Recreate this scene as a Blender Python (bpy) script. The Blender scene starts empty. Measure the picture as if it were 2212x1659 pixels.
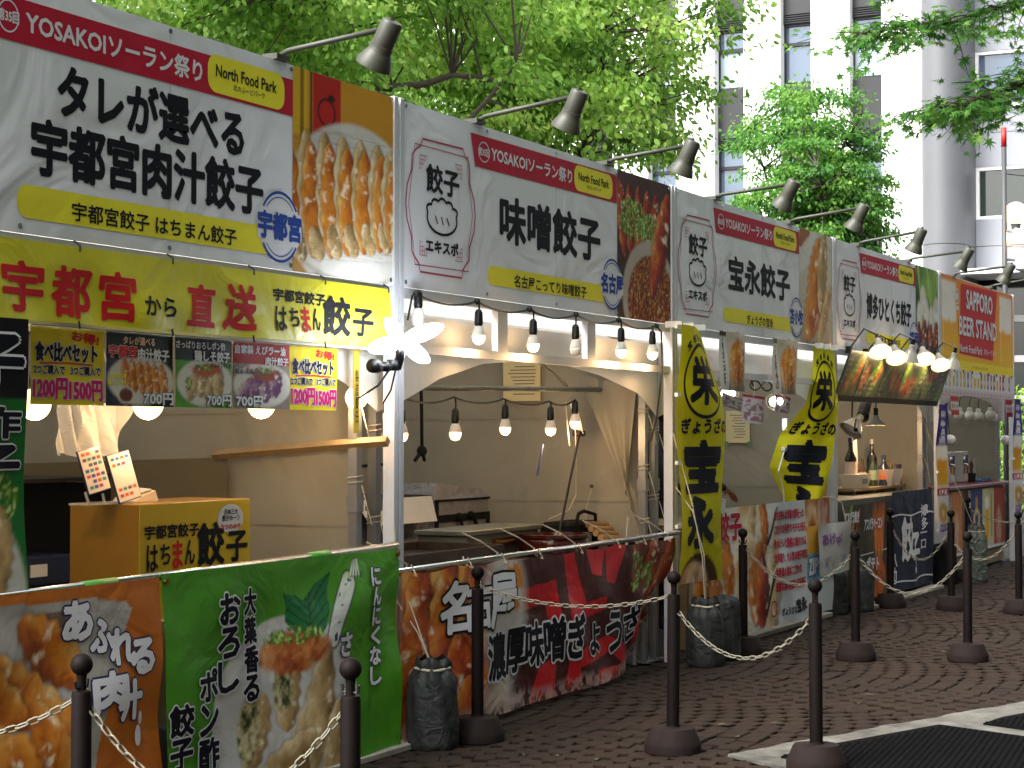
import bpy, bmesh, math, random
import numpy as np
from mathutils import Vector, Matrix, Quaternion
RAD = math.radians
sc = bpy.context.scene
COL = sc.collection

# ------------------------------------------------------------------ camera
CAM = Vector((-7.746, -4.529, 1.5))
YAW, PITCH = 0.4669, 0.0267
cam = bpy.data.cameras.new('camera')
cam.sensor_width = 36.0
cam.lens = 3992 / 2212 * 36.0
cam.clip_start = 0.05
cam.clip_end = 2000
camo = bpy.data.objects.new('camera', cam)
COL.objects.link(camo)
camo.location = CAM
fwd = Vector((math.cos(YAW) * math.cos(PITCH), math.sin(YAW) * math.cos(PITCH), math.sin(PITCH)))
camo.rotation_euler = fwd.to_track_quat('-Z', 'Y').to_euler()
sc.camera = camo

# ------------------------------------------------------------------ sky, sun, exposure (overcast day, light from behind the stalls)
SUN_EL, SUN_AZ = 50.0, math.atan2(-0.90, 0.43)          # azimuth from +Y towards +X
world = bpy.data.worlds.new('World')
sc.world = world
world.use_nodes = True
nt = world.node_tree
bg = nt.nodes['Background']
sky = nt.nodes.new('ShaderNodeTexSky')
sky.sky_type = 'NISHITA'
sky.sun_disc = False
sky.sun_elevation = RAD(SUN_EL)
sky.sun_rotation = SUN_AZ
sky.air_density = 1.0
sky.dust_density = 6.0
sky.ozone_density = 1.0
hsv = nt.nodes.new('ShaderNodeHueSaturation')
hsv.inputs['Saturation'].default_value = 0.22
nt.links.new(sky.outputs[0], hsv.inputs['Color'])
nt.links.new(hsv.outputs[0], bg.inputs[0])
bg.inputs[1].default_value = 0.14
sun = bpy.data.lights.new('sun', 'SUN')
sun.energy = 0.9
sun.angle = RAD(35)
sun.color = (1.0, 0.97, 0.92)
suno = bpy.data.objects.new('sun', sun)
COL.objects.link(suno)
to_sun = Vector((math.sin(SUN_AZ) * math.cos(RAD(SUN_EL)), math.cos(SUN_AZ) * math.cos(RAD(SUN_EL)), math.sin(RAD(SUN_EL))))
suno.rotation_euler = to_sun.to_track_quat('Z', 'Y').to_euler()
sc.view_settings.view_transform = 'Standard'
sc.view_settings.look = 'None'
sc.view_settings.gamma = 1.0
sc.view_settings.exposure = 2.05
sc.view_settings.use_curve_mapping = False
sc.render.engine = 'CYCLES'
sc.cycles.use_denoising = True
sc.cycles.max_bounces = 8
sc.cycles.sample_clamp_indirect = 6.0

# ------------------------------------------------------------------ helpers
def lin(h):
    h = h.lstrip('#')
    return tuple(((c / 12.92) if c <= 0.04045 else ((c + 0.055) / 1.055) ** 2.4) for c in (int(h[i:i + 2], 16) / 255 for i in (0, 2, 4)))

MATS = {}
def mat(name, col='#888888', rough=0.6, metal=0.0, bump=0.0, bscale=60.0, var=0.0, vscale=4.0, spec=0.5,
        emit=0.0, ecol=None, transl=0.0, attr=False, alpha=1.0, wrinkle=0.0, wscale=3.0, grime=0.0, coat=0.0):
    if name in MATS:
        return MATS[name]
    m = bpy.data.materials.new(name)
    m.use_nodes = True
    t = m.node_tree
    N, L = t.nodes, t.links
    b = N['Principled BSDF']
    out = N['Material Output']
    c = lin(col) if isinstance(col, str) else col
    b.inputs['Roughness'].default_value = rough
    b.inputs['Metallic'].default_value = metal
    b.inputs['Specular IOR Level'].default_value = spec
    b.inputs['Coat Weight'].default_value = coat
    geo = N.new('ShaderNodeNewGeometry')
    src = None
    if attr:
        a = N.new('ShaderNodeAttribute')
        a.attribute_name = 'Col'
        src = a.outputs['Color']
    if var or grime:
        if src is None:
            r = N.new('ShaderNodeRGB')
            r.outputs[0].default_value = (*c, 1)
            src = r.outputs[0]
        for amt, scl, det in ((var, vscale, 5.0), (grime, vscale * 0.22, 8.0)):
            if not amt:
                continue
            nz = N.new('ShaderNodeTexNoise')
            nz.inputs['Scale'].default_value = scl
            nz.inputs['Detail'].default_value = det
            nz.inputs['Roughness'].default_value = 0.65
            L.new(geo.outputs['Position'], nz.inputs['Vector'])
            mr = N.new('ShaderNodeMapRange')
            mr.inputs[1].default_value = 0.3
            mr.inputs[2].default_value = 0.7
            mr.inputs[3].default_value = 1 - amt
            mr.inputs[4].default_value = 1 + amt * (0.8 if scl == vscale else 0.1)
            L.new(nz.outputs[0], mr.inputs[0])
            mx = N.new('ShaderNodeVectorMath')
            mx.operation = 'SCALE'
            L.new(src, mx.inputs[0])
            L.new(mr.outputs[0], mx.inputs['Scale'])
            src = mx.outputs[0]
    if src is not None:
        L.new(src, b.inputs['Base Color'])
    else:
        b.inputs['Base Color'].default_value = (*c, 1)
    nrm = None
    for st, scl, dist in ((wrinkle, wscale, 0.05), (bump, bscale, 0.01)):
        if not st:
            continue
        nz = N.new('ShaderNodeTexNoise')
        nz.inputs['Scale'].default_value = scl
        nz.inputs['Detail'].default_value = 3.0 if scl == wscale else 6.0
        if scl == wscale:
            nz.inputs['Distortion'].default_value = 1.2
        L.new(geo.outputs['Position'], nz.inputs['Vector'])
        bp = N.new('ShaderNodeBump')
        bp.inputs['Strength'].default_value = st
        bp.inputs['Distance'].default_value = dist
        L.new(nz.outputs[0], bp.inputs['Height'])
        if nrm is not None:
            L.new(nrm, bp.inputs['Normal'])
        nrm = bp.outputs[0]
    if nrm is not None:
        L.new(nrm, b.inputs['Normal'])
    if emit:
        b.inputs['Emission Color'].default_value = (*(ecol or c), 1)
        b.inputs['Emission Strength'].default_value = emit
    if alpha < 1:
        b.inputs['Alpha'].default_value = alpha
    if transl:
        tr = N.new('ShaderNodeBsdfTranslucent')
        if src is not None:
            L.new(src, tr.inputs[0])
        else:
            tr.inputs[0].default_value = (*c, 1)
        if nrm is not None:
            L.new(nrm, tr.inputs['Normal'])
        ms = N.new('ShaderNodeMixShader')
        ms.inputs[0].default_value = transl
        L.new(b.outputs[0], ms.inputs[1])
        L.new(tr.outputs[0], ms.inputs[2])
        L.new(ms.outputs[0], out.inputs[0])
    MATS[name] = m
    return m

ORG = {}
def tag(o, label=None, cat=None, group=None, kind=None):
    if label: o['label'] = label
    if cat: o['category'] = cat
    if group: o['group'] = group
    if kind: o['kind'] = kind
    return o

def thing(name, label, cat, loc=(0, 0, 0), group=None):
    o = bpy.data.objects.new(name, None)
    o.empty_display_size = 0.1
    COL.objects.link(o)
    o.location = loc
    ORG[o.name] = Vector(loc)
    return tag(o, label, cat, group)

def mesh_np(name, V, faces, mt, smooth=False, col=None):
    """V (n,3) array; faces: (m,4) or (m,3) int array, or a list of index lists"""
    me = bpy.data.meshes.new(name)
    V = np.asarray(V, dtype=np.float64)
    if isinstance(faces, np.ndarray):
        k = faces.shape[1]
        me.vertices.add(len(V))
        me.vertices.foreach_set('co', V.astype(np.float32).ravel())
        me.loops.add(faces.size)
        me.loops.foreach_set('vertex_index', faces.astype(np.int32).ravel())
        me.polygons.add(len(faces))
        me.polygons.foreach_set('loop_start', np.arange(0, faces.size, k, dtype=np.int32))
        me.polygons.foreach_set('loop_total', np.full(len(faces), k, dtype=np.int32))
        me.update(calc_edges=True)
        me.validate()
    else:
        me.from_pydata(V.tolist(), [], faces)
    if col is not None:
        ca = me.color_attributes.new('Col', 'FLOAT_COLOR', 'POINT')
        c4 = np.ones((len(V), 4), dtype=np.float32)
        c4[:, :3] = col
        ca.data.foreach_set('color', c4.ravel())
    if smooth:
        me.polygons.foreach_set('use_smooth', np.ones(len(me.polygons), dtype=bool))
    if mt is not None:
        me.materials.append(mt)
    return me

def place(name, V, faces, mt, parent=None, smooth=False, col=None, origin=None):
    """world-space vertices -> one object; origin = the parent's, or the base of the mesh"""
    V = np.asarray(V, dtype=np.float64)
    if parent is not None:
        og = ORG[parent.name]
    elif origin is not None:
        og = Vector(origin)
    else:
        og = Vector(((V[:, 0].min() + V[:, 0].max()) / 2, (V[:, 1].min() + V[:, 1].max()) / 2, V[:, 2].min()))
    me = mesh_np(name, V - np.array(og), faces, mt, smooth, col)
    o = bpy.data.objects.new(name, me)
    COL.objects.link(o)
    ORG[o.name] = og
    if parent is not None:
        o.parent = parent
    else:
        o.location = og
    return o

class MB:
    def __init__(s):
        s.v, s.f = [], []
    def add(s, V, F):
        k = len(s.v)
        s.v += [tuple(p) for p in V]
        s.f += [tuple(i + k for i in f) for f in F]
        return s
    def box(s, x0, y0, z0, x1, y1, z1, M=None, bev=0.0):
        if bev:
            b = bev
            V = []
            for z, i in ((z0, b), (z0 + b, 0), (z1 - b, 0), (z1, b)):
                for (x, y, sx, sy) in ((x0, y0, 1, 1), (x1, y0, -1, 1), (x1, y1, -1, -1), (x0, y1, 1, -1)):
                    V.append((x + sx * i, y + sy * i, z))
            F = [(3, 2, 1, 0), (12, 13, 14, 15)]
            for r in range(3):
                for k in range(4):
                    F.append((r * 4 + k, r * 4 + (k + 1) % 4, r * 4 + 4 + (k + 1) % 4, r * 4 + 4 + k))
        else:
            V = [(x0, y0, z0), (x1, y0, z0), (x1, y1, z0), (x0, y1, z0), (x0, y0, z1), (x1, y0, z1), (x1, y1, z1), (x0, y1, z1)]
            F = [(3, 2, 1, 0), (4, 5, 6, 7), (0, 1, 5, 4), (1, 2, 6, 5), (2, 3, 7, 6), (3, 0, 4, 7)]
        if M is not None:
            V = [tuple(M @ Vector(p)) for p in V]
        return s.add(V, F)
    def tube(s, pts, r, n=8, caps=True):
        pts = [Vector(p) for p in pts]
        rs = r if isinstance(r, (list, tuple)) else [r] * len(pts)
        V, F = [], []
        d0 = (pts[1] - pts[0]).normalized()
        up = Vector((0, 0, 1)) if abs(d0.z) < 0.9 else Vector((1, 0, 0))
        a = d0.cross(up).normalized()
        for i, p in enumerate(pts):
            d = (pts[min(i + 1, len(pts) - 1)] - pts[max(i - 1, 0)])
            d = d.normalized() if d.length > 1e-9 else d0
            a = (a - d * a.dot(d))
            a = a.normalized() if a.length > 1e-6 else d.orthogonal().normalized()
            b = d.cross(a)
            for k in range(n):
                t = 2 * math.pi * k / n
                V.append(p + (a * math.cos(t) + b * math.sin(t)) * rs[i])
        for i in range(len(pts) - 1):
            for k in range(n):
                F.append((i * n + k, i * n + (k + 1) % n, (i + 1) * n + (k + 1) % n, (i + 1) * n + k))
        if caps:
            F.append(tuple(range(n - 1, -1, -1)))
            F.append(tuple((len(pts) - 1) * n + k for k in range(n)))
        return s.add(V, F)
    def lathe(s, prof, c=(0, 0, 0), n=20, M=None):
        V, F = [], []
        for (r, z) in prof:
            for k in range(n):
                t = 2 * math.pi * k / n
                p = Vector((r * math.cos(t), r * math.sin(t), z))
                V.append((M @ p) if M is not None else p + Vector(c))
        for i in range(len(prof) - 1):
            for k in range(n):
                F.append((i * n + k, i * n + (k + 1) % n, (i + 1) * n + (k + 1) % n, (i + 1) * n + k))
        F.append(tuple(range(n - 1, -1, -1)))
        F.append(tuple((len(prof) - 1) * n + k for k in range(n)))
        return s.add(V, F)
    def ball(s, c, r, n=14, m=9, sz=1.0):
        prof = [(max(r * math.sin(math.pi * i / m), 1e-4), -r * sz * math.cos(math.pi * i / m)) for i in range(m + 1)]
        return s.lathe(prof, c, n)
    def poly(s, pts):
        return s.add(pts, [tuple(range(len(pts)))])
    def build(s, name, mt, parent=None, smooth=False, origin=None):
        return place(name, np.array([tuple(p) for p in s.v]), s.f, mt, parent, smooth, None, origin)

def auto_smooth(o, deg=35):
    me = o.data
    me.polygons.foreach_set('use_smooth', np.ones(len(me.polygons), dtype=bool))
    bm = bmesh.new()
    bm.from_mesh(me)
    for e in bm.edges:
        if len(e.link_faces) == 2 and e.calc_face_angle(0) > RAD(deg):
            e.smooth = False
    bm.to_mesh(me)
    bm.free()
    return o

def grid_faces(nu, nv):
    i = np.arange((nu - 1) * (nv - 1))
    a = (i // (nv - 1)) * nv + i % (nv - 1)
    return np.stack([a, a + nv, a + nv + 1, a + 1], -1)

def sheet(name, fn, nu, nv, mt, parent=None, smooth=True):
    U, V = np.meshgrid(np.linspace(0, 1, nu), np.linspace(0, 1, nv), indexing='ij')
    P = np.stack(np.broadcast_arrays(*fn(U, V)), -1).reshape(-1, 3)
    return place(name, P, grid_faces(nu, nv), mt, parent, smooth)

# ------------------------------------------------------------------ value noise and print painting (flat prints only)
_NT = {}
def noise(x, y, seed=0):
    if seed not in _NT:
        _NT[seed] = np.random.RandomState(seed + 11).rand(64, 64)
    T = _NT[seed]
    xi = np.floor(x).astype(int)
    yi = np.floor(y).astype(int)
    fx = x - xi
    fy = y - yi
    fx = fx * fx * (3 - 2 * fx)
    fy = fy * fy * (3 - 2 * fy)
    g = lambda a, b: T[a % 64, b % 64]
    return (g(xi, yi) * (1 - fx) + g(xi + 1, yi) * fx) * (1 - fy) + (g(xi, yi + 1) * (1 - fx) + g(xi + 1, yi + 1) * fx) * fy
def fbm(x, y, seed=0, o=4):
    v, a, t = 0, 1.0, 0
    for k in range(o):
        v = v + a * noise(x * 2 ** k + 7.3 * k, y * 2 ** k - 3.1 * k, seed + k)
        t += a
        a *= 0.55
    return v / t
def C3(h):
    return np.array(lin(h) if isinstance(h, str) else h)
def over(rgb, m, c):
    m = np.clip(m, 0, 1)[..., None]
    c = C3(c) if not (isinstance(c, np.ndarray) and c.ndim > 1) else c
    return rgb * (1 - m) + c * m
def sm(d, w=0.008):
    return np.clip(0.5 - d / w, 0, 1)
def ramp(t, stops):
    p = [s[0] for s in stops]
    cs = np.array([C3(s[1]) for s in stops])
    return np.stack([np.interp(t, p, cs[:, k]) for k in range(3)], -1)
def ell(X, Z, cx, cz, rx, rz, ang=0.0):
    dx, dz = X - cx, Z - cz
    c, s = math.cos(ang), math.sin(ang)
    a, b = dx * c + dz * s, -dx * s + dz * c
    return (np.sqrt((a / rx) ** 2 + (b / rz) ** 2) - 1) * min(rx, rz)
def rect(X, Z, x0, z0, x1, z1, r=0.0):
    qx = np.abs(X - (x0 + x1) / 2) - (x1 - x0) / 2 + r
    qz = np.abs(Z - (z0 + z1) / 2) - (z1 - z0) / 2 + r
    return np.sqrt(np.maximum(qx, 0) ** 2 + np.maximum(qz, 0) ** 2) + np.minimum(np.maximum(qx, qz), 0) - r
def polymask(X, Z, pts):
    ins = np.zeros(X.shape, bool)
    n = len(pts)
    for i in range(n):
        x1, z1 = pts[i]
        x2, z2 = pts[(i + 1) % n]
        c = ((z1 > Z) != (z2 > Z)) & (X < (x2 - x1) * (Z - z1) / ((z2 - z1) or 1e-9) + x1)
        ins ^= c
    return ins.astype(float)
FRY = [(0, '#6a2c0c'), (.2, '#a85214'), (.45, '#d27e26'), (.65, '#e29a40'), (.82, '#ecc27c'), (1, '#f4e2ba')]
RED = [(0, '#3a0d08'), (.3, '#7e2010'), (.5, '#b5431a'), (.7, '#d67a34'), (.88, '#e7b070'), (1, '#f0d2a4')]
PALE = [(0, '#6b5638'), (.3, '#a98a5a'), (.55, '#d3b583'), (.8, '#ead9b2'), (1, '#f4ecd6')]
def gyoza(rgb, X, Z, cx, cz, L, W, ang, seed=0, st=FRY, crimp=6, edge='#4a220e'):
    dx, dz = X - cx, Z - cz
    c, s = math.cos(ang), math.sin(ang)
    a, b = dx * c + dz * s, -dx * s + dz * c
    q = np.clip(1 - (2 * a / L) ** 2, 0, 1)
    hw = W / 2 * q ** 0.55 * (1 + 0.10 * np.sin(a * 2 * math.pi * crimp / L + seed))
    d = np.abs(b) - hw
    d = np.where(np.abs(a) > L / 2, np.abs(a) - L / 2 + 0.01, d)
    rgb = over(rgb, sm(d - 0.03 * W, 0.14 * W) * 0.6, edge)
    k = L / W
    n1 = fbm(a * 2.2 * k / L + seed, b * 2.6 / W, seed, 4)
    n2 = fbm(a * 7 * k / L, b * 8 / W + seed, seed + 5, 2)
    t = 0.0 + 0.62 * n1 + 0.16 * n2 + 0.24 * np.clip(b / (hw + 1e-6), -1, 1)
    col = ramp(np.clip(t, 0, 1), st)
    rgb = over(rgb, sm(d, 0.05 * W + 0.003), col)
    hl = np.clip((fbm(a * 4.5 * k / L + 3, b * 3.2 / W, seed + 9, 3) - 0.63) * 7, 0, 1) * np.clip(-d / (0.2 * W), 0, 1)
    return over(rgb, hl * 0.75, '#fff3da')
def greens(rgb, X, Z, cx, cz, rx, rz, seed=0, k=70):
    d = ell(X, Z, cx, cz, rx, rz) + (fbm(X * 25, Z * 25, seed, 2) - .5) * 0.5 * min(rx, rz)
    t = fbm(X * k, Z * k, seed + 3, 2)
    return over(rgb, sm(d, .01) * (t > .36), ramp(t, [(0.2, '#10240c'), (.45, '#3f6a20'), (.6, '#7ea33a'), (.8, '#c9d98a')]))
def full(X, c):
    return np.ones(X.shape + (3,)) * C3(c)

def flat(y):
    return lambda x, z, o=0.0: np.stack(np.broadcast_arrays(x, y - o, z), -1)

PRINT = mat('printed_vinyl', '#ffffff', rough=0.6, attr=True, wrinkle=0.25, wscale=2.2, bump=0.05, bscale=500, spec=0.14)
BANNER = mat('glossy_banner_vinyl', '#ffffff', rough=0.4, attr=True, wrinkle=0.32, wscale=3.4, bump=0.05, bscale=500, spec=0.35)
PAPER = mat('printed_paper', '#ffffff', rough=0.6, attr=True, spec=0.14, wrinkle=0.12, wscale=5)
def print_sheet(parent, name, x0, z0, x1, z1, S, res, paint, mt=None, off=0.0):
    nx, nz = max(2, int((x1 - x0) / res) + 1), max(2, int((z1 - z0) / res) + 1)
    X, Z = np.meshgrid(np.linspace(x0, x1, nx), np.linspace(z0, z1, nz), indexing='ij')
    rgb = paint(X, Z)
    P = S(X, Z, off).reshape(-1, 3)
    return place(name, P, grid_faces(nx, nz), mt or PRINT, parent, True, rgb.reshape(-1, 3).astype(np.float32))

# ------------------------------------------------------------------ lettering
_GL = {}
def glyphs(s, cut=None, line=1.0):
    key = (s, cut, line)
    if key in _GL:
        return _GL[key]
    c = bpy.data.curves.new('lettering', 'FONT')
    c.body = s
    c.resolution_u = 2
    c.offset = 0.006
    c.space_line = line
    c.align_x = 'CENTER' if '\n' in s else 'LEFT'
    o = bpy.data.objects.new('lettering', c)
    COL.objects.link(o)
    dg = bpy.context.evaluated_depsgraph_get()
    me = bpy.data.meshes.new_from_object(o.evaluated_get(dg))
    bpy.data.objects.remove(o)
    bpy.data.curves.remove(c)
    if cut:
        bm = bmesh.new()
        bm.from_mesh(me)
        xs = [v.co.x for v in bm.verts]
        ys = [v.co.y for v in bm.verts]
        for ax, lo, hi in ((0, min(xs), max(xs)), (1, min(ys), max(ys))):
            n = Vector((1, 0, 0)) if ax == 0 else Vector((0, 1, 0))
            t = lo + cut
            while t < hi:
                bmesh.ops.bisect_plane(bm, geom=bm.verts[:] + bm.edges[:] + bm.faces[:], plane_co=n * t, plane_no=n)
                t += cut
        bm.to_mesh(me)
        bm.free()
    V = np.zeros(len(me.vertices) * 3)
    me.vertices.foreach_get('co', V)
    V = V.reshape(-1, 3)[:, :2]
    F = [tuple(p.vertices) for p in me.polygons]
    bpy.data.meshes.remove(me)
    lo, hi = V.min(0), V.max(0)
    V = (V - lo) / np.maximum(hi - lo, 1e-6)
    _GL[key] = (V, F)
    return _GL[key]

def lettering(parent, s, mt, x0, z0, x1, z1, S, off=0.0015, bold=0.0, outline=None, cut=None, rot=0.0, line=1.0, name='lettering', shear=0.0):
    """fit the text's bounding box to x0..x1, z0..z1 on the surface S; bold / outline radius as a share of one letter's height"""
    V, F = glyphs(s, cut, line)
    nl = s.count('\n') + 1
    w, h = x1 - x0, z1 - z0
    P0 = np.stack([x0 + V[:, 0] * w + shear * (V[:, 1] - .5) * h, z0 + V[:, 1] * h], -1)
    if rot:
        c0 = np.array([(x0 + x1) / 2, (z0 + z1) / 2])
        cr, sr = math.cos(rot), math.sin(rot)
        P0 = (P0 - c0) @ np.array([[cr, sr], [-sr, cr]]) + c0
    lh = h / nl
    res = None
    layers = []
    if outline:
        layers.append((outline[0], outline[1] * lh, 10, off))
        off = off + 0.0012
    layers.append((mt, bold * lh, 6, off))
    for m, r, n, of in layers:
        shifts = [(0.0, 0.0)] if r == 0 else [(0.0, 0.0)] + [(r * math.cos(2 * math.pi * k / n), r * math.sin(2 * math.pi * k / n)) for k in range(n)]
        VV, FF = [], []
        k = 0
        for j, (dx, dz) in enumerate(shifts):
            P = P0 + np.array([dx, dz])
            VV.append(S(P[:, 0], P[:, 1], of + j * 0.00006))
            FF += [tuple(i + k for i in f) for f in F]
            k += len(P)
        o = place(name if m is mt else 'lettering_outline', np.concatenate(VV), FF, m, parent)
        res = o
    return res

def ribbon(pts, w, closed=False):
    P = np.array(pts, float)
    n = len(P)
    V, F = [], []
    for i in range(n):
        a = P[(i - 1) % n] if (closed or i > 0) else P[i]
        b = P[(i + 1) % n] if (closed or i < n - 1) else P[i]
        d = (b - a) / (np.linalg.norm(b - a) + 1e-9)
        nn = np.array([-d[1], d[0]]) * w / 2
        V += [P[i] + nn, P[i] - nn]
    for i in range(n if closed else n - 1):
        j = (i + 1) % n
        F.append((2 * i, 2 * i + 1, 2 * j + 1, 2 * j))
    return np.array(V), F
def draw(parent, name, mt, shapes, S, off):
    """shapes: list of (V2, F) drawn flat into one printed part"""
    VV, FF, k = [], [], 0
    for i, (V, F) in enumerate(shapes):
        VV.append(S(V[:, 0], V[:, 1], off + i * 0.0001))
        FF += [tuple(q + k for q in f) for f in F]
        k += len(V)
    return place(name, np.concatenate(VV), FF, mt, parent)
def rrect(x0, z0, x1, z1, r, n=6, corners=(1, 1, 1, 1)):
    pts = []
    for (cx, cz, a0, on) in ((x1 - r, z0 + r, -90, corners[1]), (x1 - r, z1 - r, 0, corners[2]), (x0 + r, z1 - r, 90, corners[3]), (x0 + r, z0 + r, 180, corners[0])):
        if not on:
            px = x1 if cx == x1 - r else x0
            pz = z1 if cz == z1 - r else z0
            pts.append((px, pz))
            continue
        for k in range(n + 1):
            t = RAD(a0 + 90 * k / n)
            pts.append((cx + r * math.cos(t), cz + r * math.sin(t)))
    return np.array(pts), [tuple(range(len(pts)))]
def disc(cx, cz, rx, rz, n=28):
    t = np.arange(n) * 2 * math.pi / n
    return np.stack([cx + rx * np.cos(t), cz + rz * np.sin(t)], -1), [tuple(range(n))]
def ring(cx, cz, rx, rz, w, a0=0, a1=360, n=32):
    t = np.radians(np.linspace(a0, a1, n))
    return ribbon(np.stack([cx + rx * np.cos(t), cz + rz * np.sin(t)], -1), w, False)

def lamp_light(parent, loc, watts, col=(1.0, .62, .30), r=.03):
    """the light a lit lamp gives off, kept with that lamp"""
    L = bpy.data.lights.new('lamp_light', 'POINT')
    L.energy = watts
    L.color = col
    L.shadow_soft_size = r
    o = bpy.data.objects.new('lamp_light', L)
    COL.objects.link(o)
    o.parent = parent
    o.location = Vector(loc) - ORG[parent.name]
    return o

# ------------------------------------------------------------------ shared materials
INK = mat('navy_ink', '#14161f', rough=0.65, spec=0.12)
WINK = mat('white_ink', '#e0e0e8', rough=0.65, spec=0.12)
REDINK = mat('red_ink', '#b8203a', rough=0.6, spec=0.12, wrinkle=.2, wscale=2.2)
SCARLET = mat('scarlet_ink', '#c8222a', rough=0.6, spec=0.12)
YELINK = mat('yellow_ink', '#eee23c', rough=0.6, spec=0.12, wrinkle=.2, wscale=2.2)
BLUEINK = mat('blue_ink', '#2c4aa0', rough=0.65, spec=0.12)
PINKINK = mat('crimson_line_ink', '#a83058', rough=0.65, spec=0.12)
MAGENTA = mat('magenta_ink', '#c81e6a', rough=0.65, spec=0.12)
GREYINK = mat('grey_ink', '#55585f', rough=0.65, spec=0.12)
SIGNW = mat('white_sign_vinyl', '#e2e3ec', rough=0.55, spec=0.2, wrinkle=0.8, wscale=1.4, bump=0.04, bscale=600, var=.03, vscale=1.2)
WHITEP = mat('white_painted_steel', '#b9bbc0', rough=0.45, var=.06, vscale=6, spec=.4)
ALU = mat('aluminium_leg', '#8d9092', rough=0.38, metal=0.7, var=.1, vscale=9)
STEEL = mat('bright_steel_pipe', '#c2c4c6', rough=0.22, metal=1.0, var=.06, vscale=12)
ZINC = mat('weathered_zinc', '#7d8078', rough=0.5, metal=0.75, var=.25, vscale=7, bump=.1, bscale=40)
RUSTY = mat('greasy_iron', '#4a403a', rough=0.55, metal=0.6, var=.4, vscale=10, bump=.3, bscale=50)
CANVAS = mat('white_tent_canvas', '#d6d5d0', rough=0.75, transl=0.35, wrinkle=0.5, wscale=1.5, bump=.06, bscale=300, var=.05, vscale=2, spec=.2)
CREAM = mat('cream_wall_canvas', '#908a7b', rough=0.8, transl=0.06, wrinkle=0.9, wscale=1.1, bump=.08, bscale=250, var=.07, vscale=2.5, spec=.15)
OLIVE = mat('olive_tarpaulin', '#6d6148', rough=0.75, wrinkle=.5, wscale=1.2, var=.1, vscale=2, spec=.2)
BLACK = mat('black_plastic', '#0e0e10', rough=0.42, spec=.45)
BLACKCLOTH = mat('black_cloth', '#101012', rough=0.85, wrinkle=.4, wscale=12, spec=.2)
RUBBER = mat('black_cable_rubber', '#0b0b0c', rough=0.5)
ROPE = mat('pale_rope', '#b5ac98', rough=0.9, bump=.5, bscale=400)
WOOD = mat('pale_pine', '#86704e', rough=0.65, var=.18, vscale=14, bump=.1, bscale=90)
GREYLAMP = mat('grey_green_lamp_paint', '#3c3d34', rough=0.5, var=.1, vscale=15, spec=.45)
GREYCLOTH = mat('silver_grey_cooler_cloth', '#77767a', rough=0.5, var=.12, vscale=8, wrinkle=.5, wscale=10)
TARP = mat('dark_green_sandbag_sheet', '#292b2b', rough=0.6, var=.3, vscale=9, wrinkle=.5, wscale=9, bump=.1, bscale=120, spec=.3)
BOLL = mat('brown_bollard_plastic', '#100908', rough=0.65, var=.2, vscale=20, spec=.12, grime=.2)
BASEM = mat('brown_grey_base_rubber', '#1f1715', rough=0.8, var=.22, vscale=22, bump=.1, bscale=200, spec=.15)
CHAINM = mat('ivory_chain_plastic', '#6f6b5c', rough=0.6, var=.06, vscale=30, spec=.4)
CLEAR = mat('clear_plastic', '#dfe4e4', rough=0.12, transl=.3, alpha=.28, spec=.4)
WARMBULB = mat('lit_warm_bulb', '#fff0d8', rough=.4, emit=1.1, ecol=(1.0, .66, .24))
WARMGLOBE = mat('lit_warm_globe', '#fff0d8', rough=.4, emit=1.2, ecol=(1.0, .70, .28))
COLDLED = mat('lit_cold_led', '#ffffff', rough=.4, emit=7, ecol=(.86, .92, 1.0))
OPAL = mat('opal_bulb_glass', '#d8d6d0', rough=.3, spec=.5)
# ================================================================== SETTING: ground and paving
GROUND = mat('dark_paving_joint', '#100c0a', rough=0.85, var=.3, vscale=10, bump=.4, bscale=40)
SETT = mat('dark_brown_granite_sett', '#281b12', rough=0.85, var=.36, vscale=11, bump=.35, bscale=120, grime=.4, spec=.25)
g = MB().poly([(-500, -500, -.014), (700, -500, -.014), (700, 600, -.014), (-500, 600, -.014)]).build('pavement', GROUND, origin=(0, 0, -.014))
tag(g, 'dark brown sett pavement laid in arcs', None, None, 'structure')
rng = np.random.RandomState(4)
setts = []
PT, LANE, SAG = 0.132, 2.45, 0.30
RR = ((LANE / 2) ** 2 + SAG ** 2) / (2 * SAG)
phim = math.asin(LANE / 2 / RR)
for lane in range(-3, 9):                                   # arcs bow towards the lane, stacked row by row
    xc = LANE * (lane + .35)
    nphi = int(2 * phim * RR / PT)
    for i in range(0, 44):
        for k in range(nphi + 1):
            ph = -phim + 2 * phim * (k + (.5 if i % 2 else 0)) / nphi
            if abs(ph) > phim + .001: continue
            x = xc + RR * math.sin(ph) + rng.normal(0, .004)
            y = .30 - i * PT * .93 - RR * (math.cos(ph) - math.cos(phim)) + rng.normal(0, .004)
            setts.append((x, y, -ph + rng.normal(0, .03), 2 * phim * RR / nphi * rng.uniform(.86, .95), PT * .93 * math.cos(ph) * rng.uniform(.86, .94), rng.normal(0, .0022), rng.rand()))
UNIT = np.array([(sx * .5, sy * .5, -.016) for sx, sy in ((-1, -1), (1, -1), (1, 1), (-1, 1))] + [(sx * .5, sy * .5, -.005) for sx, sy in ((-1, -1), (1, -1), (1, 1), (-1, 1))]
                + [(sx * .45, sy * .45, 0.0) for sx, sy in ((-1, -1), (1, -1), (1, 1), (-1, 1))])
UF = [(8, 9, 10, 11)] + [(r * 4 + k, r * 4 + (k + 1) % 4, r * 4 + 4 + (k + 1) % 4, r * 4 + 4 + k) for r in range(2) for k in range(4)]
rgt = Vector((math.sin(YAW), -math.cos(YAW), 0))
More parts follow.
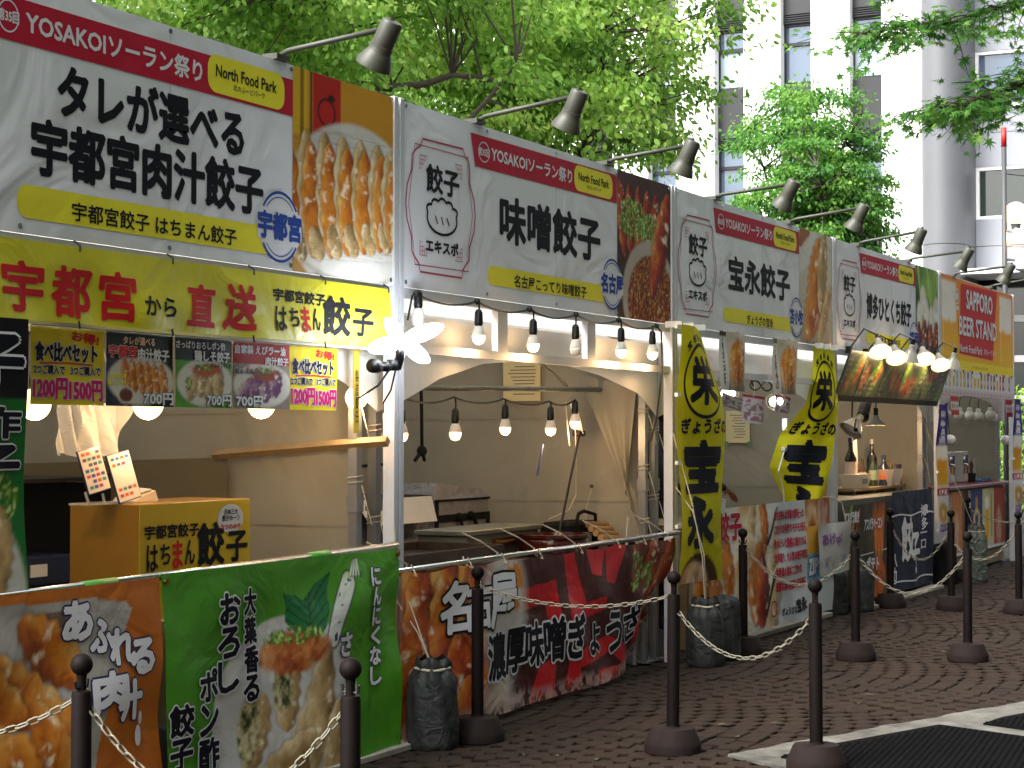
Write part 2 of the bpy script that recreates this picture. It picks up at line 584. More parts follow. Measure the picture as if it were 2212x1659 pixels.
def depth_in(x, y):
    d = Vector((x, y, 0)) - CAM
    zc = d.dot(fwd)
    if zc < 1: return None
    u = d.dot(rgt) / zc * 3992
    v = -(d - fwd * zc).z / zc * 3992
    return zc if (abs(u) < 1106 and v < 830) else None
near = []
for j, s_ in enumerate(setts):
    dd = depth_in(s_[0], s_[1])
    if dd and s_[1] < -.12:
        near.append((dd, j))
near.sort()
single = set(j for _, j in near[:300])
sett_me = mesh_np('paving_sett', UNIT, UF, SETT)
VV, FF = [], []
for j, (x, y, ph, a, b, dz, c) in enumerate(setts):
    if j in single:
        o = bpy.data.objects.new('paving_sett', sett_me)
        COL.objects.link(o)
        o.parent = g
        o.location = (x, y, dz + .014)
        o.rotation_euler = (rng.normal(0, .012), rng.normal(0, .012), ph)
        o.scale = (a, b, 1)
        continue
    cs, sn = math.cos(ph), math.sin(ph)
    P = UNIT * np.array([a, b, 1]) + np.array([0, 0, dz])
    Q = np.stack([x + P[:, 0] * cs - P[:, 1] * sn, y + P[:, 0] * sn + P[:, 1] * cs, P[:, 2] + P[:, 0] * rng.normal(0, .015) + P[:, 1] * rng.normal(0, .015)], -1)
    FF += [tuple(i + len(VV) * 12 for i in f) for f in UF]
    VV.append(Q)
fo = place('paving_sett_field', np.concatenate(VV), FF, SETT, g)
fo['kind'] = 'stuff'
# fallen leaves and petals on the paving (a loose scatter nobody would count)
LITTER = mat('dry_leaf_litter', '#544a34', rough=.8, var=.4, vscale=30)
lv, lf = [], []
for k in range(130):
    x, y = rng.uniform(-3, 14), rng.uniform(-3.6, -.1)
    a, L, w = rng.uniform(0, 6.3), rng.uniform(.012, .04), rng.uniform(.006, .016)
    n = len(lv)
    for (p, q, h) in ((-L, 0, .002), (0, w, .008), (L, 0, .003), (0, -w, .006)):
        lv.append((x + p * math.cos(a) - q * math.sin(a), y + p * math.sin(a) + q * math.cos(a), .004 + h))
    lf.append((n, n + 1, n + 2, n + 3))
lo = place('leaf_litter', np.array(lv), lf, LITTER)
tag(lo, 'scattered dry leaf bits on the dark paving', None, None, 'stuff')

# white edging sheet and black rubber mats, lower right
SHEETM = mat('dirty_white_rubber_edging', '#77746d', rough=.7, var=.3, vscale=16, grime=.9, bump=.3, bscale=60)
e1 = Vector((.935, -.355, 0)).normalized()
e2 = Vector((-e1.y * -1, 0, 0))
e2 = Vector((e1.y, -e1.x, 0))                       # towards the camera side
O0 = Vector((.416, -1.533, 0))
def P2(a, b, z): 
    p = O0 + e1 * a + e2 * b
    return (p.x, p.y, z)
mbw = MB()
def edge_poly(pts, z0, z1):
    m = MB()
    n = len(pts)
    m.add([(*P2(a, b, 0)[:2], z0) for a, b in pts] + [(*P2(a, b, 0)[:2], z1) for a, b in pts],
          [tuple(range(n, 2 * n))] + [(i, (i + 1) % n, n + (i + 1) % n, n + i) for i in range(n)])
    return m
wob = [(t, .012 * math.sin(t * 9) + .008 * math.sin(t * 23 + 1)) for t in np.linspace(0, 4.2, 60)]
pts = [(t, w) for t, w in wob] + [(4.2, 3.0), (-.15, 3.0), (-.06, .3)]
sh = edge_poly(pts[::-1] if False else pts, -.004, .010).build('rubber_edging', SHEETM)
tag(sh, 'dirty white edging sheet under the black rubber mats', 'mat edging')
MATM = mat('black_rubber_mat', '#0f0f10', rough=.95, var=.2, vscale=20, spec=.04)
def mat_piece(a0, b0, a1, b1, label):
    m = edge_poly([(a0, b0 + .05), (a0 + .25, b0), (a1, b0), (a1, b1), (a0, b1)], .010, .019)
    t = thing('rubber_mat', label, 'mat', P2((a0 + a1) / 2, (b0 + b1) / 2, 0.010), 'black rubber mats')
    m.build('base_sheet', MATM, t)
    s = MB()
    st = .034
    for i in range(int((a1 - a0 - .02) / st)):
        for j in range(int((b1 - b0 - .07) / st)):
            a, b = a0 + .02 + i * st, b0 + .06 + j * st + (st / 2 if i % 2 else 0)
            if b > b1 - .015: continue
            c = P2(a, b, 0)
            V, r0, r1 = [], .012, .008
            for (r, z) in ((r0, .0185), (r1, .0255)):
                for k in range(6):
                    V.append((c[0] + r * math.cos(k * 1.047), c[1] + r * math.sin(k * 1.047), z))
            s.add(V, [(6, 7, 8, 9, 10, 11)] + [(k, (k + 1) % 6, 6 + (k + 1) % 6, 6 + k) for k in range(6)])
    o = s.build('stud_field', MATM, t)
    o['kind'] = 'stuff'
mat_piece(.10, .19, 1.42, 1.9, 'larger black studded rubber mat on the white edging')
mat_piece(1.62, .27, 3.1, 1.9, 'black studded rubber mat at the right edge of the photo')

# ================================================================== SETTING: tall white office building with dark window columns
BW = mat('white_concrete_cladding', '#e9e9e8', rough=.6, var=.03, vscale=.6)
BD = mat('dark_grey_spandrel', '#17181c', rough=.5, var=.05, vscale=1.0)
BGR = mat('pale_grey_panel', '#8b8e95', rough=.5, var=.03, vscale=.5)
COLM = mat('grey_column_cladding', '#626467', rough=.45, var=.04, vscale=.8)
FRAMEM = mat('dark_window_frame', '#1c1d22', rough=.4, metal=.3)
GLASS = mat('window_glass_blue', '#4c5c70', rough=.06, spec=.9, metal=.15)
BLIND = mat('window_roller_blind', '#8fa0a8', rough=.35, spec=.6)
GLASSD = mat('window_glass_dark', '#1c2a22', rough=.05, spec=.9)
bld = thing('office_building', 'tall white office building with dark window columns and a round grey corner column', 'building', (54, 14, 0))
BX = 52.0
z1b = 24.0
dark = [(19.15 + 2.4 * k - (0), 20.19 + 2.4 * k) for k in range(3)]
dark = [(11.85, 12.92), (14.25, 15.32), (16.63, 17.68), (19.10, 20.15), (21.5, 22.55), (23.9, 24.95), (26.3, 27.35), (28.7, 29.75)]
prev = 10.3
for (a, b) in dark:
    MB().box(BX - .25, prev, 0, BX + .6, a, z1b).build('pier', BW, bld)
    prev = b
    for fl in range(-2, 3):
        zw = 13.32 + fl * 4.05
        if zw + 2.0 < 1 or zw > z1b: continue
        MB().box(BX + .1, a, zw - 2.03, BX + .5, b, zw - .02).build('spandrel', BD, bld)
        lv = MB()
        for q in range(5):
            lv.box(BX + .04, a + .05, zw - 2.0 + q * .075, BX + .1, b - .05, zw - 2.0 + q * .075 + .03)
        lv.build('louvre', FRAMEM, bld)
        fr = MB()
        fr.box(BX + .16, a, zw - .02, BX + .34, b, zw + .06)
        fr.box(BX + .16, a, zw + 1.28, BX + .34, b, zw + 1.40)
        fr.box(BX + .16, a, zw + 1.96, BX + .34, b, zw + 2.02)
        fr.box(BX + .17, a, zw + .06, BX + .33, a + .05, zw + 1.96)
        fr.box(BX + .17, b - .05, zw + .06, BX + .33, b, zw + 1.96)
        w = fr.build('window', FRAMEM, bld)
        bl = (int(a * 3) + fl) % 2 == 1
        MB().box(BX + .24, a + .05, zw + .06, BX + .27, b - .05, zw + 1.28).build('pane', BLIND if bl else GLASS, w)
        MB().box(BX + .24, a + .05, zw + 1.40, BX + .27, b - .05, zw + 1.96).build('pane', BLIND if bl and fl % 2 else GLASS, w)
MB().box(BX - .25, prev, 0, BX + .6, 36, z1b).build('pier', BW, bld)
MB().box(BX + .61, 10.3, 0, BX + 14, 36, z1b).build('core', BW, bld)
# round-fronted corner column with a flat side
cp = [(BX - .26, 10.28)]
for k in range(15):
    t = RAD(95 + 168 * k / 14)
    cp.append((50.9 + .9 * math.cos(t), 9.57 + .71 * math.sin(t)))
cp += [(BX + .3, 8.86), (BX + .3, 10.28)]
cm = MB()
n = len(cp)
for (za, zb) in ((0, 3.2), (3.22, 7.45), (7.47, 11.9), (11.92, 16.2), (16.22, z1b)):
    cm.add([(x, y, za) for x, y in cp] + [(x, y, zb) for x, y in cp], [tuple(range(n, 2 * n)), tuple(range(n - 1, -1, -1))] + [(i, n + i, n + (i + 1) % n, (i + 1) % n) for i in range(n)])
auto_smooth(cm.build('corner_column', COLM, bld), 25)
# right-hand wing: pale panels, ribbon windows, canopy and dark ground floor
for (za, zb) in ((6.7, 7.5), (7.52, 8.38), (10.06, 11.15), (11.17, 11.98), (13.80, 15.0), (15.02, 16.2), (18.2, 20), (20.02, z1b)):
    for k in range(4):
        MB().box(BX, 8.85 - 4.6 * (k + 1) + .02, za, BX + .4, 8.85 - 4.6 * k, zb).build('panel', BGR, bld)
for zi, (za, zb) in enumerate(((8.38, 10.06), (11.98, 13.80), (16.2, 18.2))):
    fr = MB()
    fr.box(BX + .02, -9.8, za, BX + .3, 8.85, za + .10).box(BX + .02, -9.8, zb - .1, BX + .3, 8.85, zb)
    for k in range(5):
        fr.box(BX + .03, 8.75 - 4.6 * k, za + .1, BX + .29, 8.85 - 4.6 * k, zb - .1)
    w = fr.build('ribbon_window', BW, bld)
    for k in range(4):
        MB().box(BX + .15, 8.85 - 4.6 * (k + 1) + .0, za + .1, BX + .2, 8.75 - 4.6 * k, zb - .1).build('pane', GLASSD if zi == 0 else GLASS, w)
MB().box(BX - 2.2, -9.8, 6.45, BX + .4, 8.85, 6.62).build('canopy', BW, bld)
gf = MB()
for zz in (1.2, 2.5, 3.8, 5.1):
    gf.box(BX + .8, -9.8, zz, BX + .9, 8.85, zz + .22)
wf = gf.build('shopfront', BW, bld)
for k in range(6):
    MB().box(BX + .95, 8.85 - 3.0 * (k + 1) + .03, 0, BX + 1.0, 8.85 - 3.0 * k, 6.4).build('pane', GLASSD, wf)
MB().box(BX + 1.1, -9.8, 0, BX + 14, 10.28, z1b).build('wing_core', BD, bld)

# ================================================================== trees
def leaf_mat(name, tr=.62):
    return mat(name, '#ffffff', rough=.45, attr=True, transl=tr, spec=.35)
LEAFM = leaf_mat('fresh_green_leaf')
BARK = mat('dark_grey_bark', '#3b332c', rough=.9, var=.3, vscale=12, bump=.6, bscale=40)
def leaf_mesh(name, C, ax, nr, L, colr, mt, parent, shape='kite'):
    """C bases, ax unit axis, nr unit normals, L lengths (arrays)"""
    w = np.cross(nr, ax)
    n = len(C)
    if shape == 'kite':
        tpl = [(0, 0, 0), (.25, .25, -.03), (.62, .26, -.06), (1, 0, -.14), (.62, -.26, -.06), (.25, -.25, -.03)]
        tri = [(0, 1, 2), (0, 2, 3), (0, 3, 4), (0, 4, 5)]
    else:
        tpl = [(0, 0, 0)]
        for k, (ang, rr) in enumerate(((-128, .55), (-100, .22), (-70, .8), (-45, .28), (-32, .92), (-16, .34), (0, 1.05), (16, .34), (32, .92), (45, .28), (70, .8), (100, .22), (128, .55))):
            tpl.append((.15 + rr * .8 * math.cos(RAD(ang)), rr * .8 * math.sin(RAD(ang)), -.12 * rr))
        tri = [(0, k, k + 1) for k in range(1, 13)]
    T = np.array(tpl)
    V = (C[:, None, :] + L[:, None, None] * (T[None, :, 0:1] * ax[:, None, :] + T[None, :, 1:2] * w[:, None, :] + T[None, :, 2:3] * nr[:, None, :])).reshape(-1, 3)
    F = (np.arange(n)[:, None, None] * len(tpl) + np.array(tri)[None]).reshape(-1, 3)
    col = np.repeat(colr, len(tpl), axis=0)
    o = place(name, V, F, mt, parent, False, col)
    o['kind'] = 'stuff'
    return o
def unit(a):
    return a / (np.linalg.norm(a, axis=-1, keepdims=True) + 1e-9)
def tree(name, label, base, cc, cr, nclump, nleaf, leafL, seed, pal, trunk_r=.13, group=None, spray=.42, hole=.0, shell=.45, lowcut=None, shape='kite', limbs=8, flatz=.4, lean=(0, 0), twigr=.007):
    rs = np.random.RandomState(seed)
    t = thing(name, label, 'tree', base, group)
    base = np.array(base, float)
    cc, cr = np.array(cc, float), np.array(cr, float)
    # clump centres inside an uneven ellipsoid
    cl = []
    lob = [(unit(rs.normal(size=3)), rs.uniform(.75, 1.15)) for _ in range(9)]
    while len(cl) < nclump:
        d = unit(rs.normal(size=3))
        r = rs.uniform(0, 1) ** shell
        k = max(lob, key=lambda q: float(q[0] @ d))[1]
        p = cc + d * r * cr * k
        if lowcut is not None and p[2] < lowcut: continue
        if noise(np.array([p[0] * 1.3 + p[2]]), np.array([p[1] * 1.3 - p[2] * .8]), seed)[0] < hole: continue
        cl.append(p)
    cl = np.array(cl)
    # trunk and limbs
    tb = MB()
    top = cc + np.array([0, 0, cr[2] * .25])
    tp = [base + (top - base) * s + np.array([math.sin(s * 5 + seed) * .1, math.cos(s * 4 + seed) * .1, 0]) * s for s in np.linspace(0, 1, 9)]
    tb.tube([tuple(p) for p in tp], [trunk_r * (1 - .75 * s) for s in np.linspace(0, 1, 9)], 9)
    nodes = [tp[k] for k in range(3, 9)]
    for k in range(limbs):
        s0 = tp[rs.randint(3, 8)]
        tgt = cl[rs.randint(len(cl))]
        mid = (s0 + tgt) / 2 + np.array([0, 0, .12 * np.linalg.norm(tgt - s0)]) + rs.normal(0, .12, 3)
        pts = [(1 - s) ** 2 * s0 + 2 * s * (1 - s) * mid + s * s * tgt for s in np.linspace(0, 1, 8)]
        pts = [p + rs.normal(0, .03, 3) for p in pts]
        tb.tube([tuple(p) for p in pts], [trunk_r * .45 * (1 - .8 * s) for s in np.linspace(0, 1, 8)], 6)
        nodes += pts[1:]
    nd = np.array(nodes)
    tw = MB()
    for c in cl:
        j = np.argmin(((nd - c) ** 2).sum(1) + (nd[:, 2] > c[2] + .1) * .5)
        m = (nd[j] + c) / 2 + rs.normal(0, .08, 3)
        tw.tube([tuple(nd[j]), tuple(m), tuple(c)], [twigr * 2.2, twigr * 1.5, twigr * .7], 4, False)
    tk = tb.build('trunk', BARK, t, True)
    br = tw.build('branches', BARK, tk)
    br['kind'] = 'stuff'
    # leaves in flattened sprays round each clump centre
    N = nclump * nleaf
    ci = np.repeat(np.arange(nclump), nleaf)
    sp = spray * rs.uniform(.6, 1.25, nclump)[ci]
    off = rs.normal(size=(N, 3)) * np.stack([sp, sp, sp * flatz], -1) * .6
    outd = unit(cl - cc - np.array([0, 0, -.3]))[ci]
    C = cl[ci] + off
    C[:, 2] -= .25 * (off[:, 0] * outd[:, 0] + off[:, 1] * outd[:, 1])
    ax = unit(outd * .45 + unit(off + 1e-6) * .4 + rs.normal(0, .5, (N, 3)) + np.array([0, 0, -.75]))
    nr = unit(outd * .55 + np.array([0, 0, .55]) + rs.normal(0, .6, (N, 3)))
    nr = unit(nr - ax * (nr * ax).sum(1, keepdims=True))
    tone = np.clip(.5 + .20 * rs.normal(size=nclump)[ci] + .16 * rs.normal(size=N), 0, 1)
    col = ramp(tone, pal)
    Ls = leafL * rs.uniform(.7, 1.25, N)
    leaf_mesh('crown', C, ax, nr, Ls, col.astype(np.float32), LEAFM, t, shape)
    return t
PALA = [(0, (.09, .20, .03)), (.35, (.20, .39, .06)), (.65, (.32, .52, .09)), (1, (.47, .63, .15))]
PALB = [(0, (.045, .14, .026)), (.4, (.10, .28, .05)), (.7, (.18, .39, .065)), (1, (.30, .49, .10))]
GT = 'street trees behind the stalls'
tree('street_tree', 'leafy yellow-green tree rising behind the leftmost sign', (7.6, 5.6, 0), (7.5, 5.5, 5.75), (3.0, 2.6, 2.5), 330, 150, .078, 3, PALA, .15, GT, .38, .44, .5, 3.2)
tree('street_tree', 'bright green tree with dark forked trunk behind the second sign', (12.3, 5.0, 0), (12.0, 5.0, 6.25), (2.55, 2.5, 2.8), 310, 150, .082, 8, PALA, .16, GT, .38, .44, .5, 4.3)
tree('street_tree', 'leafy tree behind the nearest stall at the left of the row', (1.6, 6.0, 0), (1.6, 5.9, 6.2), (2.9, 2.6, 2.5), 190, 130, .085, 31, PALA, .15, GT, .40, .46, .5, 3.6)
tree('street_tree', 'leafy tree behind the stalls outside the left of the photo', (-4.4, 6.2, 0), (-4.4, 6.0, 6.4), (3.1, 2.8, 2.6), 200, 80, .15, 33, PALA, .15, GT, .6, .2, .5, 3.8)  # added out of view to keep direct sun off the lane
tree('street_tree', 'farther broad tree filling the gap between the two nearer crowns', (16.5, 11.0, 0), (15.6, 10.6, 7.0), (4.4, 3.4, 3.3), 210, 110, .11, 15, PALB, .2, GT, .52, .42, .5, 3.6)
tree('small_tree', 'small rounded green tree standing in front of the white office building', (26.1, 6.0, 0), (26.1, 5.95, 6.05), (1.75, 1.75, 2.25), 330, 120, .085, 23, PALB, .12, None, .30, .34, .55, 3.2, limbs=14, twigr=.010)
def maple():
    rs = np.random.RandomState(77)
    t = thing('maple_tree', 'maple branch with lobed leaves hanging in from the upper right corner', 'tree', (9.0, -7.2, 0))
    tb = MB()
    tb.tube([(9.0, -7.2, 0), (8.9, -7.0, 1.6), (8.6, -6.7, 3.2), (8.3, -6.2, 4.6), (8.1, -5.9, 6.2)], [.17, .15, .13, .10, .05], 9)
    limbs = [[(8.6, -6.7, 3.2), (7.4, -5.0, 4.35), (6.2, -3.4, 4.75), (5.2, -2.3, 4.55), (4.45, -1.65, 4.22), (3.95, -1.22, 4.1)],
             [(6.2, -3.4, 4.75), (5.6, -2.7, 4.35), (5.0, -2.3, 4.0), (4.45, -1.95, 3.72), (4.1, -1.66, 3.6)],
             [(7.4, -5.0, 4.35), (6.0, -4.0, 4.2), (5.0, -3.0, 3.95), (4.55, -2.45, 3.7)],
             [(6.8, -4.2, 4.6), (5.2, -2.9, 5.1), (4.4, -1.9, 4.9), (3.9, -1.3, 4.6)],
             [(8.3, -6.2, 4.6), (6.2, -4.8, 5.6), (4.4, -3.2, 5.7), (3.0, -2.2, 5.3)]]
    nodes = []
    for L in limbs:
        P = [Vector(p) for p in L]
        pts = []
        for i in range(len(P) - 1):
            for s in np.linspace(0, 1, 6)[:-1]:
                pts.append(P[i].lerp(P[i + 1], s) + Vector(rs.normal(0, .012, 3)))
        pts.append(P[-1])
        tb.tube([tuple(p) for p in pts], [.045 * (1 - .85 * i / len(pts)) + .003 for i in range(len(pts))], 6)
        nodes += [(p, i / len(pts)) for i, p in enumerate(pts)]
    tk = tb.build('trunk', BARK, t, True)
    tw = MB()
    C, A = [], []
    for (p, s) in nodes:
        if s < .42: continue
        for k in range(8):
            d = Vector((rs.normal(-.35, .8), rs.normal(.25, .8), rs.normal(-.15, .25))).normalized()
            L = rs.uniform(.18, .5)
            q = p + d * L + Vector((0, 0, -.03))
            tw.tube([tuple(p), tuple(p + d * L * .5 + Vector((0, 0, .02))), tuple(q)], [.004, .003, .002], 4, False)
            for m in range(11):
                u = rs.uniform(.3, 1.1)
                C.append(tuple(p + d * L * u + Vector((rs.normal(0, .05), rs.normal(0, .05), rs.normal(-.02, .02)))))
                A.append(tuple((d + Vector((rs.normal(0, .6), rs.normal(0, .6), -.35))).normalized()))
    br = tw.build('branches', BARK, tk)
    br['kind'] = 'stuff'
    C, A = np.array(C), np.array(A)
    n = len(C)
    nr = unit(np.array([0, 0, 1.0]) + rs.normal(0, .35, (n, 3)))
    nr = unit(nr - A * (nr * A).sum(1, keepdims=True))
    col = ramp(np.clip(rs.normal(.42, .22, n), 0, 1), PALB)
    leaf_mesh('crown', C, A, nr, .068 * rs.uniform(.75, 1.3, n), col.astype(np.float32), LEAFM, t, 'palm')
maple()

# trees added outside the view so their crowns shade the paving and signs
GN = 'street trees on the near side of the lane'
tree('street_tree', 'near side tree spreading over the lane behind the camera', (-5.0, -9.0, 0), (-4.5, -5.8, 6.7), (4.4, 4.6, 2.2), 460, 66, .22, 41, PALB, .2, GN, .8, .10, .5, 4.6)
tree('street_tree', 'near side tree spreading over the lane beside the camera', (3.0, -9.0, 0), (2.8, -6.4, 6.9), (4.4, 4.6, 2.2), 460, 66, .22, 43, PALB, .2, GN, .8, .10, .5, 4.7)
tree('street_tree', 'near side tree farther along the lane outside the photo', (11.0, -9.6, 0), (10.6, -7.6, 7.4), (4.4, 4.4, 2.2), 300, 62, .21, 47, PALB, .2, GN, .8, .10, .5, 5.2)

# unseen office block, added behind the camera to block low sky light
ob_ = thing('shade_block', 'brown office block across the lane behind the camera', 'building', (5, -19, 0))
OBM = mat('brown_tile_facade', '#5a5048', rough=.7, var=.1, vscale=.8)
MB().box(-38, -34, 0, 48, -17.5, 25).build('wall', OBM, ob_)
for fl_ in range(6):
    for k in range(14):
        w = MB().box(-36 + k * 6, -17.5, 1.2 + fl_ * 4, -31.6 + k * 6, -17.42, 3.4 + fl_ * 4).build('window', FRAMEM, ob_)
        MB().box(-35.9 + k * 6, -17.418, 1.3 + fl_ * 4, -31.7 + k * 6, -17.40, 3.3 + fl_ * 4).build('pane', GLASSD, w)

# lamp pole with globe beyond the beer stall
GLOBE = mat('lit_street_globe', '#fff2dc', rough=.4, emit=.75, ecol=(1.0, .78, .46))
lp = thing('lamp_pole', 'slim grey pole with red tip and a lit round globe beyond the beer stand', 'lamp post', (17.4, .72, 0))
MB().tube([(17.4, .72, 0), (17.4, .72, 5.36)], .035, 10).build('pole', mat('grey_pole_paint', '#3c3d40', rough=.5), lp, True)
MB().tube([(17.4, .72, 5.361), (17.4, .72, 5.62)], .037, 10).build('red_tip', mat('red_tip_paint', '#a8201c', rough=.5), lp, True)
MB().ball((17.55, .60, 4.47), .155, 20, 12).build('globe', GLOBE, lp, True)
lamp_light(lp, (17.55, .60, 4.24), 6.0)
MB().lathe([(.05, 4.26), (.06, 4.30), (.07, 4.33)], (17.55, .60, 0), 12).tube([(17.4, .72, 4.22), (17.5, .64, 4.22), (17.55, .60, 4.28)], .014, 6).build('globe_bracket', ALU, lp)
MB().tube([(17.4, .72, 5.0), (18.6, .1, 5.02)], .012, 6).tube([(17.4, .72, 4.02), (18.3, .2, 4.05)], .014, 6).build('cross_rod', ALU, lp)
sp = thing('loudspeaker', 'white horn loudspeaker fixed to the lamp pole', 'loudspeaker', (17.8, .45, 3.7))
MB().box(17.52, .25, 3.70, 17.95, .62, 3.98, None, .02).build('housing', WHITEP, sp)
MB().box(17.60, .22, 3.73, 17.90, .249, 3.95).build('grille', BLACK, sp)
MB().tube([(17.42, .70, 3.84), (17.56, .60, 3.84)], .02, 6).build('bracket', ALU, sp)
fl = thing('flood_lamp', 'lit orange flood lamp at the far right edge beside the globe', 'lamp', (18.1, .30, 4.1))
MB().lathe([(.03, .0), (.06, .02), (.13, .12), (.135, .13)], n=16, M=Matrix.Translation((18.05, .33, 4.20)) @ Matrix.Rotation(RAD(150), 4, 'Y')).build('shade', mat('brown_lamp_shade', '#5c4636', rough=.5), fl, True)
MB().ball((18.12, .30, 4.08), .085, 14, 9).build('bulb', GLOBE, fl, True)
# ================================================================== STALLS: tents, sign frames
names = ['dumpling stall nearest the camera at the left', 'second stall with the red miso banner', 'third stall with the two yellow flags', 'fourth stall with the slanted menu boards', 'beer stand at the far end']
ARCH = ([0.0, .28, .62, 1.1, 1.85, 2.68, 3.25, 3.6], [1.60, 1.665, 1.785, 1.875, 1.925, 1.86, 1.755, 1.60])
for k in range(5):
    X0 = -3.6 + 3.6 * k
    t = thing('canopy_tent', 'white canvas canopy tent of the ' + names[k], 'tent', (X0 + 1.8, 1.9, 0), 'row of white canopy tents')
    for (lx, ly) in ((.07, .17), (3.49, .17), (.07, 3.55), (3.49, 3.55)):
        m = MB().box(X0 + lx - .024, ly - .024, .012, X0 + lx + .024, ly + .024, 2.06, None, .005)
        m.box(X0 + lx - .06, ly - .06, 0.0, X0 + lx + .06, ly + .06, .012)
        m.box(X0 + lx - .031, ly - .031, 1.12, X0 + lx + .031, ly + .031, 1.20)
        m.build('leg', ALU, t)
    rb = MB()
    for (a, b) in (((.07, .17), (3.49, .17)), ((.07, 3.55), (3.49, 3.55)), ((.07, .17), (.07, 3.55)), ((3.49, .17), (3.49, 3.55))):
        rb.tube([(X0 + a[0], a[1], 2.05), (X0 + b[0], b[1], 2.05)], .02, 6)
    for a in ((.07, .17), (3.49, .17), (.07, 3.55), (3.49, 3.55)):
        rb.tube([(X0 + a[0], a[1], 2.05), (X0 + 1.78, 1.86, 3.05)], .02, 6)
    rb.build('roof_bar', ALU, t)
    def roof(U, V, X0=X0):
        x, y = U * 3.58 + .01, V * 3.5 + .11
        d = np.minimum(np.minimum(x, 3.6 - x) / 1.8, np.minimum(y - .1, 3.62 - y) / 1.76)
        return X0 + x, y, 2.09 + 1.0 * np.clip(d, 0, 1) ** .82 + .0 * x
    sheet('roof', roof, 37, 37, CANVAS, t)
    def val(U, V, X0=X0):
        x = U * 3.58 + .01
        zb = np.interp(x, *ARCH)
        return X0 + x, .112 + .012 * np.sin(x * 5 + k) * (1 - V), zb + (2.092 - zb) * V
    sheet('valance', val, 49, 9, CANVAS, t)
    def val2(U, V, X0=X0):
        y = U * 3.44 + .14
        return X0 + 3.575 + .006 * np.sin(y * 7), y, 1.93 + .162 * V
    sheet('side_valance', val2, 25, 4, CANVAS, t)
    def side(U, V, X0=X0, k=k):
        y = .20 + U * 3.36
        return X0 + 3.535 + .030 * np.sin(y * 6.5 + 1.2 * np.sin(V * 3 + k)) * (1 - .6 * V) + .014 * np.sin(y * 17 + V * 6 + k * 2) * (1 - V), y, .03 + V * 2.03
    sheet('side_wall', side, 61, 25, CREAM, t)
    for zs_ in (1.04, 1.60):                                # stitched seams across the side cloth
        vs_ = (zs_ - .03) / 2.03
        def seam(U, V, X0=X0, k=k, zs_=zs_, vs_=vs_):
            y = .20 + U * 3.36
            return X0 + 3.529 + .030 * np.sin(y * 6.5 + 1.2 * np.sin(vs_ * 3 + k)) * (1 - .6 * vs_) + .014 * np.sin(y * 17 + vs_ * 6 + k * 2) * (1 - vs_), y, zs_ + .018 * V + .006 * np.sin(y * 3)
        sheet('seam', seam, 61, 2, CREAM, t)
    def back(U, V, X0=X0):
        x = .03 + U * 3.5
        return X0 + x, 3.59 + .018 * np.sin(x * 7 + V * 2), .03 + V * 2.03
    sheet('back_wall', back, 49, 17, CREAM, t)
    if k == 0:
        def side0(U, V, X0=X0):
            y = .2 + U * 3.36
            return X0 + .03 + .018 * np.sin(y * 7), y, .03 + V * 2.03
        sheet('side_wall', side0, 41, 9, CREAM, t)
    # cord lashings on the front leg
    cd = MB()
    for (cx, zs) in ((X0 + 3.49, (.9, 1.25, 1.62)), (X0 + .07, (1.05, 1.5))):
        for zz in zs:
            ring_ = [(cx + .036 * math.cos(a), .17 + .036 * math.sin(a), zz + .004 * a) for a in np.linspace(0, 12.6, 22)]
            cd.tube(ring_, .004, 4)
            cd.tube([(cx, .13, zz), (cx - .02, .09, zz - .10), (cx + .01, .08, zz - .19)], .003, 4)
    cd.build('lashing_cord', ROPE, t)
    # white sign frame
    f = thing('sign_frame', 'white steel sign frame of the ' + names[k], 'frame', (X0 + 1.8, .03, 0), 'white sign frames along the stall row')
    for (a, b) in ((.010, .046), (3.554, 3.590)):
        MB().box(X0 + a, -.012, 0, X0 + b, .05, 3.135, None, .004).build('post', WHITEP, f)
    MB().box(X0 + .046, .013, 3.10, X0 + 3.554, .05, 3.132).build('top_rail', WHITEP, f)
    MB().box(X0 + .046, .003, 2.165, X0 + 3.554, .05, 2.213).build('bottom_rail', WHITEP, f)
    MB().box(X0 + .046, .004, 1.895, X0 + 3.554, .05, 1.94).build('lower_beam', WHITEP, f)
    for u in (1.145, 2.31):
        MB().box(X0 + u - .058, .008, 1.94, X0 + u + .058, .046, 2.165).build('upright', WHITEP, f)

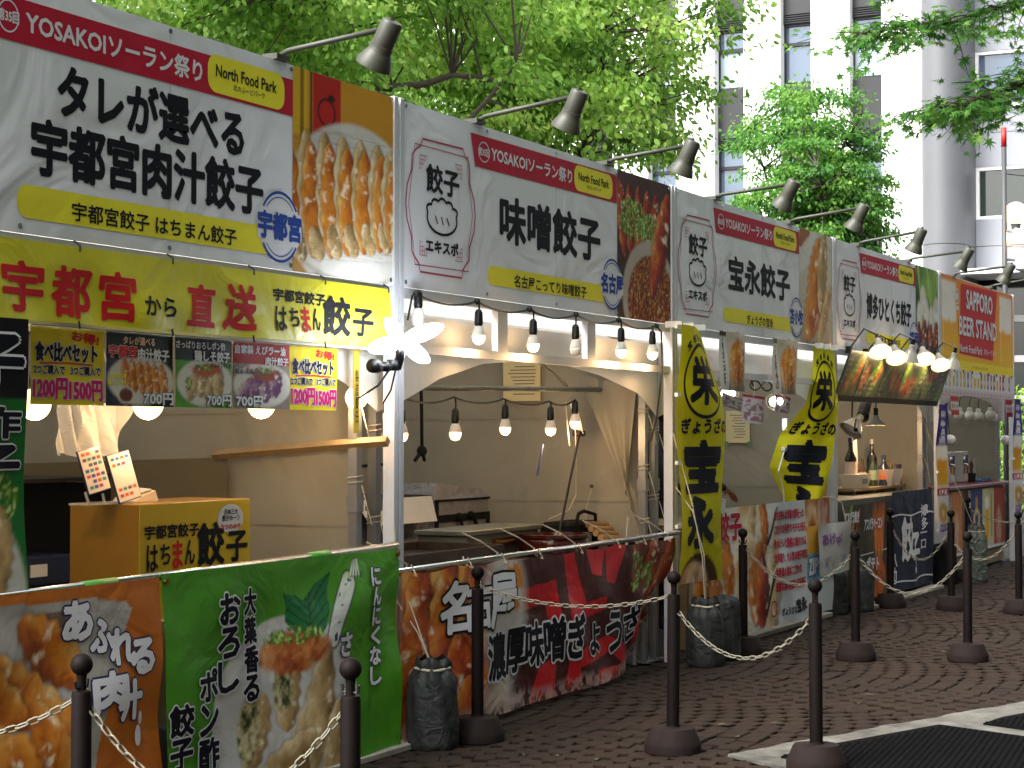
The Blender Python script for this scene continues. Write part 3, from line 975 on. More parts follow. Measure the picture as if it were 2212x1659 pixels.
# ------------------------------------------------------------------ signs
S0 = flat(0.0)
GROM = mat('grommet_zinc', '#9fb0b8', rough=.25, metal=1.0)
def sign_base(x0, x1, label):
    t = thing('stall_sign', label, 'sign', ((x0 + x1) / 2, 0, 2.215), 'stall signs along the row')
    MB().box(x0, 0.0, 2.216, x1, .0115, 3.128).build('panel', SIGNW, t)
    gm = MB()
    for i in range(5):
        x = x0 + .03 + (x1 - x0 - .06) * i / 4
        for z in (2.24, 3.108):
            gm.tube([(x, -.004, z), (x, .001, z)], .011, 8)
    gm.build('grommets', GROM, t)
    MB().box((x0 + x1) / 2 - .0015, -.0016, 2.22, (x0 + x1) / 2 + .0015, -.0002, 3.12).build('seam', mat('sign_seam', '#b4b4ba', rough=.6), t)
    return t
def head_band(t, ox, poly, txt, circ, pill, nfp, small):
    MB().poly([tuple(S0(np.array(p[0]), np.array(p[1]), .0022)) for p in poly]).build('red_band', REDINK, t)
    draw(t, 'emblem_ring', WINK, [ring(circ[0], circ[1], circ[2], circ[3], .006)], S0, .0035)
    lettering(t, '第35回', WINK, circ[0] - circ[2] * 1.05, circ[1] - .022, circ[0] + circ[2] * 1.05, circ[1] + .022, S0, .0030, .03)
    lettering(t, 'YOSAKOIソーラン祭り', WINK, *txt, S0, .0030, .025)
    draw(t, 'yellow_pill', YELINK, [rrect(*pill, .06)], S0, .0034)
    lettering(t, 'North Food Park', INK, *nfp, S0, .0046, .02)
    lettering(t, '北のふーどパーク', INK, *small, S0, .0046, 0)
def stamp(t, cx, cz, txt, r=.15):
    draw(t, 'stamp_backing', WINK, [disc(cx, cz, r + .012, r + .005), rrect(cx - r * 1.14, cz - .062, cx + r * 1.14, cz + .066, .02)], S0, .0040)
    draw(t, 'stamp_ring', BLUEINK, [ring(cx, cz, r, r, .012, 32, 148), ring(cx, cz, r, r, .012, 212, 328), ring(cx, cz, r * .86, r * .86, .005, 38, 142), ring(cx, cz, r * .86, r * .86, .005, 218, 322)], S0, .0050)
    lettering(t, txt, BLUEINK, cx - r * 1.1, cz - .055, cx + r * 1.1, cz + .06, S0, .0056, .045)
def emblem(t, ox):
    A = [(.246, 2.968), (.671, 2.975), (.69, 2.94), (.73, 2.92), (.74, 2.88), (.745, 2.80), (.79, 2.72), (.805, 2.64), (.79, 2.55), (.742, 2.47), (.738, 2.40), (.70, 2.375), (.668, 2.345), (.656, 2.303), (.221, 2.302), (.205, 2.345), (.16, 2.375), (.137, 2.40), (.133, 2.47), (.09, 2.55), (.078, 2.63), (.09, 2.72), (.135, 2.80), (.140, 2.875), (.175, 2.905), (.225, 2.93)]
    B = [(.165, 2.934), (.73, 2.936), (.72, 2.85), (.775, 2.64), (.72, 2.44), (.731, 2.342), (.167, 2.334), (.155, 2.42), (.105, 2.63), (.155, 2.86)]
    sh = [ribbon([(x + ox, z) for x, z in A], .009, True), ribbon([(x + ox, z) for x, z in B], .005, True)]
    for (cx, cz, sx, sz) in ((.215, 2.885, 1, -1), (.655, 2.885, -1, -1), (.215, 2.385, 1, 1), (.655, 2.385, -1, 1)):
        for i in range(4):
            sh.append(ribbon([(ox + cx, cz + sz * i * .022), (ox + cx + sx * (.075 - .018 * i), cz + sz * i * .022)], .003))
            sh.append(ribbon([(ox + cx + sx * i * .022, cz), (ox + cx + sx * i * .022, cz + sz * (.075 - .018 * i))], .003))
    draw(t, 'emblem_frame', PINKINK, sh, S0, .003)
    lettering(t, '餃子', INK, ox + .283, 2.712, ox + .625, 2.850, S0, .003, .03)
    lettering(t, 'エキスポ', INK, ox + .279, 2.410, ox + .616, 2.474, S0, .003, .05)
    # round dumpling mark: bowl with five pleats and three strokes
    pts = []
    for a in np.linspace(205, -25, 40) if False else []: pts.append(a)
    cx, cz, rx, rz = ox + .447, 2.585, .155, .078
    low = [(cx + rx * math.cos(RAD(a)), cz + rz * math.sin(RAD(a))) for a in np.linspace(165, 375, 30)]
    top = []
    n = 5
    for i in range(n):
        a0 = 15 + (165 - 15) * i / n
        a1 = 15 + (165 - 15) * (i + 1) / n
        for s in np.linspace(0, 1, 8)[:-1]:
            a = a0 + (a1 - a0) * s
            bump_ = 1 + .16 * math.sin(math.pi * s)
            top.append((cx + rx * bump_ * math.cos(RAD(a)), cz + .004 + rz * bump_ * 1.12 * math.sin(RAD(a))))
    sh = [ribbon(low + top, .014, True)]
    for q in (-.06, .0, .06):
        sh.append(ribbon([(cx + q - .012, cz + .012), (cx + q + .006, cz - .016), (cx + q + .012, cz - .028)], .010))
    draw(t, 'dumpling_mark', INK, sh, S0, .003)

# sign of the nearest stall
def photo_a(X, Z):
    x, z = X + .917, Z - 2.215
    r = ramp(z + .15 * fbm(X * 2, Z * 2, 1), [(0, '#b98d52'), (.55, '#b9842c'), (.9, '#c98f22')])
    r = over(r, sm(rect(X, Z, -.95, 2.83, -.80, 3.16)), '#d3a91e')
    r = over(r, sm(rect(X, Z, -.86, 2.81, -.83, 3.16)) * .8, '#6a4a10')
    r = over(r, sm(rect(X, Z, -.78, 2.83, -.76, 3.16)), '#5e3410')
    r = over(r, sm(rect(X, Z, -.755, 2.80, -.52, 3.13)), '#b3201a')
    r = over(r, sm(np.abs(ell(X, Z, -.64, 2.96, .07, .06)) - .006) , '#3a0e0c')
    r = over(r, sm(ell(X, Z, -.60, 3.03, .03, .018)), '#3a0e0c')
    r = over(r, sm(ell(X, Z, -.38, 2.52, .60, .42), .02), ramp(fbm(X * 3, Z * 3, 8), [(.3, '#c4bfb8'), (.7, '#dcd8d2')]))
    r = over(r, sm(np.abs(ell(X, Z, -.40, 2.47, .66, .27)) - .006, .02) * .5 * (Z < 2.4), '#8b7f6c')
    for i, (cx, L) in enumerate(((-.92, .42), (-.77, .56), (-.62, .56), (-.47, .54), (-.32, .52), (-.17, .50), (-.05, .46))):
        r = gyoza(r, X, Z, cx - .02, 2.57 + .012 * i, L * .98, .17, RAD(97 - i * 1.5), 50 + i, PALE, 4)
        r = gyoza(r, X, Z, cx + .012, 2.535 + .012 * i, L * .94, .165, RAD(95 - i * 1.5), 30 + i, FRY, 5)
        r = gyoza(r, X, Z, cx + .05, 2.335 + .02 * i, .17, .12, RAD(125), 60 + i, PALE, 3)
    return r
t = sign_base(-3.56, -.035, 'largest white sign, with two lines of heavy black characters, nearest the camera')
head_band(t, 0, [(-3.56, 2.892), (-.917, 2.900), (-.917, 3.062), (-3.56, 3.05)], (-2.642, 2.936, -1.588, 3.024), (-2.733, 2.980, .052, .056), (-1.55, 2.911, -.986, 3.070), (-1.494, 2.980, -1.05, 3.030), (-1.37, 2.940, -1.14, 2.966))
lettering(t, 'タレが選べる', INK, -2.463, 2.668, -1.293, 2.860, S0, .0016, .038)
lettering(t, '宇都宮肉汁餃子', INK, -2.602, 2.437, -1.15, 2.640, S0, .0016, .038)
draw(t, 'yellow_bar', YELINK, [rrect(-2.682, 2.272, -1.10, 2.392, .055, corners=(1, 0, 0, 1))], S0, .0022)
lettering(t, '宇都宮餃子 はちまん餃子', INK, -2.386, 2.288, -1.342, 2.358, S0, .0035, .015)
print_sheet(t, 'food_photo', -.917, 2.218, -.036, 3.127, S0, .0065, photo_a, off=.002)
stamp(t, -1.02, 2.40, '宇都宮')

def sign_mid(ox, title, trect, sub, srect, stxt, photo, label):
    t = sign_base(ox + .05, ox + 3.55, label)
    emblem(t, ox)
    head_band(t, ox, [(ox + .754, 3.074), (ox + .805, 2.904), (ox + 2.667, 2.915), (ox + 2.667, 3.088)], (ox + .99, 2.955, ox + 2.012, 3.037), (ox + .903, 2.99, .062, .052), (ox + 2.042, 2.925, ox + 2.60, 3.076), (ox + 2.10, 2.990, ox + 2.54, 3.038), (ox + 2.22, 2.952, ox + 2.42, 2.976))
    lettering(t, title, INK, ox + trect[0], trect[1], ox + trect[2], trect[3], S0, .0016, .038)
    draw(t, 'yellow_bar', YELINK, [rrect(ox + .949, 2.292, ox + 2.50, 2.395, .05, corners=(1, 0, 0, 1))], S0, .0022)
    lettering(t, sub, INK, ox + srect[0], 2.300, ox + srect[1], 2.368, S0, .0035, .015)
    print_sheet(t, 'food_photo', ox + 2.675, 2.218, ox + 3.549, 3.127, S0, .008, lambda X, Z: photo(X - ox - 2.675, Z - 2.218), off=.002)
    stamp(t, ox + 2.59, 2.41, stxt)
def photo_b(x, z):
    r = ramp(fbm(x * 3, z * 3, 2), [(.2, '#2c1c18'), (.8, '#5a3a2e')])
    for i in range(6):
        r = gyoza(r, x, z, .08 + .13 * i, .62 - .01 * i, .48, .15, RAD(100 - 4 * i), 60 + i, RED, 5)
    r = gyoza(r, x, z, .30, .42, .30, .12, RAD(40), 71, RED)
    r = greens(r, x, z, .24, .62, .22, .12, 5)
    r = greens(r, x, z, .50, .58, .16, .10, 9)
    r = over(r, sm(ell(x, z, .52, .15, .44, .36), .02), '#b9aca2')
    d = ell(x, z, .55, .12, .39, .30)
    r = over(r, sm(d, .02), ramp(fbm(x * 60, z * 60, 3, 2), [(.25, '#5a2410'), (.55, '#8a4318'), (.75, '#c48a42'), (.9, '#e2bd7c')]))
    r = gyoza(r, x, z, .70, .50, .75, .24, RAD(68), 81, RED, 7)
    return r
def photo_c(x, z):
    r = ramp(z + .2 * fbm(x * 3, z * 3, 4), [(0, '#8d7a62'), (.5, '#c9bfb0'), (1.1, '#d9d2c8')])
    r = over(r, sm(ell(x, z, .05, .88, .22, .12)), '#a2643a')
    r = over(r, sm(ell(x, z, .18, .72, .34, .10, .5), .03) * .8, '#dcd8d2')
    r = gyoza(r, x, z, .42, .46, .86, .40, RAD(72), 90, FRY, 9)
    r = gyoza(r, x, z, .60, .60, .70, .24, RAD(80), 91, PALE, 8)
    r = gyoza(r, x, z, .30, .30, .62, .26, RAD(66), 92, FRY, 8)
    r = gyoza(r, x, z, .66, .25, .62, .16, RAD(55), 94, PALE, 5)
    return r
def photo_d(x, z):
    r = ramp(fbm(x * 3, z * 3, 6) + (z - .5) * .4, [(.1, '#1a1a1c'), (.4, '#2c3a22'), (.55, '#3f6a24'), (.8, '#8cb54a')])
    for i in range(5):
        r = over(r, sm(ell(x, z, .15 + .18 * i, .72, .035, .36, .35), .02) * .8, '#6f9c3c' if i % 2 else '#aac96a')
    for i, (cx, cz) in enumerate(((.15, .42), (.40, .46), (.62, .40), (.8, .5), (.28, .58))):
        r = over(r, sm(ell(x, z, cx, cz, .11, .14), .04), ramp(fbm(x * 9, z * 9, i), [(.3, '#cfc9bc'), (.7, '#f2eee6')]))
    for i, cx in enumerate((.1, .33, .56, .78)):
        r = gyoza(r, x, z, cx, .22 + .03 * (i % 2), .30, .17, RAD(80), 100 + i, RED, 5)
    return r
sign_mid(0.0, '味噌餃子', (1.097, 2.535, 2.412, 2.785), '名古屋こってり味噌餃子', (1.26, 2.214), '名古屋', photo_b, 'white sign reading four large black characters above the red miso banner stall')
sign_mid(3.6, '宝永餃子', (1.06, 2.525, 2.43, 2.765), 'ぎょうざの宝永', (1.44, 2.03), '苫小牧', photo_c, 'white sign with large browned dumpling photo above the two yellow flags')
sign_mid(7.2, '博多ひとくち餃子', (.98, 2.515, 2.50, 2.740), '博多員数餃子', (1.40, 2.10), '福岡', photo_d, 'white sign with leek and garlic photo above the slanted menu boards')

# beer stand sign
def photo_e(X, Z):
    x, z = (X - 10.83) / 3.5, (Z - 2.16) / .96
    r = ramp(.75 * z + .25 * fbm(X * 2, Z * 3, 2), [(0, '#f2c80c'), (.35, '#f0ae10'), (.7, '#ea901c'), (1, '#de7c24')])
    for (a, b, e) in ((.02, .20, .86), (.80, .985, .80)):
        r = over(r, sm(rect(X, Z, 10.83 + a * 3.5, 2.30, 10.83 + b * 3.5, 3.07, .03), .03), ramp(z + .1 * fbm(X * 6, Z * 6, 4), [(.1, '#f4c52a'), (.55, '#f0a91c'), (.60, '#f3eee2'), (1.0, '#e9e2d6')]))
        r = over(r, sm(rect(X, Z, 10.83 + a * 3.5 + .05, 2.32, 10.83 + a * 3.5 + .09, 3.03), .03) * .4, '#fff2c0')
    r = over(r, sm(rect(X, Z, 10.83, 2.1, 14.4, 2.27), .01), '#f2d818')
    return r
t = thing('stall_sign', 'red and yellow beer stand sign at the far end of the row', 'sign', (12.6, 0, 2.16), 'stall signs along the row')
MB().box(10.83, .001, 2.216, 14.36, .0115, 3.128).build('panel', SIGNW, t)
print_sheet(t, 'beer_print', 10.825, 2.155, 14.37, 3.12, S0, .02, photo_e, off=.0015)
MB().poly([tuple(S0(np.array(a), np.array(b), .003)) for a, b in ((11.66, 2.34), (13.26, 2.315), (13.50, 3.105), (11.74, 3.08))]).build('red_panel', SCARLET, t)
lettering(t, 'SAPPORO', WINK, 11.97, 2.83, 13.24, 3.03, S0, .006, .03, (mat('gold_shadow_ink', '#9a5a10', rough=.5), .06))
lettering(t, 'BEER STAND', WINK, 11.64, 2.54, 13.45, 2.735, S0, .006, .03, (MATS['gold_shadow_ink'], .06))
lettering(t, 'North Food Park', WINK, 11.66, 2.36, 12.72, 2.44, S0, .006, .02)
lettering(t, '北のふーどパーク', WINK, 12.80, 2.372, 13.46, 2.432, S0, .006, .01)
lettering(t, 'ノースフードパーク', INK, 12.2, 2.19, 13.0, 2.23, S0, .004, 0)
GOLD = mat('gold_ink', '#d8a020', rough=.4, metal=.2)
st5 = [(13.62 + (.075 if i % 2 == 0 else .032) * math.sin(i * math.pi / 5), 2.93 + (.075 if i % 2 == 0 else .032) * math.cos(i * math.pi / 5)) for i in range(10)]
draw(t, 'star_mark', GOLD, [(np.array(st5), [tuple(range(10))])], S0, .004)
draw(t, 'crest_mark', WINK, [ring(11.55, 2.93, .09, .075, .02), disc(11.55, 2.93, .05, .04), rrect(11.46, 2.79, 11.64, 2.83, .01)], S0, .004)
# strip of beer pictures under it
def strip(X, Z):
    r = full(X, '#dcdde0')
    r = over(r, sm(rect(X, Z, 10.5, 1.88, 14.6, 1.965)), '#cfc9cc')
    cols = ['#3a4a78', '#a8332a', '#d2a22c', '#c8c4bc', '#34479a', '#7fb0c6', '#a53528', '#d6aa30']
    for i in range(21):
        cx = 10.80 + .16 * i
        w = .035 if i % 3 else .05
        if i in (3, 9, 10, 16): 
            r = over(r, sm(rect(X, Z, cx - .045, 1.99, cx + .045, 2.11, .01)), '#d9b13a')
            r = over(r, sm(rect(X, Z, cx - .045, 2.09, cx + .045, 2.13, .01)), '#f2efe6')
        else:
            r = over(r, sm(rect(X, Z, cx - w, 1.98, cx + w, 2.15, .008)), cols[(i * 5 + i // 4) % 8])
            r = over(r, sm(rect(X, Z, cx - w * .5, 2.03, cx + w * .5, 2.08)), '#e4ddc8')
        r = over(r, sm(rect(X, Z, cx - .055, 1.905, cx + .055, 1.935)) * .8, '#c47a80')
    return r
t = thing('picture_strip', 'strip of beer glass and bottle pictures hanging below the beer stand sign', 'banner', (12.5, -.03, 1.9))
print_sheet(t, 'print', 10.78, 1.90, 14.30, 2.16, flat(-.03), .018, strip)
cl = MB()
for i in range(9):
    cl.box(10.9 + i * .4, -.037, 2.135, 10.93 + i * .4, -.002, 2.165)
cl.build('clips', BLACK, t)

# ------------------------------------------------------------------ spot lamps on the signs
spot_no = ['first spot lamp on an arm above the leftmost sign', 'second spot lamp, on the left of the miso dumpling sign', 'third spot lamp, on the right of the miso dumpling sign', 'fourth spot lamp, left of two above the yellow flag stall', 'fifth spot lamp, right of two above the yellow flag stall', 'sixth spot lamp, left of two above the menu board stall', 'seventh spot lamp, right of two above the menu board stall', 'eighth spot lamp, left of two above the beer stand', 'ninth spot lamp, at the far end above the beer stand']
for i, bx in enumerate((-1.02, .84, 2.53, 4.40, 6.05, 7.94, 9.64, 11.44, 13.2)):
    dy = -.55 - .02 * math.sin(i * 2.1)
    hx, hz = bx, 3.175 + .012 * math.sin(i * 1.7)
    t = thing('spot_lamp', spot_no[i], 'lamp', (bx, 0, 3.13), 'grey spot lamps over the signs')
    MB().tube([(bx, .03, 3.14), (bx - .02, -.06, 3.165), (hx, dy, hz + .045)], .0125, 8).build('arm', GREYLAMP, t, True)
    MB().box(bx - .05, -.02, 3.13, bx + .05, .06, 3.155).build('clamp', GREYLAMP, t)
    d = Vector((.10 + .05 * math.sin(i * 3), .45 + .06 * math.cos(i * 2), -.82)).normalized()
    q = d.to_track_quat('Z', 'Y').to_matrix().to_4x4()
    M = Matrix.Translation((hx - .02, dy - .03, hz + .055)) @ q
    prof = [(.006, -.015), (.040, -.012), (.047, .0), (.048, .10), (.052, .102), (.052, .13), (.056, .135), (.078, .185), (.080, .20), (.072, .195), (.05, .15), (.004, .14)]
    auto_smooth(MB().lathe(prof, n=20, M=M).build('head', GREYLAMP, t), 40)
    MB().lathe([(.004, .150), (.055, .158), (.066, .178), (.004, .180)], n=16, M=M).build('lens', OPAL, t, True)
    MB().tube([(hx, dy, hz + .045), (hx - .02, dy - .03, hz + .075), tuple(M @ Vector((0, 0, .04)))], .014, 6).build('knuckle', GREYLAMP, t)
# ================================================================== STALL 1 (nearest): banners, posters, counter
def wav(y0, amp, fx, fz, ph, top=None, hang=0.0):
    """gentle cloth surface: y offset from a few sines, pinned near the top edge"""
    def f(x, z, o=0.0):
        x = np.asarray(x, float); z = np.asarray(z, float)
        k = 1.0 if top is None else np.clip((top - z) / .25, .15, 1)
        d = amp * k * (np.sin(x * fx + ph + 1.3 * np.sin(z * fz)) + .5 * np.sin(x * fx * 2.3 + z * fz * 1.7 + ph * 2) + .35 * np.sin(x * fx * .7 - z * fz * 2.6 + 4))
        if hang: d = d + hang * (0 if top is None else (top - z))
        return np.stack(np.broadcast_arrays(x, y0 + d - o, z), -1)
    return f
CUT = .22
GOLDY = '#d9bd22'
# long yellow banner
Sy = wav(-.025, .010, 7.0, 9.0, .5, 2.2)
t = thing('yellow_banner', 'long yellow banner with red brush characters below the leftmost sign', 'banner', (-1.8, -.025, 1.9))
def yb(X, Z):
    return ramp(fbm(X * 1.5, Z * 3, 3), [(.2, '#d2c826'), (.8, '#e6de3c')])
print_sheet(t, 'cloth', -3.55, 1.905, -.105, 2.190, Sy, .02, yb, BANNER)
lettering(t, '宇', SCARLET, -2.785, 1.935, -2.565, 2.11, Sy, .0025, .032, None, CUT)
lettering(t, '都', SCARLET, -2.515, 1.93, -2.30, 2.11, Sy, .0025, .032, None, CUT)
lettering(t, '宮', SCARLET, -2.25, 1.93, -2.05, 2.11, Sy, .0025, .032, None, CUT)
lettering(t, 'から', INK, -1.995, 1.96, -1.79, 2.035, Sy, .0025, .025, None, CUT)
lettering(t, '直', SCARLET, -1.71, 1.937, -1.515, 2.10, Sy, .0025, .032, None, CUT)
lettering(t, '送', SCARLET, -1.445, 1.935, -1.235, 2.12, Sy, .0025, .032, None, CUT)
def hachiman(t, x0, z0, w, h, S, cut):
    """small logo block: 宇都宮餃子 over はちまん餃子"""
    lettering(t, '宇都宮餃子', INK, x0, z0 + h * .68, x0 + w * .51, z0 + h * .96, S, .0025, .035, None, cut)
    lettering(t, 'は', INK, x0 + w * .02, z0, x0 + w * .12, z0 + h * .55, S, .0025, .02, None, cut)
    lettering(t, 'ち', INK, x0 + w * .145, z0 + h * .12, x0 + w * .235, z0 + h * .55, S, .0025, .02, None, cut)
    lettering(t, 'ま', SCARLET, x0 + w * .26, z0 + h * .02, x0 + w * .35, z0 + h * .6, S, .0025, .03, None, cut)
    lettering(t, 'ん', INK, x0 + w * .375, z0 + h * .08, x0 + w * .47, z0 + h * .6, S, .0025, .02, None, cut)
    lettering(t, '餃', INK, x0 + w * .50, z0 + h * .02, x0 + w * .76, z0 + h * .92, S, .0025, .035, None, cut)
    lettering(t, '子', INK, x0 + w * .79, z0 + h * .05, x0 + w * 1.0, z0 + h * .70, S, .0025, .035, None, cut)
hachiman(t, -1.105, 1.945, .83, .19, Sy, CUT)
tie = MB()
for i in range(7):
    x = -3.5 + i * .56
    tie.tube([(x, -.036, 2.172), (x + .008, -.03, 2.195), (x, -.006, 2.213)], .004, 5)
    tie.tube([(x, -.034, 1.915), (x + .004, -.036, 1.885)], .004, 5)
tie.build('cable_ties', RUBBER, t)

# row of menu posters
def poster(x0, z0, x1, z1, paint, label, grp='menu posters under the yellow banner', y=.055):
    t = thing('menu_poster', label, 'poster', ((x0 + x1) / 2, y, z0), grp)
    S = wav(y, .004, 9, 6, x0 * 3)
    print_sheet(t, 'print', x0, z0, x1, z1, S, .0075, paint, PAPER)
    MB().box(x0 - .006, y - .011, z1 - .003, x1 + .006, y + .011, z1 + .010).build('top_strip', CLEAR, t)
    return t, S
def yellow_price(X, Z):
    r = ramp(fbm(X * 4, Z * 4, 2), [(.2, '#d8c016'), (.8, '#ead62a')])
    return r
def set_poster(x0, z0, x1, z1, label):
    t, S = poster(x0, z0, x1, z1, yellow_price, label)
    w, h = x1 - x0, z1 - z0
    P = lambda a, b: (x0 + a * w, z0 + b * h)
    def L(s, m, a, b, c, d, **k): return lettering(t, s, m, *P(a, b), *P(c, d), S, **k)
    L('お得!', SCARLET, .55, .82, .92, .95, off=.003, bold=.05, rot=-.10)
    L('食べ比べセット', INK, .05, .56, .90, .80, off=.003, bold=.045, outline=(WINK, .09))
    draw(t, 'underline', SCARLET, [ribbon([P(.12, .53), P(.5, .545), P(.85, .53)], .006)], S, .003)
    L('2つご購入で', INK, .03, .39, .45, .51, off=.003, bold=.03, outline=(WINK, .10))
    L('3つご購入で', INK, .53, .39, .95, .51, off=.003, bold=.03, outline=(WINK, .10))
    L('1200円', MAGENTA, .03, .08, .49, .34, off=.003, bold=.05, outline=(WINK, .09))
    L('1500円', MAGENTA, .52, .06, .97, .32, off=.003, bold=.05, outline=(WINK, .09))
def dish_poster(x0, z0, x1, z1, bgc, topc, kind, label):
    w, h = x1 - x0, z1 - z0
    def p(X, Z):
        x, z = (X - x0) / w, (Z - z0) / h
        r = full(X, bgc) * (0.7 + .6 * fbm(x * 4, z * 4, 4))[..., None]
        r = over(r, sm(ell(x, z, .52, .36, .50, .34), .03), '#d5d0c8')
        if kind == 0:
            for i in range(6):
                r = gyoza(r, x, z, .30 + .11 * i, .42 - .01 * i, .46, .13, RAD(98), 110 + i, FRY, 4)
            r = over(r, sm(ell(x, z, .30, .15, .13, .12), .02), '#d8d2ca')
            r = over(r, sm(ell(x, z, .30, .15, .105, .095), .02), '#6a3018')
        elif kind == 1:
            for i, (a, b) in enumerate(((.30, .30), (.48, .36), (.62, .28), (.75, .38))):
                r = gyoza(r, x, z, a, b, .46, .20, RAD(70 + 8 * i), 120 + i, PALE, 4)
            r = over(r, sm(ell(x, z, .55, .54, .22, .10) + .1 * (fbm(x * 9, z * 9, 3) - .5), .03), '#b5542a')
            r = greens(r, x, z, .5, .58, .16, .05, 4, 60)
            r = greens(r, x, z, .22, .34, .07, .10, 6, 60)
        else:
            for i, (a, b) in enumerate(((.22, .26), (.40, .34), (.58, .30), (.74, .38))):
                r = gyoza(r, x, z, a, b, .44, .22, RAD(60 + 8 * i), 130 + i, [(0, '#3a1f3a'), (.4, '#7a4a7c'), (.7, '#b89a9c'), (1, '#e6dccb')], 4)
            r = over(r, sm(ell(x, z, .50, .52, .26, .10) + .14 * (fbm(x * 12, z * 12, 3) - .5), .03), '#8a3a20')
            r = greens(r, x, z, .55, .58, .12, .04, 4, 60)
        r = over(r, (z > .66).astype(float), topc)
        return r
    t, S = poster(x0, z0, x1, z1, p, label)
    P = lambda a, b: (x0 + a * w, z0 + b * h)
    def L(s, m, a, b, c, d, **k): return lettering(t, s, m, *P(a, b), *P(c, d), S, **k)
    if kind == 0:
        L('タレが選べる', mat('peach_ink', '#e2b48a', rough=.5), .24, .84, .72, .95, off=.003, bold=.03)
        L('宇都宮', SCARLET, .03, .66, .44, .82, off=.003, bold=.04, outline=(WINK, .08))
        L('肉汁餃子', WINK, .46, .63, .94, .80, off=.003, bold=.04)
        L('宇都宮名物\n醤こしょうダレ', YELINK, .02, .28, .34, .45, off=.003, bold=.02)
    elif kind == 1:
        L('さっぱりおろしポン酢', WINK, .01, .84, .86, .95, off=.003, bold=.03)
        L('鶏しそ餃子', WINK, .32, .67, .95, .82, off=.003, bold=.045)
        L('にんにく不使用', INK, .60, .59, .98, .65, off=.003, bold=.03)
    else:
        L('自家製 えびラー油', WINK, .02, .82, .90, .95, off=.003, bold=.04)
        L('肉汁餃子', WINK, .55, .67, .96, .79, off=.003, bold=.04)
        L('香るっ!旨っ!', INK, .02, .52, .42, .60, off=.003, bold=.02, outline=(WINK, .10))
    ax = .55 if kind < 2 else .05
    L('700円', WINK, ax, .03, ax + .43, .19, off=.003, bold=.05, outline=(INK, .10))
set_poster(-2.540, 1.606, -2.130, 1.893, 'yellow price poster nearest the left edge of the photo')
dish_poster(-2.120, 1.606, -1.692, 1.893, '#2a2c38', '#1c2a24', 0, 'dark menu poster with a plate of browned dumplings and dipping sauce')
dish_poster(-1.686, 1.606, -1.287, 1.893, '#5a9a34', '#1c2a26', 1, 'menu poster with green border and radish topped dumplings')
dish_poster(-1.280, 1.606, -.852, 1.893, '#8d8278', '#a01c22', 2, 'menu poster with red heading and purple toned dumplings')
set_poster(-.845, 1.606, -.463, 1.893, 'yellow price poster beside the cold white lamp')

# vertical dark and green banner at the left edge
Sv = wav(-.05, .012, 6, 3, .3)
t = thing('hanging_banner', 'black over green hanging banner cut by the left edge of the photo', 'banner', (-3.0, -.05, .92))
def vb(X, Z):
    r = full(X, '#17171b')
    r = over(r, (Z < 1.617).astype(float), '#1f6a2c')
    d = ell(X, Z, -3.1, .95, .42, .40)
    r = over(r, sm(d, .02), '#b9b7ae')
    r = greens(r, X, Z, -2.80, 1.26, .10, .10, 4)
    for i in range(3):
        r = gyoza(r, X, Z, -2.82 - .1 * i, 1.08 + .05 * i, .34, .16, RAD(80), 140 + i, PALE)
    return r
print_sheet(t, 'cloth', -3.45, .915, -2.668, 1.905, Sv, .012, vb)
lettering(t, '子', INK, -2.97, 1.66, -2.70, 1.84, Sv, .005, .05, (WINK, .10), CUT)
lettering(t, '酢', INK, -2.98, 1.485, -2.70, 1.59, Sv, .005, .04, (WINK, .09), CUT)
lettering(t, '子', INK, -2.95, 1.32, -2.70, 1.455, Sv, .005, .05, (WINK, .09), CUT)

# rail and the two counter banners
t = thing('banner_rail', 'steel pipe rail carrying the orange and green counter banners', 'rail', (-1.9, -.055, .94))
MB().tube([(-3.55, -.055, .922), (-.10, -.055, .966)], .017, 12).build('pipe', STEEL, t, True)
for (a, b) in ((-2.38, -2.19), (-.86, -.70)):
    za, zb = .922 + (a + 3.55) / 3.45 * .044, .922 + (b + 3.55) / 3.45 * .044
    MB().tube([(a, -.055, za), (b, -.055, zb)], .0195, 12).build('green_tape', mat('green_tape', '#4f9a3a', rough=.5), t, True)
So = wav(-.085, .012, 6.5, 6, .9, .95, -.035)
t = thing('counter_banner', 'orange counter banner with fried dumplings and white outlined letters', 'banner', (-2.8, -.09, .05), 'counter banners of the nearest stall')
def ob(X, Z):
    r = ramp(fbm(X * 2, Z * 2, 2), [(.2, '#b8621c'), (.8, '#cc7426')])
    pan = polymask(X, Z, [(-3.6, .93), (-2.76, .90), (-2.36, .895), (-2.17, .865), (-2.14, .84), (-2.32, .45), (-2.42, .0), (-3.6, .0)])
    r = over(r, pan, ramp(fbm(X * 4, Z * 4, 5), [(.2, '#9a948e'), (.8, '#cfcac4')]))
    r = over(r, polymask(X, Z, [(-2.66, .86), (-2.5, .86), (-2.5, .80), (-2.66, .80)]) * .8, '#6a4a34')
    for i, (a, b, L, W, g_) in enumerate(((-2.58, .72, .42, .20, -35), (-2.72, .57, .62, .20, -30), (-2.98, .62, .6, .22, -25), (-2.86, .38, .66, .22, -20), (-2.60, .40, .36, .16, -60), (-3.2, .45, .6, .25, -20), (-2.95, .17, .6, .25, -15))):
        r = gyoza(r, X, Z, a, b, L, W, RAD(g_), 150 + i, FRY, 6)
    d = ell(X, Z, -2.52, .17, .12, .11)
    r = over(r, sm(d, .02), ramp(fbm(X * 22, Z * 22, 6), [(.25, '#6a3a20'), (.5, '#a8805a'), (.8, '#cdb494')]))
    return r
print_sheet(t, 'cloth', -3.55, .03, -1.962, .942, So, .0085, ob, BANNER)
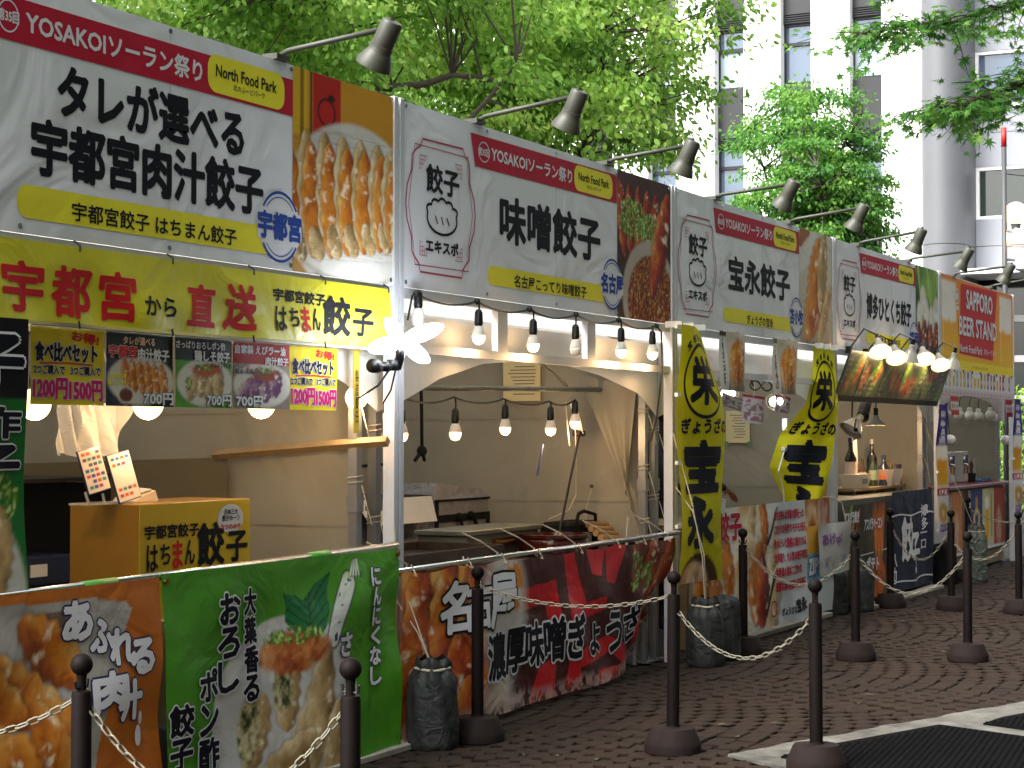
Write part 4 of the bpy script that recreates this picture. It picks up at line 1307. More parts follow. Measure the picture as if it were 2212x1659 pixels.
for ch, a, b, w, h in (('あ', -2.45, .82, .15, .135), ('ふ', -2.318, .755, .13, .115), ('れ', -2.205, .705, .14, .125), ('る', -2.09, .655, .13, .125), ('肉', -2.285, .545, .19, .14), ('汁', -2.165, .50, .14, .14)):
    lettering(t, ch, WINK, a - w / 2, b - h / 2, a + w / 2, b + h / 2, So, .006, .06, (mat('deep_blue_ink', '#1c2050', rough=.5), .11), .12)
draw(t, 'drops', WINK, [disc(-2.115, .36, .02, .04), disc(-2.10, .425, .012, .025)], So, .008)
Sg = wav(-.085, .013, 5.5, 5, 2.2, .96, -.035)
t = thing('counter_banner', 'bright green counter banner with leaf, white radish and dumpling plate', 'banner', (-1.05, -.09, .03), 'counter banners of the nearest stall')
def gb(X, Z):
    r = ramp(fbm(X * 2, Z * 2, 3), [(.2, '#428a1c'), (.8, '#549e26')])
    d = ell(X, Z, -1.08, .30, .56, .42)
    r = over(r, sm(d, .01), ramp(fbm(X * 3, Z * 3, 5), [(.2, '#b9b9bb'), (.8, '#d8d6d4')]))
    # shiso leaf
    leaf = polymask(X, Z, [(-1.105, .815), (-1.02, .80), (-.955, .775), (-.92, .80), (-.85, .84), (-.73, .888), (-.765, .80), (-.755, .72), (-.80, .645), (-.87, .60), (-.93, .605), (-1.03, .645), (-1.09, .69), (-1.08, .76)])
    r = over(r, leaf, '#1d6e3c')
    for i in range(6):
        for sx in (-1, 1):
            zz = .63 + .035 * i
            seg = np.abs((Z - zz) - sx * (X + .93) * (.45 + .1 * i)) < .004
            r = over(r, leaf * seg * ((X + .93) * sx > 0), '#0c3a20')
    r = over(r, leaf * (np.abs((X + .93) - (Z - .6) * .1) < .004), '#0c3a20')
    # radish
    da = rect((X + .66) * math.cos(.55) - (Z - .73) * math.sin(.55), (X + .66) * math.sin(.55) + (Z - .73) * math.cos(.55), -.05, -.20, .05, .16, .045)
    r = over(r, sm(da - .009), '#141a3a')
    r = over(r, sm(da), ramp(Z, [(.55, '#e2e4ea'), (.83, '#dfe6d8'), (.87, '#bcd58c')]))
    sp = (noise(X * 55, Z * 55, 7) > .83) * sm(da + .012)
    r = over(r, sp, '#2a2e5a')
    for i in range(4):
        a = -.565 + .018 * i
        stalk = rect((X - a) * math.cos(.5 - .22 * i) - (Z - .885) * math.sin(.5 - .22 * i), (X - a) * math.sin(.5 - .22 * i) + (Z - .885) * math.cos(.5 - .22 * i), -.007, -.035, .007, .045, .006)
        r = over(r, sm(stalk - .005), '#141a3a')
        r = over(r, sm(stalk), '#dfe8d0')
    # dumplings
    for i, (a, b, L, W, g_) in enumerate(((-1.33, .24, .36, .17, 70), (-.98, .18, .50, .20, 55), (-.86, .30, .55, .20, 75), (-1.13, .10, .5, .16, 25), (-.75, .14, .4, .16, 70), (-1.10, .40, .34, .19, 80))):
        r = gyoza(r, X, Z, a, b, L, W, RAD(g_), 160 + i, PALE, 5, '#6b4a2a')
    for (a, b, rx, rz, s) in ((-1.37, .27, .075, .14, 3), (-1.13, .42, .08, .10, 5)):
        dd = ell(X, Z, a, b, rx, rz, -.1)
        r = over(r, sm(dd, .02), ramp(fbm(X * 30, Z * 30, s), [(.3, '#2c3a1c'), (.45, '#7c7a52'), (.6, '#c4b88c'), (.8, '#dcd2ac')]))
    dd = ell(X, Z, -1.04, .56, .26, .095) + .05 * (fbm(X * 14, Z * 14, 4) - .5)
    r = over(r, sm(dd, .02), ramp(fbm(X * 16, Z * 16, 8), [(.25, '#8a3a18'), (.5, '#b8622c'), (.8, '#d89a5c')]))
    r = greens(r, X, Z, -1.05, .63, .22, .035, 6, 55)
    mold = (fbm(X * 40, Z * 40, 12) > .56) * np.clip((.10 - Z) / .10, 0, 1) * np.clip((X + .42) / .25, 0, 1)
    r = over(r, mold * .8, '#141c10')
    return r
print_sheet(t, 'cloth', -1.948, .03, -.135, .955, Sg, .0075, gb, BANNER)
def column(t, s, m, cx, z1, z0, w, S, **k):
    n = len(s)
    h = (z1 - z0) / n
    for i, ch in enumerate(s):
        sc_ = .55 if ch in 'っょ' else 1.0
        lettering(t, ch, m, cx - w * sc_ / 2, z1 - h * (i + 1) + h * .06, cx + w * sc_ / 2, z1 - h * i - h * (.06 if sc_ == 1 else .4), S, **k)
kw = dict(off=.007, bold=.045, outline=(WINK, .10), cut=.14)
column(t, '大葉香る', INK, -1.365, .862, .385, .095, Sg, **kw)
column(t, 'おろし', INK, -1.52, .855, .44, .14, Sg, **kw)
column(t, 'ポン酢', INK, -1.67, .56, .155, .135, Sg, **kw)
column(t, '餃子', INK, -1.86, .445, .18, .15, Sg, **kw)
column(t, 'にんにくなし', WINK, -.365, .885, .335, .085, Sg, off=.007, bold=.045, outline=(MATS['deep_blue_ink'], .10), cut=.16)
column(t, 'さっぱり', WINK, -.63, .61, .14, .10, Sg, off=.007, bold=.045, outline=(MATS['deep_blue_ink'], .10), cut=.16)
gr = MB()
for (x, z) in ((-1.93, .925), (-.15, .93), (-.15, .05), (-1.93, .05)):
    gr.tube([(x, -.10, z), (x, -.088, z)], .012, 10)
gr.build('grommets', mat('brass_grommet', '#8a6a3a', rough=.3, metal=.9), t)

# gold display box with logo
BOXM = mat('gold_box_side', '#86600e', rough=.5, var=.06, vscale=5)
BOXF = mat('gold_box_front', '#c8a41e', rough=.35, var=.04, vscale=4, spec=.5)
t = thing('display_box', 'gold counter box printed with the shop name inside the nearest stall', 'box', (-1.2, .6, .72))
MB().box(-1.60, .302, .72, -.80, .66, 1.206, None, .004).build('body', BOXM, t)
MB().box(-1.597, .298, .722, -.803, .3015, 1.203).build('front_print', BOXF, t)
Sb = flat(.2975)
hachiman(t, -1.565, .922, .735, .20, Sb, None)
draw(t, 'sticker', mat('pale_sticker', '#c9c7cc', rough=.4), [disc(-.955, 1.122, .098, .064)], Sb, .0015)
lettering(t, '日本三大\n餃子の一つ', INK, -1.02, 1.112, -.89, 1.165, Sb, .003, .02)
lettering(t, 'うつのみや', SCARLET, -1.03, 1.075, -.88, 1.098, Sb, .003, .04)
# counter table below
t = thing('counter_table', 'plain wooden counter table behind the orange and green banners', 'table', (-1.7, .6, 0))
MB().box(-3.4, .22, .67, -.25, .95, .72).build('top', WOOD, t)
for (x, y) in ((-3.3, .3), (-.35, .3), (-3.3, .87), (-.35, .87)):
    MB().box(x - .03, y - .03, 0, x + .03, y + .03, .67).build('leg', WOOD, t)
# price cards in acrylic stands
CARD = mat('laminated_card', '#ffffff', rough=.15, attr=True, spec=.6)
def card(t, M, w, h, seed):
    rs = np.random.RandomState(seed)
    nx, nz = 34, 50
    U, V = np.meshgrid(np.linspace(0, w, nx), np.linspace(0, h, nz), indexing='ij')
    r = full(U, '#d9cfc8')
    for j in range(7):
        for i in range(4):
            if rs.rand() < .22 or (seed == 2 and 1 < j < 5): continue
            cx, cz = w * (.18 + .22 * i), h * (.12 + .13 * j)
            r = over(r, sm(rect(U, V, cx - .012, cz - .007, cx + .012, cz + .007), .004), ['#b0405c', '#3c5a9a', '#c0603c', '#5a5a66', '#3a8a8a'][rs.randint(5)])
    P = np.stack([U.ravel(), np.zeros(U.size), V.ravel()], -1)
    P = np.array([tuple(M @ Vector(p)) for p in P])
    place('card', P, grid_faces(nx, nz), CARD, t, False, r.reshape(-1, 3).astype(np.float32))
    MB().box(-.004, .002, -.004, w + .004, .008, h + .004, M).build('backing', mat('dark_card_backing', '#24284a', rough=.4), t)
t = thing('card_stand', 'pair of laminated payment cards leaning in a clear stand on the gold box', 'card stand', (-1.7, .45, 1.206))
card(t, Matrix.Translation((-1.79, .40, 1.252)) @ Matrix.Rotation(RAD(-10), 4, 'Y') @ Matrix.Rotation(RAD(-12), 4, 'X'), .135, .178, 1)
card(t, Matrix.Translation((-1.62, .38, 1.212)) @ Matrix.Rotation(RAD(-10), 4, 'Y') @ Matrix.Rotation(RAD(-12), 4, 'X'), .14, .20, 2)
MB().box(-1.80, .40, 1.206, -1.50, .50, 1.214).tube([(-1.76, .43, 1.214), (-1.77, .44, 1.26)], .006, 6).tube([(-1.66, .43, 1.214), (-1.66, .44, 1.25)], .006, 6).build('foot', CLEAR, t)
t = thing('card_reader', 'small beige card reader lying on the gold box', 'card reader', (-1.37, .48, 1.206))
MB().add([(-1.46, .44, 1.207), (-1.31, .42, 1.207), (-1.30, .54, 1.207), (-1.45, .56, 1.207), (-1.45, .445, 1.222), (-1.32, .43, 1.255), (-1.31, .535, 1.262), (-1.44, .55, 1.226)],
         [(3, 2, 1, 0), (4, 5, 6, 7), (0, 1, 5, 4), (1, 2, 6, 5), (2, 3, 7, 6), (3, 0, 4, 7)]).build('body', mat('beige_plastic', '#c9b79c', rough=.35), t)
MB().add([(-1.395, .45, 1.244), (-1.33, .44, 1.2605), (-1.322, .525, 1.266), (-1.385, .535, 1.250)], [(0, 1, 2, 3)]).build('screen', mat('reader_screen', '#d8c8ae', rough=.1), t)
# hanging plastic bags
BAG = mat('white_plastic_bag', '#dddcd8', rough=.3, transl=.3, wrinkle=.35, wscale=12, spec=.5)
t = thing('plastic_bags', 'bunch of white plastic carrier bags hanging under the menu posters', 'bags', (-1.5, .6, 1.42))
for i, (a, b, c, d, y) in enumerate(((-1.71, -1.60, -1.71, -1.55, .62), (-1.64, -1.30, -1.60, -1.38, .58))):
    def bagf(U, V, a=a, b=b, c=c, d=d, y=y, i=i):
        x0, x1 = c + (a - c) * V, d + (b - d) * V
        fold = .028 * np.sin(U * (9 + 4 * i) + V * 3 + i) * (1 - .3 * V) + .012 * np.sin(U * 23 + V * 9)
        return x0 + (x1 - x0) * U, y + fold, 1.405 + .012 * np.sin(U * 8 + i) + V * .235
    sheet('bag', bagf, 33, 17, BAG, t)
MB().tube([(-1.68, .6, 1.63), (-1.66, .58, 1.76), (-1.5, .6, 1.95)], .003, 5).tube([(-1.40, .58, 1.63), (-1.45, .58, 1.76), (-1.5, .6, 1.95)], .003, 5).build('cord', ROPE, t)
# wooden beam, olive tarp, black rack in the back of the first stall
MB().tube([(-.12, -.02, 1.462), (-.13, .2, 1.448), (-.15, .97, 1.392)], .026, 4).build('wooden_beam', WOOD)
o = bpy.data.objects['wooden_beam']
tag(o, 'pale wooden beam running back along the side of the nearest stall', 'beam')
t = thing('tarpaulin', 'olive brown tarpaulin screen at the back of the nearest stall', 'tarpaulin', (-.1, 2.2, 0))
sheet('cloth', lambda U, V: (-.095 + .01 * np.sin(U * 20), .93 + U * 2.6, .02 + V * (1.36 - .08 * U)), 41, 9, OLIVE, t)
t = thing('storage_rack', 'black metal storage rack in the dark back corner of the nearest stall', 'rack', (-.6, 1.9, 0))
for (x, y) in ((-.95, 1.55), (-.28, 1.55), (-.95, 2.5), (-.28, 2.5)):
    MB().box(x - .02, y - .02, 0, x + .02, y + .02, 1.30).build('post', BLACK, t)
for z in (.3, .75, 1.28):
    MB().box(-.96, 1.54, z - .02, -.27, 2.51, z).build('shelf', BLACK, t)
MB().box(-.30, 1.56, .31, -.275, 2.49, 1.25).build('rear_panel', BLACK, t)
t = thing('crate', 'dark blue plastic crate on the black storage rack', 'crate', (-.6, 1.8, .75))
MB().box(-.9, 1.6, .752, -.45, 2.0, .90, None, .01).build('body', mat('dark_blue_plastic', '#232c44', rough=.4), t)
MB().box(-.78, 1.594, .80, -.66, 1.5995, .86).build('sticker', OPAL, t)
# globe bulbs of the nearest stall
def globe(x, y, z, r, label, mt=WARMGLOBE, top=2.05):
    t = thing('globe_bulb', label, 'bulb', (x, y, z - r), 'round globe bulbs in the nearest stall')
    MB().ball((x, y, z), r, 18, 12).build('glass', mt, t, True)
    lamp_light(t, (x, y, z - r - .03), 1.5)
    MB().lathe([(.022, 0), (.024, .03), (.02, .07), (.008, .08)], (x, y, z + r - .006), 12).build('socket', BLACK, t, True)
    MB().tube([(x, y, z + r + .06), (x + .01, y, top)], .005, 6).build('cable', RUBBER, t)
globe(-2.235, .30, 1.612, .062, 'globe bulb beside the black and green hanging banner')
globe(-1.542, .30, 1.622, .065, 'globe bulb under the dark menu poster')
globe(-.714, .30, 1.632, .065, 'globe bulb under the red headed menu poster')
globe(-.145, .14, 1.672, .055, 'globe bulb hanging by the tent leg at the right of the nearest stall')
t = thing('yellow_tag', 'narrow yellow strip tag hanging beside the globe bulb and tent leg', 'tag', (-.30, .05, 1.5))
MB().box(-.315, .05, 1.50, -.265, .056, 1.895).build('strip', mat('yellow_strip', '#b99a2c', rough=.5), t)
lettering(t, '製\n造\n責\n任', INK, -.305, 1.55, -.277, 1.80, flat(.0485), .001, 0)
# cold white petal lamp on a clamp
t = thing('petal_lamp', 'dazzling cold white folding petal lamp clamped to the post', 'lamp', (-.36, -.22, 1.80))
ctr = Vector((-.37, -.24, 1.925))
for (dx, dz, L) in ((-.31, -.05, .31), (.34, .085, .35), (-.16, .085, .19), (.21, -.085, .225)):
    tip = ctr + Vector((dx, -.02, dz))
    d = (tip - ctr).normalized()
    w = Vector((0, 1, 0)).cross(d).normalized()
    pts, pb = [], []
    for k in range(16):
        a = 2 * math.pi * k / 16
        p = ctr + d * (L * .52 + L * .50 * math.cos(a)) + w * (.036 * math.sin(a))
        pts.append(p + Vector((0, -.012, 0)))
        pb.append(p + Vector((0, .012, 0)))
    MB().add(pts + pb, [tuple(range(16)), tuple(range(31, 15, -1))] + [(k, 16 + k, 16 + (k + 1) % 16, (k + 1) % 16) for k in range(16)]).build('petal', COLDLED, t)
MB().ball(tuple(ctr), .03, 14, 9).build('core', COLDLED, t, True)
lamp_light(t, tuple(ctr + Vector((0, -.10, 0))), 1.0, (.85, .92, 1.0), .1)
MB().tube([tuple(ctr + Vector((0, .01, -.04))), (-.345, -.22, 1.86), (-.345, -.20, 1.80)], .022, 10).build('neck', BLACK, t, True)
MB().tube([(-.55, -.19, 1.806), (-.50, -.19, 1.806)], .032, 12).tube([(-.50, -.19, 1.806), (-.35, -.19, 1.808)], .013, 8).tube([(-.44, -.19, 1.806), (-.41, -.19, 1.806)], .024, 10).tube([(-.36, -.19, 1.79), (-.36, -.19, 1.84)], .03, 10).tube([(-.36, -.19, 1.81), (-.12, -.03, 1.81)], .012, 8).build('clamp', BLACK, t, True)
MB().tube([(-.34, -.19, 1.79), (-.33, -.16, 1.70), (-.30, -.10, 1.64), (-.16, -.02, 1.60)], .005, 6).tube([(-.40, -.19, 1.79), (-.46, -.17, 1.72), (-.52, -.1, 1.66)], .005, 6).build('cable', RUBBER, t)
# ================================================================== STALL 2: festoon bulbs, red banner, kitchen things
def small_bulb(t, x, y, ztop, zb, lit=True, big=False):
    """drop cable, black socket and bulb, as three parts"""
    MB().tube([(x, y, ztop), (x + .006, y, (ztop + zb) / 2 + .06), (x, y, zb + .12)], .0055, 6).build('drop_cable', RUBBER, t)
    MB().lathe([(.012, .055), (.020, .06), (.023, .075), (.021, .13), (.012, .145)], (x, y, zb), 12).build('socket', BLACK, t, True)
    MB().lathe([(.020, .058), (.026, .045), (.034, .018), (.034, .010)], (x, y, zb), 14).build('bulb_collar', OPAL, t, True)
    prof = [(.0342, .010), (.035, -.002), (.031, -.02), (.020, -.033), (.004, -.038)]
    MB().lathe(prof, (x, y, zb), 14).build('bulb', WARMBULB if lit else OPAL, t, True)
    if lit: lamp_light(t, (x, y, zb - .075), 1.0)
def sagcord(pts, sag, n=9):
    out = []
    for a, b in zip(pts[:-1], pts[1:]):
        a, b = Vector(a), Vector(b)
        for s in np.linspace(0, 1, n)[:-1]:
            p = a.lerp(b, s)
            p.z -= sag * 4 * s * (1 - s)
            out.append(tuple(p))
    out.append(tuple(pts[-1]))
    return out
GF = 'festoon bulbs of the miso dumpling stall'
t = thing('bulb_string', 'black festoon cable with six bulbs under the miso dumpling sign', 'string lights', (1.7, -.05, 2.0), GF)
nodes = [(.101, -.05, 2.182), (.737, -.05, 2.186), (1.355, -.05, 2.182), (1.964, -.05, 2.188), (2.582, -.05, 2.190), (3.19, -.05, 2.186)]
MB().tube([(.05, -.03, 2.05), (.06, -.05, 2.17)] + sagcord(nodes, .035) + [(3.27, -.05, 2.15), (3.30, -.04, 1.9), (3.31, .0, 1.6), (3.33, .05, 1.45)], .006, 6).build('cable', RUBBER, t)
nd = MB()
for p in nodes:
    nd.ball(p, .018, 8, 5)
nd.build('cable_joint', RUBBER, t)
for i, (x, z) in enumerate(((.119, 2.055), (.754, 2.0), (1.40, 1.985), (1.957, 1.985), (2.62, 2.0), (3.12, 2.005))):
    small_bulb(t, x, -.05, nodes[i][2], z, i not in (0, 3))
t = thing('bulb_string', 'second festoon string with five lit bulbs hung from the pipe inside the miso stall', 'string lights', (1.9, .45, 1.5), GF)
nodes = [(.84, .45, 1.69), (1.40, .45, 1.705), (2.02, .45, 1.705), (2.64, .45, 1.70), (3.03, .45, 1.715)]
MB().tube(sagcord(nodes, .03), .006, 6).build('cable', RUBBER, t)
for (x, z), n_ in zip(((.82, 1.492), (1.421, 1.497), (2.042, 1.527), (2.667, 1.523), (3.03, 1.567)), nodes):
    small_bulb(t, x, .45, n_[2], z)
t = thing('cross_pipe', 'dull metal pipe across the inside of the miso dumpling stall', 'pipe', (2.2, .45, 1.75))
MB().tube([(.95, .45, 1.746), (3.50, .45, 1.79)], .016, 10).build('pipe', ZINC, t, True)
MB().tube([(2.9, .46, 1.80), (2.75, .46, 1.88), (2.45, .5, 2.0), (2.2, .6, 2.06)], .007, 6).tube([(2.95, .46, 1.80), (2.85, .47, 1.86), (2.5, .5, 1.96), (2.35, .5, 2.04)], .006, 6).build('bundled_cable', ROPE, t)
# paper notice on the side wall
def notice(X0, y0, z0, y1, z1, label, seed):
    t = thing('paper_notice', label, 'notice', (X0, (y0 + y1) / 2, z0))
    MB().box(X0 - .004, y0, z0, X0 + .001, y1, z1).build('sheet', mat('cream_paper', '#c9b98a', rough=.7), t)
    ln = MB()
    rs = np.random.RandomState(seed)
    for i in range(9):
        zz = z1 - .04 - i * (z1 - z0 - .06) / 9
        a = y0 + .03 + rs.uniform(0, .03)
        ln.box(X0 - .0052, a, zz, X0 - .0042, y1 - .03 - rs.uniform(0, .08), zz + .006)
    ln.build('text_lines', GREYINK, t)
notice(3.49, .92, 1.72, 1.20, 1.99, 'cream paper notice pinned inside the miso dumpling stall', 1)
notice(7.08, .70, 1.42, .91, 1.69, 'cream paper notice with green tape inside the yellow flag stall', 2)
o = MB().box(7.074, .68, 1.395, 7.079, .72, 1.43).box(7.074, .89, 1.395, 7.079, .93, 1.43).build('tape', mat('green_masking_tape', '#4a7a58', rough=.6), [q for q in COL.objects if q.name.startswith('paper_notice')][-1])
# pulled back flap of the side wall
t = thing('tent_flap', 'cream tent flap pulled back diagonally inside the miso stall', 'tent flap', (3.46, .4, .8))
def flap(U, V):
    # U along from top edge to tie point, V across towards the front
    y = .62 - .48 * U * (1 - V) - .42 * V * (1 - .15 * U)
    z = 1.90 - 1.06 * U * (1 - V * .25) - .10 * V * (1 - U)
    f = .03 * np.sin(V * 14 + U * 2) * (.25 + U * .5)
    return 3.44 + f - .03 * U, y, z
sheet('cloth', flap, 41, 41, CREAM, t)
MB().tube([(3.40, .50, 1.14), (3.40, .54, 1.0), (3.42, .55, .85)], .003, 5).build('tie_cord', ROPE, t)
MB().tube([(3.400, .50, 1.15), (3.407, .505, 1.15)], .014, 10).build('eyelet', RUSTY, t)
t = thing('power_strip', 'white power strip with plugs hanging in the miso dumpling stall', 'power strip', (3.1, .5, 1.5))
for (a, b) in (((3.10, .50, 1.70), (3.18, .50, 1.58)), ((3.17, .50, 1.60), (3.22, .50, 1.50))):
    MB().tube([a, b], .022, 6).build('strip', OPAL, t)
MB().box(3.16, .48, 1.48, 3.26, .53, 1.52, None, .008).build('plug', BLACK, t)
MB().tube([(3.21, .5, 1.50), (3.06, .5, 1.2), (2.87, .5, .80)], .009, 6).build('black_cable', RUBBER, t)
MB().tube([(3.14, .5, 1.58), (3.20, .52, 1.3), (3.24, .54, 1.1), (3.15, .55, 1.0), (2.95, .6, .95)], .004, 5).tube([(3.0, .5, 1.70), (3.02, .5, 1.55), (3.05, .5, 1.42)], .006, 5).build('thin_cord', ROPE, t)
MB().tube([(2.66, .5, 1.43), (2.62, .5, 1.33), (2.58, .5, 1.24)], .007, 5).build('blue_cord', mat('blue_cord', '#2a3a6a', rough=.6), t)
# work table with its load
t = thing('work_table', 'steel topped work table inside the miso dumpling stall', 'table', (1.9, .6, 0))
MB().box(.3, .12, .70, 3.42, .95, .735).build('top', ZINC, t)
for (x, y) in ((.36, .18), (3.36, .18), (.36, .88), (3.36, .88)):
    MB().tube([(x, y, 0), (x, y, .70)], .02, 8).build('leg', ALU, t)
t = thing('griddle', 'greasy iron griddle plate on the work table behind the red banner', 'griddle', (1.1, .5, .735))
MB().box(.45, .35, .737, 1.82, .92, .80).build('body', RUSTY, t)
rim = MB().box(.45, .345, .80, 1.82, .36, .858).box(.45, .91, .80, 1.82, .925, .858).box(.45, .361, .80, .465, .909, .858).box(1.805, .361, .80, 1.82, .909, .858)
rim.build('rim', RUSTY, t)
MB().box(.48, .38, .801, 1.79, .90, .815).build('plate', mat('black_griddle_plate', '#1c1a19', rough=.35, metal=.5, var=.2, vscale=8), t)
t = thing('steel_box', 'galvanised steel box with a handle slot on the work table', 'box', (2.3, .75, .735))
MB().box(1.84, .60, .737, 2.80, .93, .895, None, .006).build('body', ZINC, t)
MB().box(1.82, .585, .895, 2.82, .945, .925, None, .004).build('lid', ZINC, t)
MB().tube([(2.20, .60, .845), (2.22, .575, .84), (2.42, .575, .84), (2.44, .60, .845)], .010, 8).box(2.16, .592, .815, 2.48, .5995, .865).build('handle', mat('brass_handle', '#8a6a3a', rough=.3, metal=1.0), t)
t = thing('clay_pot', 'dark red glazed pot on the work table beside the steel box', 'pot', (2.67, .42, .735))
auto_smooth(MB().lathe([(.17, 0), (.21, .03), (.225, .10), (.215, .115), (.23, .122), (.23, .14), (.205, .142), (.19, .08), (.01, .03)], (2.64, .42, .736), 28).build('body', mat('red_brown_glaze', '#3c100c', rough=.15, var=.2, vscale=10, spec=.6), t), 50)
t = thing('tote_bag', 'black tote bag with a white label on the work table', 'bag', (3.2, .52, .735))
MB().box(2.95, .44, .737, 3.40, .66, .93, None, .02).build('body', BLACKCLOTH, t)
MB().tube([(3.02, .44, .92), (3.04, .43, .985), (3.12, .43, 1.0), (3.30, .43, .97), (3.33, .44, .92)], .012, 6).build('handle', BLACKCLOTH, t)
MB().box(3.10, .4365, .765, 3.26, .4395, .86).build('label_patch', OPAL, t)
t = thing('board_bundle', 'rolled cardboard bundle leaning at the right end of the work table', 'cardboard', (3.35, .34, .735))
CARDB = mat('brown_cardboard', '#9a7a52', rough=.8, var=.1, vscale=12)
for i in range(5):
    MB().tube([(3.17, .30 + .035 * i, .80 + .028 * i), (3.46, .28 + .035 * i, .775 + .030 * i)], .022, 9).build('roll', CARDB, t)
MB().box(3.20, .21, .737, 3.45, .30, .79).build('carton', BLACKCLOTH, t)
MB().box(3.26, .195, .76, 3.30, .198, .96, Matrix.Translation((3.28, .2, .8)) @ Matrix.Rotation(RAD(12), 4, 'Y') @ Matrix.Translation((-3.28, -.2, -.8))).build('white_tag', OPAL, t)
# insulated bags
t = thing('cooler_bag', 'tall silver grey insulated bag with black straps in the miso dumpling stall', 'cooler bag', (3.0, 1.35, 0))
MB().box(2.58, 1.22, .45, 3.30, 1.62, 1.075, None, .015).build('body', GREYCLOTH, t)
MB().add([(2.56, 1.215, 1.07), (3.32, 1.215, 1.07), (3.32, 1.64, 1.07), (2.56, 1.64, 1.07), (2.62, 1.24, 1.185), (3.26, 1.25, 1.13), (3.30, 1.60, 1.14), (2.60, 1.60, 1.17)], [(0, 1, 5, 4), (1, 2, 6, 5), (2, 3, 7, 6), (3, 0, 4, 7), (4, 5, 6, 7)]).build('lid', GREYCLOTH, t)
st = MB().box(2.56, 1.21, .93, 3.31, 1.219, .975).box(2.565, 1.209, .45, 2.60, 1.2195, .929).box(3.27, 1.209, .45, 3.305, 1.2195, .929).box(2.565, 1.209, .976, 2.60, 1.2195, 1.07)
st.box(2.56, 1.209, 1.062, 3.31, 1.2195, 1.075).build('strap', BLACKCLOTH, t)
MB().tube([(2.86, 1.20, .96), (2.89, 1.19, .88), (2.93, 1.20, .82)], .013, 6).tube([(3.04, 1.20, .96), (3.09, 1.19, .89), (3.11, 1.20, .83)], .013, 6).ball((2.86, 1.20, .955), .03, 8, 5).ball((3.02, 1.20, .96), .03, 8, 5).build('loose_strap', BLACKCLOTH, t)
t = thing('cooler_bag', 'wide open grey insulated bag with white inside behind the tent leg', 'cooler bag', (2.0, 1.2, 0))
MB().box(1.45, 1.15, .45, 2.36, 1.6, 1.09, None, .012).build('body', GREYCLOTH, t)
MB().box(1.44, 1.14, 1.09, 2.38, 1.61, 1.115).build('rim', BLACKCLOTH, t)
MB().add([(1.45, 1.60, 1.116), (2.36, 1.60, 1.116), (2.40, 1.50, 1.30), (1.45, 1.52, 1.27)], [(0, 1, 2, 3)]).add([(1.45, 1.13, 1.11), (2.36, 1.13, 1.11), (2.24, 1.02, .96), (1.45, 1.02, .96)], [(0, 1, 2, 3)]).build('open_flap', mat('silver_lining', '#a5a6a6', rough=.4, var=.08, vscale=8), t)
MB().tube([(1.45, 1.51, 1.275), (2.40, 1.49, 1.305), (2.55, 1.45, 1.12)], .010, 6).tube([(2.40, 1.49, 1.305), (2.25, 1.3, 1.13)], .008, 6).build('frame_wire', BLACKCLOTH, t)
t = thing('hanging_hoist', 'dark knotted strap hanging above the cooler bags', 'strap', (1.5, .5, 1.3))
MB().tube([(2.25, 1.15, 2.0), (2.27, 1.15, 1.65), (2.31, 1.17, 1.42)], .012, 6).ball((2.31, 1.17, 1.39), .035, 8, 6).tube([(2.31, 1.17, 1.39), (2.24, 1.18, 1.33)], .012, 6).tube([(2.31, 1.17, 1.39), (2.36, 1.18, 1.33)], .012, 6).build('strap', BLACKCLOTH, t)
# red counter banner on a pipe
t = thing('banner_rail', 'bright steel pipe rail above the red miso banner', 'rail', (1.7, -.05, .84))
MB().tube([(-.14, -.05, .836), (3.56, -.05, .852)], .017, 12).build('pipe', STEEL, t, True)
cd = MB()
for x in (.02, .60, .98, 1.42, 1.95, 2.5, 2.9, 3.3):
    cd.tube([(x, -.07, .865), (x + .015, -.075, .84), (x, -.10, .81), (x - .01, -.06, .83), (x, -.04, .87)], .004, 5)
    if x not in (.60, 2.9): cd.tube([(x, -.05, .865), (x - .10, .0, .93), (x - .17, .08, .98)], .004, 5)
cd.build('tie_cord', ROPE, t)
def s2(x, z, o=0.0):
    x = np.asarray(x, float); z = np.asarray(z, float)
    k = np.clip((.82 - z) / .3, .1, 1)
    d = .012 * k * (np.sin(x * 5 + 1.5 * np.sin(z * 5)) + .6 * np.sin(x * 11 + z * 9))
    c = np.clip((x - 2.3) / 1.0, 0, 1) ** 2 * np.clip((.75 - z) / .7, 0, 1)      # lower right corner blown in and up
    d = d + .16 * c + .05 * c * np.sin(x * 16 + z * 8)
    z2 = z + np.clip((x - 2.45) / .9, 0, 1) ** 1.6 * np.clip((.6 - z) / .55, 0, 1) * .27
    x2 = x - c * .25
    top = np.clip((z - .70) / .12, 0, 1)
    z2 = z2 - top * .020 * np.abs(np.sin(x * 6.2 + .4))
    return np.stack(np.broadcast_arrays(x2, -.085 + d - o, z2), -1)
FIRE = [(0, '#4a1206'), (.2, '#8e2a0c'), (.4, '#c65416'), (.58, '#e08428'), (.75, '#f0b860'), (1, '#f8e6ba')]
